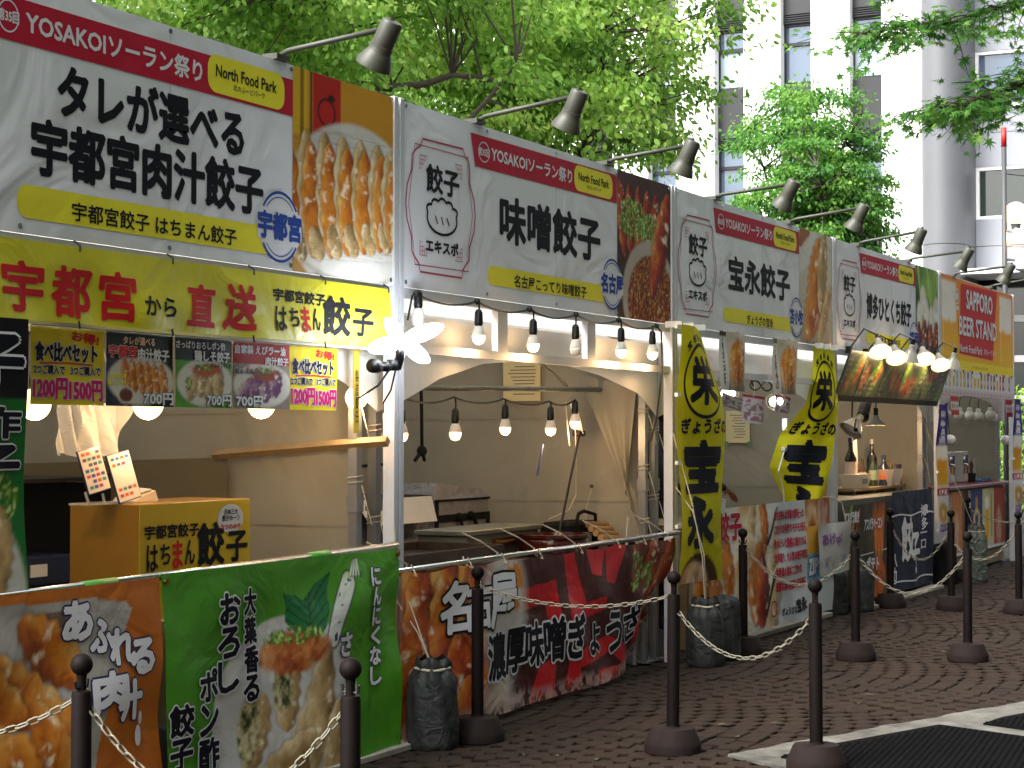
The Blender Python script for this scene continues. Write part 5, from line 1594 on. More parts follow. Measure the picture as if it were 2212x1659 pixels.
def rb(X, Z):
    r = full(X, '#4a1c18') * (.8 + .4 * fbm(X * 3, Z * 3, 5))[..., None]
    # big broken red character strokes
    R_ = '#d81c24'
    for pts in ([(1.18, .66), (1.62, .68), (1.70, .45), (1.56, .44), (1.50, .56), (1.20, .54)],
                [(1.22, .40), (1.50, .44), (1.46, .30), (1.16, .24)],
                [(1.72, .84), (1.86, .83), (1.93, .68), (2.02, .52), (2.30, .54), (2.28, .46), (1.80, .42), (1.78, .62)],
                [(2.02, .85), (2.30, .85), (2.22, .66), (2.10, .68)], [(2.30, .85), (2.62, .85), (2.45, .60), (2.30, .62)],
                [(1.40, .22), (1.64, .25), (1.60, .02), (1.30, .02)], [(1.80, .25), (2.35, .30), (2.70, .20), (2.74, .06), (2.56, .12), (2.40, .20), (1.92, .16), (1.96, .02), (1.74, .02)],
                [(2.2, .12), (2.6, .10), (2.55, .03), (2.1, .03)], [(3.0, .85), (3.2, .85), (3.18, .60), (3.05, .70)], [(2.85, .3), (3.05, .38), (3.1, .2), (2.9, .12)]):
        r = over(r, polymask(X, Z, pts), R_)
    # left photo of browned dumplings
    lm = polymask(X, Z, [(-.2, .9), (1.12, .9), (1.20, .55), (1.05, .30), (1.00, .0), (-.2, .0)])
    ph = ramp(fbm(X * 2.2, Z * 5, 7), FIRE)
    for i, (a, b, L, W, g_) in enumerate(((.05, .55, .75, .30, 82), (.33, .62, .6, .26, 75), (.62, .68, .5, .24, 60), (.12, .15, .5, .34, 70), (.50, .25, .5, .26, 100), (.75, .35, .5, .24, 80), (.60, .10, .35, .3, 95), (.9, .62, .4, .2, 60))):
        ph = gyoza(ph, X, Z, a, b, L, W, RAD(g_), 170 + i, FIRE, 5, '#2c0c04')
    r = over(r, lm, ph)
    r = over(r, sm(ell(X, Z, .98, .55, .26, .36), .12) * .95, '#dcd8d8')
    r = over(r, sm(ell(X, Z, .90, .10, .18, .12), .10) * .8, '#c9c3c0')
    fl_ = fbm(X * 12, Z * 8, 9)
    r = over(r, (sm(ell(X, Z, 1.10, .72, .10, .17), .03) * (fl_ > .5)), '#e08a28')
    r = over(r, (sm(ell(X, Z, .36, .66, .09, .14), .03) * (fl_ > .5)), '#e08a28')
    # right photo
    rm = polymask(X, Z, [(2.68, .88), (2.95, .88), (3.6, .9), (3.6, .2), (3.02, .16), (2.95, .50), (2.72, .52)])
    p2 = ramp(fbm(X * 3, Z * 4, 8), [(.2, '#4a160c'), (.8, '#8a3a1c')])
    for i, (a, b, L, W, g_) in enumerate(((2.80, .70, .42, .16, 95), (3.05, .66, .44, .2, 80), (3.24, .48, .75, .24, 74), (3.15, .25, .5, .2, 85))):
        p2 = gyoza(p2, X, Z, a, b, L, W, RAD(g_), 190 + i, RED, 6)
    p2 = greens(p2, X, Z, 2.80, .65, .10, .13, 4, 40)
    p2 = greens(p2, X, Z, 3.0, .60, .10, .10, 7, 40)
    r = over(r, rm, p2)
    # pale ragged lower edge
    e = .10 + .05 * fbm(X * 4, Z * 0, 3)
    pal_ = np.clip((e - Z) / .05, 0, 1) * (fbm(X * 26, Z * 26, 4) > .44)
    r = over(r, pal_ * .75, '#c9a8a2')
    ink = np.clip((.085 - Z) / .04, 0, 1) * (fbm(X * 40, Z * 30, 14) > .56)
    return over(r, ink * .9, '#14100e')
t = thing('counter_banner', 'red and black miso dumpling banner with blown lower corner', 'banner', (1.65, -.085, .03))
print_sheet(t, 'cloth', -.10, .03, 3.42, .838, s2, .0085, rb, BANNER)
kb = dict(off=.006, bold=.034, cut=.12)
for ch, a, b, c, d in (('名', .30, .50, .575, .755), ('古', .56, .50, .82, .745), ('屋', .81, .485, 1.10, .76)):
    lettering(t, ch, WINK, a, b, c, d, s2, outline=(INK, .085), **kb)
for ch, a, b, c, d in (('濃', .755, .215, .99, .45), ('厚', 1.00, .225, 1.225, .455), ('味', 1.235, .235, 1.46, .465), ('噌', 1.475, .235, 1.71, .47), ('ぎ', 1.745, .225, 1.975, .465), ('ょ', 2.04, .215, 2.21, .39), ('う', 2.31, .20, 2.58, .43), ('ざ', 2.64, .20, 2.94, .43)):
    lettering(t, ch, INK, a, b, c, d, s2, outline=(WINK, .085), **kb)

# ================================================================== STALL 3: flags, hanging posters, person, banner
def flag_paint(X, Z):
    r = ramp(fbm(X * 2, Z * 2, 6), [(.2, '#b9b414'), (.8, '#cbc61c')])
    d = ell(X, Z, 3.78, .48, .36, .23)
    r = over(r, sm(d, .01), '#4a3420')
    r = over(r, sm(ell(X, Z, 3.70, .46, .28, .20), .02), ramp(fbm(X * 8, Z * 8, 3), [(.2, '#9a5a2c'), (.5, '#c9a07a'), (.8, '#dcccb4')]))
    return r
FLAGM = mat('yellow_flag_cloth', '#ffffff', rough=.7, attr=True, transl=.35, wrinkle=.3, wscale=6, spec=.2)
def flag_letters(t, S, x0, w, cut):
    P = lambda a: x0 + a * w
    k = dict(off=.004, cut=cut)
    draw(t, 'crest_ring', INK, [ring(P(.49), 1.847, w * .39, .238, .024, 0, 360, 60)], S, .004)
    lettering(t, '栄', INK, P(.22), 1.70, P(.76), 2.0, S, bold=.05, **k)
    for i, ch in enumerate('宝名永館宝'):
        a = RAD(128 - 19 * i)
        cx, cz = P(.49) + w * .50 * math.cos(a), 1.85 + .285 * math.sin(a)
        lettering(t, ch, INK, cx - w * .05, cz - .024, cx + w * .05, cz + .024, S, bold=.06, rot=(a - math.pi / 2) * .8, **k)
    lettering(t, 'ぎょうざの', INK, P(.10), 1.50, P(.99), 1.60, S, bold=.05, **k)
    lettering(t, '宝', INK, P(.16), 1.12, P(.86), 1.44, S, bold=.07, **k)
    lettering(t, '永', INK, P(.17), .76, P(.76), 1.07, S, bold=.07, **k)
def sf1(x, z, o=0.0):
    x = np.asarray(x, float); z = np.asarray(z, float)
    u = (x - 3.40) / .82
    wv = .10 * np.sin((2.2 - z) * 2.1) * u ** 1.3
    y = -.11 + .05 * np.sin(u * 3.5 + z * 2.0) * u + .02 * np.sin(z * 5 + u * 3)
    sh = np.where(z < 1.55, (1.55 - z) * .30, 0) * u - np.clip((2.2 - z), 0, 1) * 0 
    nar = np.clip((z - 1.75) / .45, 0, 1) * .26 * u
    return np.stack(np.broadcast_arrays(x + .02 - sh * .62 - nar + wv * .3, y - o, z), -1)
t = thing('feather_flag', 'yellow vertical flag hanging straight at the left of the third stall', 'flag', (3.8, -.1, .5), 'yellow dumpling shop flags')
print_sheet(t, 'cloth', 3.40, .52, 4.22, 2.205, sf1, .02, flag_paint, FLAGM)
flag_letters(t, sf1, 3.40, .82, .14)
clp = MB()
for z in (2.19, 1.75, 1.31, .9):
    clp.box(3.36, -.125, z - .012, 3.43, -.105, z + .012)
for x in (3.45, 3.66, 3.88):
    clp.box(x, -.12, 2.19, x + .02, -.004, 2.23)
clp.build('clip', OPAL, t)
def sf2(x, z, o=0.0):
    # pinned along the top, twisted to face down the lane and bellied out lower down
    x = np.asarray(x, float); z = np.asarray(z, float)
    u = (x - 6.56) / .64
    s = np.clip((2.2 - z) / 1.25, 0, 1)
    rx = np.interp(s, [0, .37, .71, .95, 1], [7.17, 7.10, 6.95, 6.78, 6.74])
    ry = np.interp(s, [0, .37, .71, .95, 1], [-.01, -.07, -.05, -.03, -.03])
    lx = np.interp(s, [0, .2, .38, .57, .78, .97, 1], [6.60, 6.60, 6.62, 6.60, 6.52, 6.60, 6.62])
    ly = np.interp(s, [0, .2, .38, .57, .78, .97, 1], [-.01, .0, .07, .27, .33, .25, .24])
    b = np.sin(u * math.pi) * .10 * s + .025 * np.sin(u * 9 + s * 7) * s
    X_ = lx + (rx - lx) * u - b * .75
    Y_ = ly + (ry - ly) * u - b * .65
    return np.stack(np.broadcast_arrays(X_ - o * .75, Y_ - o * .65, z - .03 * s * u), -1)
t = thing('feather_flag', 'yellow vertical flag blown sideways and bulging at the right of the third stall', 'flag', (6.7, -.05, .9), 'yellow dumpling shop flags')
print_sheet(t, 'cloth', 6.56, .95, 7.20, 2.20, sf2, .016, flag_paint, FLAGM)
flag_letters(t, sf2, 6.56, .64, .12)
clp = MB()
for x in (6.66, 6.86, 7.06):
    clp.box(x, -.07, 2.185, x + .02, -.004, 2.23)
clp.build('clip', OPAL, t)
# hanging dish posters
def hp(seed):
    def p(X, Z):
        x0 = X.min(); w = X.max() - x0; z0 = Z.min(); h = Z.max() - z0
        x, z = (X - x0) / w, (Z - z0) / h
        r = ramp(z + .3 * fbm(x * 3, z * 3, seed), [(0, '#6a5038'), (.5, '#b8a892'), (1.2, '#cfc4b4')])
        for i in range(4):
            r = gyoza(r, x, z, .45 + .12 * i, .45 + .08 * (i % 2), .75, .26, RAD(78 + 5 * i), seed + i, FRY, 6)
        r = over(r, (x < .24).astype(float), '#d2d0ca')
        r = over(r, ((x < .24) & (z > .9)).astype(float), '#2c2a2c')
        ln = (np.abs(x - .12) < .035) * (noise(x * 60, z * 42, seed) > .45) * (z < .88) * (z > .08)
        return over(r, ln, '#8a4a20' if seed % 2 else '#4a4a50')
    return p
for i, (x0, x1, lb) in enumerate(((4.37, 4.91, 'hanging dumpling photo sheet beside the straight yellow flag'), (5.53, 6.08, 'hanging dumpling photo sheet beside the bulging yellow flag'))):
    S = wav(-.04, .012, 8, 5, i * 2.0)
    t = thing('photo_sheet', lb, 'poster', ((x0 + x1) / 2, -.04, 1.8), 'photo sheets hanging in the third stall')
    print_sheet(t, 'print', x0, 1.80, x1, 2.215, S, .014, hp(200 + i * 7), PAPER)
    MB().tube([(x0 + .1, -.04, 2.21), (x0 + .1, -.004, 2.23)], .004, 5).tube([(x1 - .1, -.04, 2.21), (x1 - .1, -.004, 2.23)], .004, 5).build('string', ROPE, t)
def info(X, Z):
    x0 = X.min(); w = X.max() - x0; z0 = Z.min(); h = Z.max() - z0
    x, z = (X - x0) / w, (Z - z0) / h
    r = full(X, '#d4d2d4')
    r = over(r, (z > .9).astype(float), '#a8303a')
    n_ = noise(x * 9, z * 14, 5)
    return over(r, (n_ > .6) * (z < .85) * (z > .06) * (x > .08) * (x < .92) * .8, ramp(noise(x * 9 + 20, z * 14, 6), [(0, '#30406a'), (.5, '#a04a6a'), (1, '#4a8a6a')]))
for i, (x0, z0, x1, z1, lb, a) in enumerate(((5.16, 1.68, 5.40, 1.78, 'small white price tag hanging below the left clamp light', -.25), (5.62, 1.575, 5.89, 1.79, 'white leaflet with red heading hanging in the third stall', -.08), (6.36, 1.66, 6.55, 1.80, 'small white price tag below the right clamp light', -.15))):
    t = thing('paper_tag', lb, 'paper', ((x0 + x1) / 2, .2, z0), 'small papers hanging in the third stall')
    S = (lambda a_, xm, zm: (lambda x, z, o=0.0: np.stack(np.broadcast_arrays(xm + (x - xm) * math.cos(a_) - (z - zm) * math.sin(a_), .2 - o - .045 * np.sin((x - xm) * 9), zm + (x - xm) * math.sin(a_) + (z - zm) * math.cos(a_)), -1)))(a, (x0 + x1) / 2, (z0 + z1) / 2)
    print_sheet(t, 'sheet', x0, z0, x1, z1, S, .012, info, PAPER)
    MB().tube([((x0 + x1) / 2, .2, z1 - .01), ((x0 + x1) / 2 + .01, .19, 1.92)], .003, 4).build('string', ROPE, t)
for i, (x, z, lb) in enumerate(((5.33, 1.80, 'lit cold clamp light with wire guard under the left photo sheet'), (6.44, 1.755, 'lit cold clamp light with wire guard under the right photo sheet'))):
    t = thing('clamp_light', lb, 'lamp', (x, .25, z), 'cold clamp lights of the third stall')
    MB().ball((x, .25, z), .055, 14, 9, .8).build('bulb', mat('lit_cold_clamp', '#ffffff', rough=.4, emit=3.5, ecol=(.88, .92, 1.0)), t, True)
    cg = MB()
    for k in range(6):
        a = k * math.pi / 6
        cg.tube([(x + .085 * math.cos(a) * math.cos(q), .25 + .085 * math.sin(a) * math.cos(q), z + .07 * math.sin(q)) for q in np.linspace(0, 2 * math.pi, 17)], .0016, 4)
    cg.build('wire_guard', mat('yellow_wire', '#6a5f34', rough=.4), t)
    MB().tube([(x, .25, z + .06), (x + .02, .22, z + .13)], .022, 8).build('handle', BLACK, t)
    lamp_light(t, (x, .25, z - .10), .5, (.9, .94, 1.0))
t = thing('cable_coil', 'black coiled cable hung under the beam of the third stall', 'cable', (5.7, .12, 1.86))
MB().tube([(5.70 + .22 * math.sin(q), .12 + .01 * math.sin(3 * q), 1.862 + .035 * math.sin(2 * q)) for q in np.linspace(0, 6.28, 40)], .006, 6).tube([(5.52, .12, 1.86), (5.4, .1, 1.90)], .006, 6).build('loop', RUBBER, t)
t = thing('extension_tap', 'white hanging extension tap with plug beside the bulging flag', 'power strip', (6.5, .25, 1.3))
MB().box(6.62, .22, 1.52, 6.68, .26, 1.62, None, .006).box(6.66, .22, 1.32, 6.72, .26, 1.44, None, .006).build('tap', OPAL, t)
MB().box(6.56, .215, 1.355, 6.66, .25, 1.39, None, .006).build('plug', OPAL, t)
MB().tube([(6.65, .24, 1.52), (6.69, .24, 1.44)], .006, 5).tube([(6.58, .23, 1.36), (6.40, .22, 1.2), (6.52, .22, 1.05), (6.55, .22, .9)], .006, 5).build('cord', OPAL, t)
# person serving behind the flag: only the reaching forearm shows
def person():
    J = {'pel': (5.28, .78, .95, .15, .11), 'wst': (5.27, .78, 1.10, .13, .10), 'chs': (5.27, .76, 1.30, .155, .11), 'nkb': (5.27, .75, 1.44, .075, .065), 'nk': (5.28, .73, 1.50, .052, .052), 'hd0': (5.28, .71, 1.57, .072, .08), 'hd1': (5.28, .70, 1.67, .078, .092), 'hd2': (5.28, .71, 1.75, .045, .055),
         'shl': (5.10, .78, 1.40, .07, .065), 'ell': (5.06, .66, 1.15, .048, .048), 'wrl': (5.20, .48, 1.02, .032, .03),
         'shr': (5.44, .76, 1.40, .07, .065), 'elr': (5.62, .66, 1.19, .050, .050), 'mdr': (5.80, .56, 1.12, .046, .046), 'wrr': (5.95, .50, 1.065, .030, .027),
         'hpl': (5.19, .79, .90, .095, .09), 'knl': (5.18, .76, .50, .062, .062), 'anl': (5.18, .80, .10, .045, .045), 'tol': (5.18, .66, .045, .042, .032),
         'hpr': (5.37, .79, .90, .095, .09), 'knr': (5.38, .76, .50, .062, .062), 'anr': (5.38, .80, .10, .045, .045), 'tor': (5.38, .66, .045, .042, .032)}
    E = [('pel', 'wst'), ('wst', 'chs'), ('chs', 'nkb'), ('nkb', 'nk'), ('nk', 'hd0'), ('hd0', 'hd1'), ('hd1', 'hd2'), ('chs', 'shl'), ('shl', 'ell'), ('ell', 'wrl'), ('chs', 'shr'), ('shr', 'elr'), ('elr', 'mdr'), ('mdr', 'wrr'),
         ('pel', 'hpl'), ('hpl', 'knl'), ('knl', 'anl'), ('anl', 'tol'), ('pel', 'hpr'), ('hpr', 'knr'), ('knr', 'anr'), ('anr', 'tor')]
    def skin(name, J, E, root, mt, parent, sub=2):
        ks = list(J)
        og = ORG[parent.name] if parent else Vector((0, 0, 0))
        me = bpy.data.meshes.new(name)
        me.from_pydata([tuple(Vector(J[k][:3]) - og) for k in ks], [(ks.index(a), ks.index(b)) for a, b in E], [])
        o = bpy.data.objects.new(name, me)
        COL.objects.link(o)
        md = o.modifiers.new('skin', 'SKIN')
        for i, k in enumerate(ks):
            sv = me.skin_vertices[0].data[i]
            sv.radius = (J[k][3], J[k][4])
            sv.use_root = (k == root)
        md.use_smooth_shade = True
        ss = o.modifiers.new('sub', 'SUBSURF')
        ss.levels = ss.render_levels = sub
        dg = bpy.context.evaluated_depsgraph_get()
        m2 = bpy.data.meshes.new_from_object(o.evaluated_get(dg))
        bpy.data.objects.remove(o)
        m2.materials.clear()
        m2.materials.append(mt)
        m2.polygons.foreach_set('use_smooth', np.ones(len(m2.polygons), dtype=bool))
        o = bpy.data.objects.new(name, m2)
        COL.objects.link(o)
        ORG[o.name] = og
        if parent: o.parent = parent
        return o
    t = thing('person', 'person in dark long sleeves behind the straight yellow flag, one hand reaching out', 'person', (5.28, .78, 0))
    CL = mat('dark_navy_clothing', '#14151c', rough=.85, wrinkle=.6, wscale=14)
    SK = mat('skin', '#8a5a44', rough=.55)
    skin('body', J, E, 'pel', CL, t)
    for s, w, d in (('r', Vector((5.95, .50, 1.065)), Vector((.80, -.30, -.52)).normalized()), ('l', Vector((5.20, .48, 1.02)), Vector((.35, -.75, -.5)).normalized())):
        side = d.cross(Vector((0, 0, 1))).normalized()
        H = {'w': (*(w - d * .02), .024, .020), 'p1': (*(w + d * .03), .034, .016), 'p2': (*(w + d * .075), .036, .014)}
        Eh = [('w', 'p1'), ('p1', 'p2')]
        for i, (o_, L) in enumerate(((-.027, .068), (-.009, .078), (.009, .074), (.027, .058))):
            b0 = w + d * .075 + side * o_
            k0, k1, k2 = 'f%da' % i, 'f%db' % i, 'f%dc' % i
            dn = Vector((0, 0, -1))
            H[k0] = (*(b0 + d * .012), .009, .009)
            H[k1] = (*(b0 + d * (L * .55) + dn * .008), .008, .008)
            H[k2] = (*(b0 + d * L + dn * .028), .007, .007)
            Eh += [('p2', k0), (k0, k1), (k1, k2)]
        H['t1'] = (*(w + d * .035 - side * .042 + Vector((0, 0, -.008))), .010, .010)
        H['t2'] = (*(w + d * .075 - side * .060 + Vector((0, 0, -.014))), .008, .008)
        Eh += [('p1', 't1'), ('t1', 't2')]
        skin('hand', H, Eh, 'p1', SK, t, 1)
    hv = MB().ball((5.28, .715, 1.68), .10, 14, 9, 1.15)
    hv.build('hair', mat('black_hair', '#0c0a0a', rough=.5), t, True)
    f = MB().ball((5.28, .655, 1.63), .072, 14, 9, 1.25)
    f.ball((5.28, .585, 1.625), .014, 8, 5)
    f.build('face', SK, t, True)
    ey = MB().ball((5.255, .592, 1.648), .009, 8, 5).ball((5.305, .592, 1.648), .009, 8, 5).box(5.262, .586, 1.592, 5.298, .590, 1.597)
    ey.build('eyes_and_mouth', BLACK, t)
person()
t = thing('counter_card', 'small white upright card on the counter by the reaching hand', 'card', (5.28, .30, .90))
MB().box(5.19, .295, .86, 5.38, .310, 1.02, Matrix.Translation((5.28, .3, .9)) @ Matrix.Rotation(RAD(8), 4, 'Y') @ Matrix.Translation((-5.28, -.3, -.9))).build('card', mat('white_card', '#d8d8dc', rough=.4), t)
lettering(t, 'お支払い', BLUEINK, 5.22, .985, 5.33, 1.0, flat(.292), .001)
t = thing('counter_table', 'plain counter table behind the long photo banner of the third stall', 'table', (5.5, .5, 0))
MB().box(4.2, .15, .83, 6.9, .75, .862).build('top', WOOD, t)
for (x, y) in ((4.3, .2), (6.8, .2), (4.3, .7), (6.8, .7)):
    MB().box(x - .025, y - .025, 0, x + .025, y + .025, .83).build('leg', WOOD, t)
# long photo banner
S3 = wav(-.10, .010, 5, 5, .2, .98, -.03)
def b3(X, Z):
    r = ramp(fbm(X * 2.0 - Z * 1.5, Z * 2, 4), [(.12, '#a8743c'), (.35, '#d8b070'), (.5, '#e6dccb'), (.7, '#d2d4da'), (.95, '#efebe6')])
    for i, (a, b, L, W, g_, s) in enumerate(((3.80, .40, .6, .3, 60, FRY), (4.30, .62, .55, .22, 100, FRY), (4.10, .25, .6, .3, 95, FRY), (4.86, .95, .4, .14, 80, PALE), (5.10, .85, .5, .16, 100, FRY), (4.95, .42, .62, .42, 75, FRY), (5.05, .36, .55, .30, 85, RED), (5.30, .22, .6, .24, 70, PALE), (5.40, .70, .5, .14, 60, PALE))):
        r = gyoza(r, X, Z, a, b, L, W, RAD(g_), 220 + i, s, 6)
    for (x0, z0, x1, z1) in ((5.18, .68, 5.42, .95), (5.12, .18, 5.34, .46)):
        d = np.abs((Z - z0) * (x1 - x0) - (X - x0) * (z1 - z0)) / math.hypot(x1 - x0, z1 - z0)
        r = over(r, sm(d - .022, .01) * (Z > z0) * (Z < z1), '#2a2420')
    wh = np.clip((X - 5.30) / .25, 0, 1) * (X < 6.07)
    r = over(r, wh * .92, ramp(fbm(X * 3, Z * 3, 9), [(.2, '#b4bcc6'), (.8, '#d6dae0')]))
    r = over(r, (X > 6.07) * (Z > .78), ramp(fbm(X * 9, Z * 9, 2), [(.2, '#5a3418'), (.5, '#b87838'), (.8, '#d9c098')]))
    r = over(r, (X > 6.40) * (Z > .78), ramp(fbm(X * 7, Z * 5, 3), [(.2, '#1c1c26'), (.5, '#a85a30'), (.8, '#c9b8a8')]))
    r = over(r, ((X > 6.07) & (Z <= .78) & (Z > .56)).astype(float), '#e2a63a')
    r = over(r, ((X > 6.07) & (Z <= .56) & (Z > .34)).astype(float), '#7ab4d4')
    r = over(r, ((X > 6.07) & (Z <= .34)).astype(float), '#c9ced2')
    return r
t = thing('counter_banner', 'long photo banner with red writing across the front of the third stall', 'banner', (5.1, -.1, .08))
print_sheet(t, 'cloth', 3.66, .085, 6.72, .985, S3, .012, b3)
lettering(t, '宝永餃子', REDINK, 3.70, .76, 4.60, .95, S3, .005, .05, (WINK, .08), .2)
for i, s in enumerate(('皮の生地も北海道の原料使った', 'こだわりの手作りモチモチ餃子。', '数々のテレビ番組に紹介される', '北海道で、大人気の餃子専門店。', '北海道の素材にこだわり、', '豊富な具の旨味溢れる宝永餃子')):
    lettering(t, s, REDINK, 5.33, .855 - .105 * i, 5.33 + .05 * len(s), .925 - .105 * i, S3, .005, .04, None, .5)
lettering(t, 'ぎょうざの', INK, 5.46, .145, 5.74, .20, S3, .005, .04)
lettering(t, '宝永', INK, 5.75, .145, 6.04, .245, S3, .005, .06)
draw(t, 'seal_ring', REDINK, [ring(5.28, .21, .07, .055, .012)], S3, .005)
lettering(t, 'ZIP!', WINK, 6.12, .40, 6.44, .52, S3, .005, .08, (BLUEINK, .14))
t = thing('paper_poster', 'grey white event poster with purple writing taped to the third stall banner', 'poster', (6.7, -.15, .37))
def pp(X, Z):
    r = ramp(fbm(X * 3, Z * 3, 4), [(.2, '#a9a7a8'), (.8, '#c6c4c2')])
    b = (Z < .52) * sm(ell(X, Z, 6.7, .46, .36, .07) + .05 * (fbm(X * 12, Z * 12, 3) - .5), .03)
    return over(r, b * .8, ramp(noise(X * 14, Z * 20, 5), [(.1, '#3a6a9a'), (.5, '#c8b0a0'), (.8, '#7ab0c8')]))
Sp = wav(-.15, .012, 6, 5, 1.0)
print_sheet(t, 'sheet', 6.31, .375, 7.12, .782, Sp, .012, pp, PAPER)
lettering(t, 'あげup!', mat('purple_ink', '#7a3a8a', rough=.5), 6.42, .60, 6.86, .70, Sp, .004, .05, None, .2)
MB().tube([(6.71, -.11, .99), (7.0, -.12, .93), (7.05, -.14, .78)], .006, 5).build('string', ROPE, t)
# plank and white skirting at the foot of the stalls
t = thing('skirting_board', 'pale plank lying along the foot of the third stall', 'plank', (5.6, .05, 0))
MB().box(4.4, -.04, .0, 7.0, .10, .035, None, .004).build('plank', mat('whitewashed_wood', '#a8a298', rough=.7, var=.2, vscale=9, grime=.4), t)
t = thing('skirting_board', 'pale plank lying along the foot of the fourth stall', 'plank', (9.0, -.1, 0))
MB().box(7.7, -.18, .0, 10.2, -.06, .03, None, .004).build('plank', MATS['whitewashed_wood'], t)
t = thing('skirting_board', 'grey plank at the foot of the nearest stall behind a bollard', 'plank', (-.6, -.15, 0))
MB().box(-1.2, -.14, .0, -.02, -.02, .03, None, .004).build('plank', MATS['whitewashed_wood'], t)
# ================================================================== STALL 4: slanted menu boards, clip lamps, counter
MENUBG = [(.2, '#34402a'), (.5, '#5a6a42'), (.8, '#8a805a')]
def menu_paint(seed):
    def p(U, V):
        r = ramp(fbm(U * 5, V * 5, seed), MENUBG)
        rs = np.random.RandomState(seed)
        for i in range(5):
            cx, cz, a = rs.uniform(.1, .9), rs.uniform(.15, .85), rs.uniform(.6, 1.6)
            if (seed + i) % 3 == 0:
                r = over(r, sm(ell(U, V, cx, cz, .30, .09, a), .05), ramp(fbm(U * 14, V * 14, i), [(.2, '#3a6a1c'), (.5, '#7aa02c'), (.8, '#c8c850')]))
            elif (seed + i) % 3 == 1:
                r = over(r, sm(ell(U, V, cx, cz, .26, .10, a), .05), ramp(fbm(U * 12, V * 12, i), [(.2, '#7a3416'), (.5, '#c06a2c'), (.8, '#dca45c')]))
            else:
                r = gyoza(r, U, V, cx, cz, .5, .14, a, seed + i, RED, 4)
        tx = (np.abs(((V * 9) % 1) - .5) < .22) * (noise(U * 40, V * 9, seed) > .62) * (fbm(U * 2, V * 3, seed + 2) > .52)
        r = over(r, tx * .8, '#d8d0b8')
        return r
    return p
MENUM = mat('laminated_menu_board', '#ffffff', rough=.3, attr=True, spec=.4)
# boards lean out at the bottom, hung from the sign frame
bx = [7.08, 7.60, 8.27, 8.92, 9.74, 10.56]
lab = ['narrow dark menu board at the left end of the slanted boards', 'dark menu board with two dishes, second of the slanted boards', 'dark menu board with green asparagus, third of the slanted boards', 'dark menu board fourth of the slanted boards', 'dark menu board with orange dishes at the right end of the slanted boards']
for i in range(5):
    t = thing('menu_board', lab[i], 'menu board', ((bx[i] + bx[i + 1]) / 2, -.1, 1.78), 'slanted menu boards of the fourth stall')
    a, b = bx[i] + .008, bx[i + 1] - .008
    nu, nv = 40, 30
    U, V = np.meshgrid(np.linspace(0, 1, nu), np.linspace(0, 1, nv), indexing='ij')
    r = menu_paint(300 + i * 3)(U, V)
    sh = .28
    def S4(U, V, o=0.0):
        return np.stack([a + (b - a) * U + 0 * V, -.035 - .15 * V - o * .93, 1.775 + .41 * V + o * .35], -1)
    place('print', S4(U, V).reshape(-1, 3), grid_faces(nu, nv), MENUM, t, False, r.reshape(-1, 3).astype(np.float32))
    MB().add([(a - .004, -.0335, 1.770), (b + .004, -.0335, 1.770), (b + .004, -.1835, 2.188), (a - .004, -.1835, 2.188), (a - .004, -.020, 1.775), (b + .004, -.020, 1.775), (b + .004, -.170, 2.193), (a - .004, -.170, 2.193)],
             [(3, 2, 1, 0), (4, 5, 6, 7), (0, 1, 5, 4), (1, 2, 6, 5), (2, 3, 7, 6), (3, 0, 4, 7)]).build('board', mat('dark_board', '#20241c', rough=.6), t)
SHADE = mat('white_enamel_shade', '#8c887c', rough=.3, spec=.5)
INNER = mat('lit_lamp_mouth', '#fff2dc', rough=.4, emit=1.3, ecol=(1.0, .74, .32))
def clip_lamp(x, y, z, d, label, lit=True, arm=True, s=1.0):
    t = thing('clip_lamp', label, 'lamp', (x, y, z), 'clip lamps with white shades over the fourth stall')
    q = Vector(d).normalized().to_track_quat('Z', 'Y').to_matrix().to_4x4()
    M = Matrix.Translation((x, y, z)) @ q @ Matrix.Scale(s, 4)
    auto_smooth(MB().lathe([(.020, -.10), (.026, -.095), (.030, -.05), (.05, -.03), (.092, .045), (.095, .05), (.090, .048), (.048, -.02), (.01, -.03)], n=20, M=M).build('shade', SHADE, t), 40)
    MB().lathe([(.004, -.02), (.045, -.012), (.075, .028), (.070, .036), (.004, .046)], n=16, M=M).build('bulb', INNER if lit else OPAL, t, True)
    if lit: lamp_light(t, tuple(M @ Vector((0, 0, .085))), 1.1, (1.0, .70, .38))
    MB().lathe([(.004, -.155), (.017, -.15), (.019, -.10), (.004, -.098)], n=10, M=M).build('socket', BLACK, t)
    if arm:
        b = M @ Vector((0, 0, -.15))
        MB().tube([tuple(b), (x - .02, (b.y - .02) / 2 - .02, b.z + .05), (x - .06, -.02, 2.21)], .007, 6).box(x - .085, -.045, 2.18, x - .035, .0, 2.24).build('clip_arm', BLACK, t)
GL4 = ['first lit clip lamp from the left above the menu boards', 'second lit clip lamp above the menu boards', 'dim grey clip lamp between the second and fourth above the menu boards', 'fourth clip lamp above the menu boards, lit', 'fifth clip lamp above the menu boards, lit', 'grey clip lamp at the right end above the menu boards']
for i, (x, z) in enumerate(((7.62, 2.225), (8.14, 2.19), (8.62, 2.20), (9.12, 2.215), (9.72, 2.18), (10.22, 2.19))):
    off_ = i in (2, 5)
    clip_lamp(x, -.27, z, (-.55, -.30, -.72) if not off_ else (.15, .25, -.9), GL4[i], not off_)
clip_lamp(7.78, .0, 1.565, (-.45, .35, -.65), 'unlit round clip lamp beside the bulging yellow flag', False, False, 1.15)
MB().tube([(7.78, .02, 1.64), (7.80, .02, 1.80)], .008, 6).tube([(7.76, -.03, 1.61), (7.62, -.06, 1.53)], .02, 8).build('stem', BLACK, [o for o in COL.objects if o.name.startswith('clip_lamp')][-1])
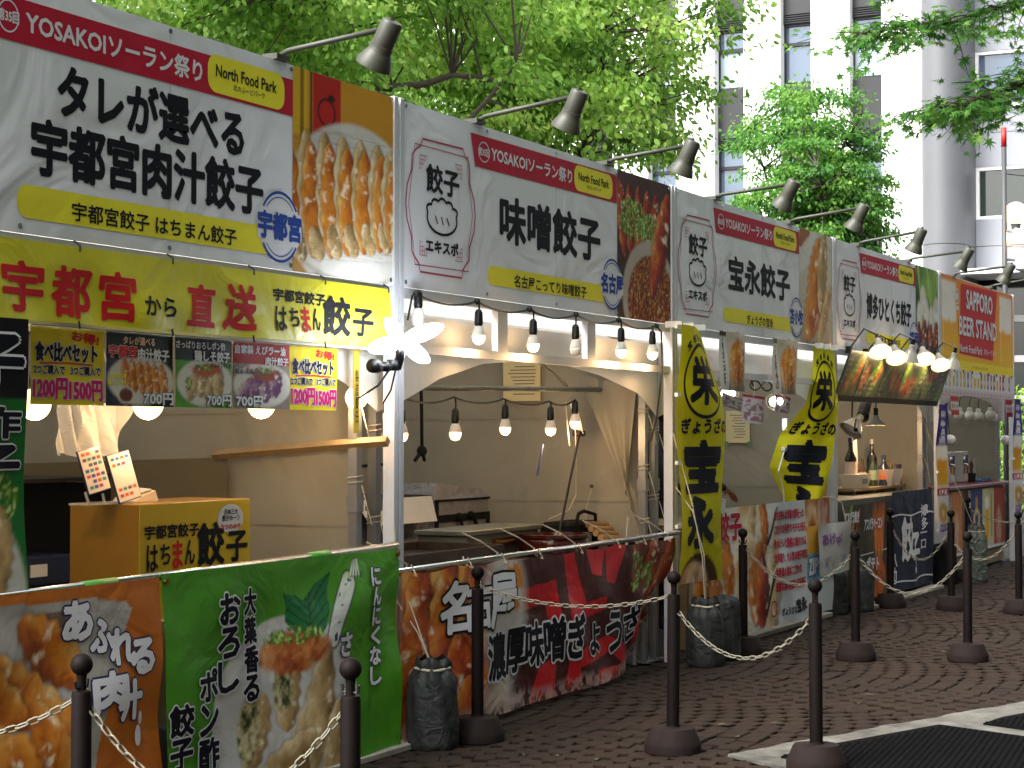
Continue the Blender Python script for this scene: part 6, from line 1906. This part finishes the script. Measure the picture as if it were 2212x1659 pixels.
t = thing('pendant_lamp', 'lit pendant lamp with white conical shade inside the fourth stall', 'lamp', (9.35, .25, 1.58))
auto_smooth(MB().lathe([(.018, .10), (.03, .085), (.035, .06), (.10, .005), (.102, 0), (.095, .003), (.03, .05), (.005, .055)], (9.35, .25, 1.575), 22).build('shade', SHADE, t), 40)
MB().lathe([(.004, .045), (.03, .04), (.04, .012), (.004, .004)], (9.35, .25, 1.575), 14).build('bulb', mat('lit_pendant_bulb', '#fff2dc', rough=.4, emit=1.3, ecol=(1.0, .74, .32)), t, True)
lamp_light(t, (9.35, .25, 1.545), 8.0)
MB().tube([(9.35, .25, 1.67), (9.35, .25, 1.74)], .022, 10).tube([(9.35, .25, 1.74), (9.35, .2, 2.1)], .005, 6).build('cord', RUBBER, t)
t = thing('floodlight_tube', 'dark cylindrical fan duct under the menu boards', 'duct', (9.15, .3, 1.7))
MB().tube([(9.30, .32, 1.83), (9.02, .28, 1.66)], .055, 14).build('body', mat('brown_grey_metal', '#4a403a', rough=.5, metal=.4), t, True)
MB().tube([(9.035, .282, 1.670), (9.005, .277, 1.652)], .060, 14).build('mouth_ring', BLACK, t, True)
# counter, shelf and goods
t = thing('serving_counter', 'grey serving counter of the fourth stall', 'counter', (8.7, .2, 0))
MB().box(7.30, .02, .02, 10.20, .10, .93).build('front', mat('grey_board', '#4c4c48', rough=.7, var=.1, vscale=5), t)
MB().box(7.30, .10, .89, 10.30, .60, .93).build('top', mat('grey_board_top', '#5a5a55', rough=.6), t)
t = thing('wooden_shelf', 'small pine shelf on the counter of the fourth stall', 'shelf', (9.8, .45, .93))
MB().box(8.80, .30, .965, 10.60, .62, .99).build('board', WOOD, t)
for x in (8.95, 9.6, 10.4):
    MB().box(x - .02, .34, .93, x + .02, .58, .965).build('leg', WOOD, t)
t = thing('wooden_cabinet', 'pine cabinet at the left inside the fourth stall', 'cabinet', (8.5, .6, 0))
MB().box(8.05, .50, .0, 8.62, .95, 1.20).build('body', WOOD, t)
MB().box(8.03, .48, 1.20, 8.64, .97, 1.225).build('top', WOOD, t)
MB().box(8.645, .52, .2, 8.80, .93, 1.18).build('side_bin', mat('grey_bin', '#5a6062', rough=.5), t)
def bottle(x, y, z, h, r, col, label, capc='#1a2a5a', labc='#c8c4b8'):
    t = thing('bottle', label, 'bottle', (x, y, z), 'sauce bottles on the fourth stall shelf')
    auto_smooth(MB().lathe([(r * .9, 0), (r, .01), (r, h * .58), (r * .35, h * .76), (r * .32, h * .92), (r * .1, h * .93)], (x, y, z), 16).build('body', mat('bottle_' + col[1:], col, rough=.15, spec=.6), t), 45)
    MB().lathe([(r * .4, h * .90), (r * .4, h), (.002, h * 1.01)], (x, y, z), 10).build('cap', mat('cap_' + capc[1:], capc, rough=.4), t)
    MB().lathe([(r * 1.02, h * .2), (r * 1.02, h * .52)], (x, y, z), 16).build('label_band', mat('lab_' + labc[1:], labc, rough=.5), t)
bottle(9.16, .44, .99, .47, .055, '#1c1210', 'tall dark wine bottle with blue cap and white label', '#2a3060', '#c4b0a0')
bottle(9.78, .40, .99, .30, .045, '#2a3a2a', 'green bottle beside the tall wine bottle', '#3a2a2a', '#7a8a78')
bottle(9.62, .46, .99, .27, .042, '#3a2a20', 'small brown bottle behind the white tub', '#2a2a2a', '#8a8074')
bottle(10.10, .50, .99, .45, .05, '#14120f', 'black squeeze bottle with pointed nozzle', '#a8a49a', '#2a2420')
bottle(10.02, .36, .99, .30, .055, '#24304a', 'blue labelled sauce carton bottle with orange picture', '#203050', '#b8622c')
t = thing('plastic_tub', 'frosted white plastic tub on the pine shelf', 'tub', (9.35, .36, .99))
MB().add([(8.97, .31, .991), (9.30, .31, .991), (9.30, .46, .991), (8.97, .46, .991), (8.93, .29, 1.12), (9.34, .29, 1.12), (9.34, .48, 1.12), (8.93, .48, 1.12)], [(3, 2, 1, 0), (0, 1, 5, 4), (1, 2, 6, 5), (2, 3, 7, 6), (3, 0, 4, 7), (4, 5, 6, 7)]).build('body', mat('frosted_white_plastic', '#cfccc6', rough=.3, transl=.3), t)
MB().box(9.06, .291, 1.03, 9.22, .294, 1.08).build('label_patch', mat('grey_label', '#5c5a58', rough=.6), t)
t = thing('plastic_tub', 'clear plastic tub filled with wooden chopsticks', 'tub', (10.25, .36, .99))
MB().add([(9.99, .28, .991), (10.30, .28, .991), (10.30, .46, .991), (9.99, .46, .991), (9.95, .25, 1.15), (10.34, .25, 1.15), (10.34, .49, 1.15), (9.95, .49, 1.15)], [(3, 2, 1, 0), (0, 1, 5, 4), (1, 2, 6, 5), (2, 3, 7, 6), (3, 0, 4, 7)]).build('body', CLEAR, t)
rs = np.random.RandomState(5)
for k in range(16):
    x = 10.02 + rs.rand() * .24
    MB().tube([(x, .30 + rs.rand() * .12, 1.0), (x + rs.normal(0, .05), .30 + rs.rand() * .12, 1.20 + rs.rand() * .05)], .006, 5).build('chopstick', WOOD, t)
t = thing('photo_card', 'upright photo card with red dish at the right of the pine shelf', 'card', (10.7, .4, .93))
print_sheet(t, 'print', 10.55, .935, 10.80, 1.19, flat(.38), .02, lambda X, Z: gyoza(gyoza(ramp(fbm(X * 9, Z * 9, 3), [(.2, '#3a2c4a'), (.8, '#a898b0')]), X, Z, 10.66, 1.05, .22, .07, 1.2, 5, RED), X, Z, 10.72, 1.04, .2, .06, 1.4, 8, RED), PAPER)
MB().box(10.55, .385, .935, 10.80, .395, 1.185).build('backing', OPAL, t)
t = thing('slip_card', 'white slip card standing among the bottles', 'card', (9.65, .5, .99))
MB().box(9.60, .52, .995, 9.72, .525, 1.44, Matrix.Translation((9.66, .52, 1.0)) @ Matrix.Rotation(RAD(-9), 4, 'Y') @ Matrix.Translation((-9.66, -.52, -1.0))).build('card', OPAL, t)
# front banners
def asp(X, Z):
    r = ramp(fbm(X * 3, Z * 3, 5), [(.2, '#242018'), (.5, '#3e3a2c'), (.8, '#5a5a44')])
    for i in range(7):
        r = over(r, sm(ell(X, Z, 7.42 + .04 * (i % 4), .55 + .05 * i, .10, .03, .9), .02), '#a89a2a' if i % 2 else '#6f8a2c')
    for i in range(4):
        r = gyoza(r, X, Z, 7.66 + .03 * i, .60 + .06 * i, .16, .08, 1.2, 240 + i, RED)
    for i in range(9):
        r = over(r, sm(ell(X, Z, 8.22 + .035 * i, .62 + .02 * (i % 3), .025, .24, .15 - .05 * i), .015), ramp(fbm(X * 20, Z * 8, i), [(.2, '#8a3a10'), (.6, '#cc6a20'), (.9, '#e2a050')]))
    fr_ = ell(X, Z, 8.28, .22, .26, .19)
    st_ = np.abs(np.sin((X * 30 + 9 * fbm(X * 6, Z * 6, 3)))) > .35
    r = over(r, sm(fr_, .03) * st_, '#c9642c')
    r = over(r, sm(fr_, .03) * (~st_) * .8, '#8a3a18')
    return r
Sa = wav(-.05, .008, 4, 4, .5, .9)
t = thing('counter_banner', 'dark banner with asparagus and fried potato pictures on the fourth stall counter', 'banner', (8.0, -.05, .06))
print_sheet(t, 'cloth', 7.24, .06, 8.70, .890, Sa, .014, asp)
lettering(t, 'アスパラ焼き', WINK, 7.27, .74, 7.72, .84, Sa, .006, .04, None, .3)
lettering(t, 'アスパラベーコン', WINK, 7.90, .66, 8.46, .76, Sa, .006, .05, None, .3)
lettering(t, 'ポテト', WINK, 7.98, .30, 8.30, .42, Sa, .006, .05, None, .3)
draw(t, 'rule_line', WINK, [ribbon([(7.8, .45), (8.68, .47)], .008)], Sa, .006)
NAVY = mat('navy_cotton', '#1b2340', rough=.85, wrinkle=.5, wscale=5, var=.08, vscale=5, transl=.08)
Sn = wav(-.07, .014, 7, 2.5, 1.4, .98)
t = thing('counter_banner', 'navy cloth banner with white characters on the fourth stall counter', 'banner', (9.45, -.07, .06))
U, V = np.meshgrid(np.linspace(8.73, 10.16, 50), np.linspace(.06, .965, 24), indexing='ij')
place('cloth', Sn(U, V, 0).reshape(-1, 3), grid_faces(50, 24), NAVY, t, True)
lettering(t, '餃', WINK, 9.05, .32, 9.42, .72, Sn, .006, .03, None, .25)
lettering(t, '子', WINK, 9.36, .20, 9.70, .56, Sn, .006, .03, None, .25)
lettering(t, '博\n多', WINK, 9.78, .58, 9.98, .82, Sn, .006, .02, None, .3)
lettering(t, '一\n口', WINK, 9.72, .40, 9.96, .56, Sn, .006, .02, None, .3)
lettering(t, '八\n助', WINK, 8.77, .15, 8.93, .40, Sn, .006, .03, None, .3)
draw(t, 'white_line', WINK, [ribbon([(8.74 + .14 * i, .745 + .012 * math.sin(i)) for i in range(11)], .014), ribbon([(8.80 + .135 * i, .135 + .010 * math.sin(i)) for i in range(11)], .014)], Sn, .006)

# ================================================================== STALL 5: beer stand
t = thing('bar_counter', 'dark red topped bar counter of the beer stand', 'counter', (13.0, .3, 0))
MB().box(11.45, .06, .905, 14.45, .62, .94, None, .006).build('top', mat('dark_red_laminate', '#6a1c26', rough=.3), t)
MB().box(11.6, .12, .02, 14.35, .16, .905).build('front', mat('brown_board', '#5c4c40', rough=.7, var=.1, vscale=5), t)
MB().box(11.62, .118, .02, 14.33, .121, .16).build('kickboard', WOOD, t)
def bp(x0, x1, kind, label):
    t = thing('beer_poster', label, 'poster', ((x0 + x1) / 2, .1, .2), 'beer posters on the bar front')
    def p(X, Z):
        x, z = (X - x0) / (x1 - x0), (Z - .2) / .68
        base = {'o': '#c47a44', 'b': '#2a3a70', 'y': '#cfc6a0', 'r': '#a8482c'}[kind]
        r = full(X, base) * (.8 + .4 * fbm(x * 3, z * 3, 4))[..., None]
        if kind == 'y':
            r = over(r, sm(rect(x, z, .22, .15, .55, .70, .06), .05), '#d8a81c')
            r = over(r, sm(rect(x, z, .22, .66, .55, .86, .06), .05), '#f0ece0')
            r = over(r, sm(rect(x, z, .72, .2, .86, .9), .05), '#a8983c')
        elif kind == 'b':
            r = over(r, sm(rect(x, z, .40, .60, .60, .88, .06), .04), '#c08a2a')
            r = over(r, sm(np.abs(ell(x, z, .5, .52, .22, .13)) - .04, .04), '#d8c070')
            r = over(r, sm(rect(x, z, .3, .1, .7, .2), .04), '#d8d8de')
        else:
            r = over(r, sm(ell(x, z, .45, .35, .25, .32, .1), .1) * .7, ramp(fbm(x * 8, z * 8, 6), [(.2, '#7a3a1c'), (.8, '#e8d0b0')]))
        return over(r, (z < .06).astype(float), '#dcdcdc')
    print_sheet(t, 'print', x0, .2, x1, .88, flat(.085), .02, p, PAPER)
    MB().box(x0, .087, .2, x1, .1175, .88).build('backing', OPAL, t)
    if kind == 'b':
        lettering(t, 'CLASSIC', WINK, x0 + .06, .38, x1 - .06, .47, flat(.085), .003, .05)
bp(11.64, 12.12, 'o', 'orange brown food poster at the left of the bar front')
bp(12.52, 13.08, 'b', 'blue classic beer poster on the bar front')
bp(13.10, 13.66, 'y', 'yellow beer glass poster on the bar front')
bp(13.68, 14.25, 'r', 'red brown food poster at the right of the bar front')
def beer_flag(x0, x1, z0, z1, label):
    t = thing('beer_flag', label, 'flag', ((x0 + x1) / 2, -.1, z0), 'narrow beer flags of the beer stand')
    def p(X, Z):
        x, z = (X - x0) / (x1 - x0), (Z - z0) / (z1 - z0)
        r = full(X, '#d6d4da')
        r = over(r, (z > .70).astype(float), '#3a2f86')
        for zz in (.93, .86, .74):
            r = over(r, sm(rect(x, z, .22, zz - .02, .78, zz + .02), .02) * (noise(x * 9, z * 60, 3) > .3), '#d8d8e8')
        g_ = rect(x, z, .08, .40, .92, .70, .08)
        r = over(r, sm(g_, .04), ramp(z + .03 * fbm(x * 8, z * 30, 2), [(.40, '#e0b02c'), (.60, '#d99a2a'), (.625, '#efece4'), (.72, '#f4f2ee')]))
        r = over(r, ((z < .385) & (z > .33)).astype(float), '#b0202c')
        r = over(r, sm(np.abs(ell(x, z, .5, .20, .28, .05)) - .03, .03), '#c09a3a')
        return r
    S = wav(-.10, .012, 6, 4, x0)
    print_sheet(t, 'cloth', x0, z0, x1, z1, S, .018, p, FLAGM)
    lettering(t, '北海道', WINK, x0 + .06, z0 + (z1 - z0) * .338, x1 - .06, z0 + (z1 - z0) * .376, S, .004, .03)
    lettering(t, 'CLASSIC', mat('violet_ink', '#5a4a9a', rough=.5), x0 + .03, z0 + (z1 - z0) * .07, x1 - .03, z0 + (z1 - z0) * .125, S, .004, .06)
    lettering(t, '黒\n星', WINK, x0 + .10, z0 + (z1 - z0) * .72, x1 - .10, z0 + (z1 - z0) * .82, S, .004, .05)
    clp = MB()
    for z in (z0 + .1, (z0 + z1) / 2, z1 - .08):
        clp.box(x0 - .02, -.108, z, x0 + .04, -.09, z + .02)
    clp.build('clip', OPAL, t)
beer_flag(10.30, 10.68, .44, 1.785, 'narrow blue and white beer flag at the left of the beer stand')
beer_flag(13.88, 14.32, .50, 1.90, 'narrow blue and white beer flag at the right end of the beer stand')
for i, x in enumerate((12.56, 13.20)):
    t = thing('beer_tap', ('left' if i == 0 else 'right') + ' beer tap tower with picture panel on the bar', 'beer tap', (x + .17, .35, .94), 'beer tap towers')
    MB().box(x + .08, .34, .942, x + .30, .44, 1.285, None, .012).build('tower', mat('tap_grey', '#b8b8b4', rough=.3, metal=.3), t)
    MB().box(x + .07, .335, 1.27, x + .31, .45, 1.295, None, .008).build('cap', OPAL, t)
    print_sheet(t, 'picture_panel', x + .10, .97, x + .30, 1.25, flat(.3385), .02, lambda X, Z: over(over(full(X, '#2c3a70'), sm(rect(X, Z, X.min() + .05, .97, X.max() - .06, 1.14), .02), '#d89a2a'), (Z < 1.04).astype(float), '#cfc0c0'), PAPER)
    MB().tube([(x + .06, .34, 1.16), (x + .06, .29, 1.15), (x + .06, .28, 1.10)], .012, 8).tube([(x + .06, .325, 1.17), (x + .06, .32, 1.24)], .014, 8).build('faucet', STEEL, t, True)
GW = 'white unlit bulbs of the beer stand'
lb5 = ['first', 'second', 'third', 'fourth', 'fifth', 'sixth']
for i, (x, z) in enumerate(((11.80, 1.70), (12.42, 1.69), (12.90, 1.695), (13.34, 1.69), (13.95, 1.71), (14.30, 1.685))):
    t = thing('white_bulb', lb5[i] + ' white unlit bulb from the left hanging in the beer stand', 'bulb', (x, .18, z), GW)
    MB().ball((x, .18, z), .062, 14, 9, .95).build('glass', OPAL, t, True)
    MB().lathe([(.03, .05), (.028, .085), (.01, .095)], (x, .18, z), 10).build('socket', OPAL, t)
    MB().tube([(x, .18, z + .09), (x - .03, .17, z + .16), (x, .16, 1.90)], .005, 5).build('cable', RUBBER, t)
for i, (x, z, lb) in enumerate(((11.66, 1.43, 'lone white bulb in front of the left beer flag'), (14.40, 1.42, 'lone white bulb on the right post of the beer stand'))):
    t = thing('white_bulb', lb, 'bulb', (x, .1, z), GW)
    MB().ball((x, .1, z), .06, 14, 9, .95).build('glass', OPAL, t, True)
    MB().tube([(x, .1, z + .05), (x + .03, .12, z + .12), (x + .02, .15, z + .5)], .006, 5).build('cable', RUBBER, t)
for i, (x0, lb) in enumerate(((11.06, 'red and white paper sale tag at the left of the beer stand'), (13.72, 'red and white paper sale tag at the right of the beer stand'))):
    t = thing('sale_tag', lb, 'tag', (x0 + .2, -.04, 1.69), 'red sale tags of the beer stand')
    print_sheet(t, 'sheet', x0, 1.69, x0 + .34, 1.88, lambda x, z, o=0.0, x0=x0: np.stack(np.broadcast_arrays(x + (1.88 - z) * .3, -.045 - o + 0 * x, z), -1), .02, lambda X, Z: over(full(X, '#b8262c'), (np.abs(Z - 1.785) < .035).astype(float), '#dcd4d4'), PAPER)
    lettering(t, '生ビール', REDINK, x0 + .07, 1.765, x0 + .33, 1.805, flat(-.045), .003, .04)
t = thing('cutlery_cup', 'dark cup of stirrers on the bar beside the blue tray', 'cup', (13.72, .35, .94))
MB().lathe([(.045, 0), (.055, .10), (.05, .10), (.04, .01)], (13.72, .35, .941), 12).build('cup', BLACK, t)
for a, b in ((-.06, .12), (.0, .15), (.05, .13), (.09, .10)):
    MB().tube([(13.72, .35, 1.0), (13.72 + a, .35, 1.04 + b)], .008, 5).build('stirrer', mat('dark_red_plastic', '#4a2420', rough=.4), t)
t = thing('blue_tray', 'flat blue tray lying on the bar', 'tray', (14.0, .35, .94))
MB().box(13.82, .25, .942, 14.30, .50, .965, None, .006).build('base', mat('blue_tray_plastic', '#2c6cb8', rough=.3), t)
MB().box(13.82, .25, .965, 14.30, .262, .978).box(13.82, .488, .965, 14.30, .50, .978).build('rim', mat('blue_tray_plastic'), t)
t = thing('leaning_card', 'white card leaning on the bar at the right of the beer stand', 'card', (14.25, .4, .94))
MB().box(14.18, .42, .94, 14.30, .428, 1.20, Matrix.Translation((14.24, .42, .94)) @ Matrix.Rotation(RAD(-14), 4, 'Y') @ Matrix.Translation((-14.24, -.42, -.94))).build('card', OPAL, t)
# shrub beyond the beer stand
def shrub(x, y, h, r, n, label, seed):
    rs = np.random.RandomState(seed)
    t = thing('shrub', label, 'shrub', (x, y, 0))
    tb = MB()
    for k in range(7):
        a = rs.uniform(0, 6.3)
        tb.tube([(x, y, 0), (x + .4 * r * math.cos(a), y + .4 * r * math.sin(a), h * .5), (x + .8 * r * math.cos(a), y + .8 * r * math.sin(a), h * .9)], [.015, .01, .004], 5)
    tb.build('stem', BARK, t)
    d = unit(rs.normal(size=(n, 3)))
    C = np.array([x, y, h * .55]) + d * np.array([r, r, h * .5]) * rs.rand(n, 1) ** .4
    ax = unit(d + rs.normal(0, .5, (n, 3)))
    nr = unit(np.array([0, 0, 1.]) + rs.normal(0, .5, (n, 3)))
    nr = unit(nr - ax * (nr * ax).sum(1, keepdims=True))
    leaf_mesh('crown', C, ax, nr, .10 * rs.uniform(.7, 1.3, n), ramp(rs.rand(n), PALA).astype(np.float32), LEAFM, t)
shrub(20.5, 2.2, 1.7, .9, 1600, 'green shrub beyond the right end of the beer stand', 5)
shrub(24.5, 2.0, 2.2, 1.3, 2200, 'larger green shrub farther along the street', 6)

# ================================================================== sandbag weights tied to the posts
def sandbag(x, y, h, r, seed, label, top=True, mt=TARP, rope=None):
    rs = np.random.RandomState(seed)
    t = thing('weight_bag', label, 'weight bag', (x, y, 0), 'dark weight bags tied to the stall posts')
    nu, nv = 48, 26
    U, V = np.meshgrid(np.linspace(0, 2 * math.pi, nu), np.linspace(0, 1, nv), indexing='ij')
    prof = np.interp(V, [0, .04, .3, .62, .74, .82, .88, .94, 1.0], [.94, 1.0, 1.02, 1.0, .97, .84, .66, .72, .60]) if top else np.interp(V, [0, .04, .5, .9, .97, 1.0], [.95, 1.0, 1.0, .97, .80, .05])
    fold = 1 + .05 * np.sin(U * 7 + V * 5 + seed) + .05 * (fbm(np.cos(U) * 3 + 9, np.sin(U) * 3 + V * 5, seed, 3) - .5) + ((.06 * np.sin(U * 8 + seed) + .05 * np.sin(U * 13 + 2 * seed) + .03 * np.sin(U * 5)) * np.clip((V - .7) / .2, 0, 1) if top else 0)
    R_ = r * prof * fold
    P = np.stack([x + R_ * np.cos(U), y + R_ * np.sin(U), h * V + .01 * np.sin(U * 5 + seed) * V], -1).reshape(-1, 3)
    P[:, 2] = np.maximum(P[:, 2], .002)
    place('sack', P, grid_faces(nu, nv), mt, t, True)
    if top:
        MB().tube([(x + r * .70 * math.cos(a), y + r * .70 * math.sin(a), h * .88 + .004 * math.sin(3 * a)) for a in np.linspace(0, 6.4, 20)], .007, 6).build('neck_cord', ROPE, t)
    if rope:
        for k, q in enumerate(rope):
            MB().tube([(x + .02 * k, y, h * .85)] + [tuple(p) for p in q], .004, 6).build('rope', ROPE, t)
    return t
sandbag(.0, -.20, .43, .120, 3, 'dark green tied weight bag beside the green counter banner', True, rope=[[(-.02, -.12, .60), (-.05, -.03, .86), (-.05, -.015, 1.05)], [(-.01, -.12, .55), (-.04, -.02, .70)]])
sandbag(3.52, -.25, .44, .12, 5, 'tall dark tied weight bag under the straight yellow flag', True, rope=[[(3.47, -.25, .70), (3.42, -.20, 1.05), (3.52, -.03, 1.5)], [(3.50, -.25, .72), (3.45, -.19, 1.0), (3.56, -.03, 1.15)]])
sandbag(3.90, -.24, .42, .105, 8, 'dark weight bag tucked behind the tied one under the yellow flag', False)
sandbag(7.20, .0, .37, .105, 11, 'squat dark weight bag at the right end of the long photo banner', False)
sandbag(7.58, -.12, .38, .10, 13, 'leaning dark weight bag beside the asparagus banner', False)
sandbag(10.72, -.06, .40, .12, 17, 'black square weight bag at the foot of the navy banner', False, BLACKCLOTH)
sandbag(11.05, -.30, .58, .11, 19, 'grey green weight bag in front of the beer stand', True, mat('grey_green_sack', '#4c524c', rough=.6, var=.25, vscale=10, wrinkle=.9, wscale=14), rope=[[(10.80, -.2, .9), (10.70, -.06, 1.25)]])

# ================================================================== bollards and chains
def bollard_meshes():
    b = MB().lathe([(.131, 0), (.134, .006), (.134, .042), (.1325, .046), (.104, .112), (.098, .118), (.034, .121), (.034, .128)], n=32)
    p = MB().lathe([(.030, .12), (.030, .730), (.027, .742), (.012, .745)], n=18)
    nk = MB().lathe([(.014, .744), (.0135, .775), (.016, .790), (.012, .792)], n=14)
    bl = MB().lathe([(max(.033 * math.sin(math.pi * i / 10), 1e-4), .820 - .033 * math.cos(math.pi * i / 10)) for i in range(11)], n=18)
    hk = MB()
    for s in (-1, 1):
        hk.tube([(s * .012, 0, .752), (s * .026, 0, .752), (s * .030, 0, .775)], .0045, 6)
    out = []
    for m, n, mt in ((b, 'base', BASEM), (p, 'pole', BOLL), (nk, 'neck', BOLL), (bl, 'ball', BOLL), (hk, 'chain_hook', BLACK)):
        o = m.build(n, mt, None, True, (0, 0, 0))
        auto_smooth(o, 22)
        out.append((n, o.data))
        bpy.data.objects.remove(o)
    return out
BM = bollard_meshes()
BP = [(-3.44, -.94, 'bollard overlapping the orange counter banner', 0, 0), (-3.17, -1.70, 'bollard in front of the white radish on the green banner', 0, 0), (-3.75, -.22, 'bollard just outside the left edge of the photo', 0, 0),
      (.27, -.30, 'bollard in front of the red miso banner, nearest its left end', 0, 0), (.40, -1.27, 'bollard with wide base in front of the right end of the red miso banner', .8, -1.0), (.24, -2.02, 'bollard whose base is cut by the bottom edge beside the mat', .2, 1.6),
      (4.22, -.26, 'bollard against the long photo banner beside the tied weight bag', .3, .6), (4.26, -1.03, 'bollard in front of the squat weight bags', 0, .3), (4.52, -1.71, 'middle row bollard standing nearest the right edge', .2, .3),
      (8.0, -.25, 'bollard in front of the navy banner', 0, 0), (7.98, -.78, 'far bollard in front of the narrow left beer flag', 0, 0), (7.95, -1.35, 'far bollard at the right edge of the photo', 0, .3), (11.13, -.20, 'farthest bollard, in front of the blue beer poster', 0, 0), (11.3, -1.0, 'far bollard just outside the right edge', 0, 0)]
rs = np.random.RandomState(9)
BO = []
for (x, y, lb, rx, ry) in BP:
    t = thing('bollard', lb, 'bollard', (x, y, 0), 'brown bollards with ball tops')
    t.rotation_euler = (RAD(rx * .6), RAD(ry * .6), rs.uniform(0, 3))
    for n, me in BM:
        o = bpy.data.objects.new(n, me)
        COL.objects.link(o)
        o.parent = t
    BO.append((x, y))
lk = []
nA, nB = 10, 5
for i in range(nA):
    a = 2 * math.pi * i / nA
    cx, cz = .0165 * math.copysign(abs(math.cos(a)) ** .6, math.cos(a)) , .0095 * math.sin(a)
    for j in range(nB):
        b = 2 * math.pi * j / nB
        nx, nz = math.cos(a), math.sin(a)
        lk.append((cx * 1.25 + .0036 * math.cos(b) * nx, .0036 * math.sin(b), cz + .0036 * math.cos(b) * nz))
LF = [(i * nB + j, i * nB + (j + 1) % nB, ((i + 1) % nA) * nB + (j + 1) % nB, ((i + 1) % nA) * nB + j) for i in range(nA) for j in range(nB)]
link_me = mesh_np('chain_link', np.array(lk), LF, CHAINM, True)
def chain(p, q, sag, label):
    p, q = Vector(p), Vector(q)
    t = thing('barrier_chain', label, 'chain', tuple((p + q) / 2 - Vector((0, 0, sag))), 'ivory plastic chains between the bollards')
    og = ORG[t.name]
    cur = [p.lerp(q, s) - Vector((0, 0, sag * 4 * s * (1 - s))) for s in np.linspace(0, 1, 200)]
    ln = [0]
    for a, b in zip(cur[:-1], cur[1:]):
        ln.append(ln[-1] + (b - a).length)
    n = int(ln[-1] / .0355)
    for i in range(n):
        s = (i + .5) * ln[-1] / n
        k = min(max(np.searchsorted(ln, s), 1), 199)
        d = (cur[k] - cur[k - 1]).normalized()
        o = bpy.data.objects.new('link', link_me)
        COL.objects.link(o)
        o.parent = t
        o.location = cur[k] - og
        o.rotation_euler = (d.to_track_quat('X', 'Z') @ Quaternion((1, 0, 0), RAD(90 * (i % 2) + 25))).to_euler()
Q = lambda i, z: (BO[i][0], BO[i][1], z)
chain(Q(2, .73), Q(0, .73), .13, 'chain running off the left edge across the orange banner')
chain(Q(0, .73), Q(1, .73), .30, 'deep hanging chain between the two nearest bollards')
chain(Q(3, .755), Q(4, .735), .075, 'nearly level chain across the red miso banner')
chain(Q(4, .70), Q(5, .70), .23, 'sagging chain between the wide based bollard and the one cut by the bottom edge')
chain(Q(6, .745), Q(7, .72), .25, 'sagging chain across the long photo banner')
chain(Q(7, .71), Q(8, .71), .27, 'sagging chain from the weight bags bollard to the right middle bollard')
chain(Q(9, .72), Q(10, .72), .30, 'sagging chain in front of the navy banner')
chain(Q(10, .60), Q(11, .72), .22, 'chain between the two far bollards near the right edge')
STUFF_PARTS = ('grommets', 'cable_ties', 'lashing_cord', 'tie_cord', 'clips', 'clip', 'text_lines', 'cable_joint', 'emblem_frame', 'dumpling_mark', 'louvre', 'stamp_ring', 'wire_guard', 'thin_cord', 'loose_strap', 'cross_rod', 'white_line', 'drops', 'chain_hook')
chain(Q(12, .74), Q(13, .72), .13, 'farthest chain, in front of the bar posters')

for o in COL.objects:                                       # fastenings and fine printed lines too small to pick apart
    if o.parent is not None and o.name.split('.')[0] in STUFF_PARTS:
        o['kind'] = 'stuff'
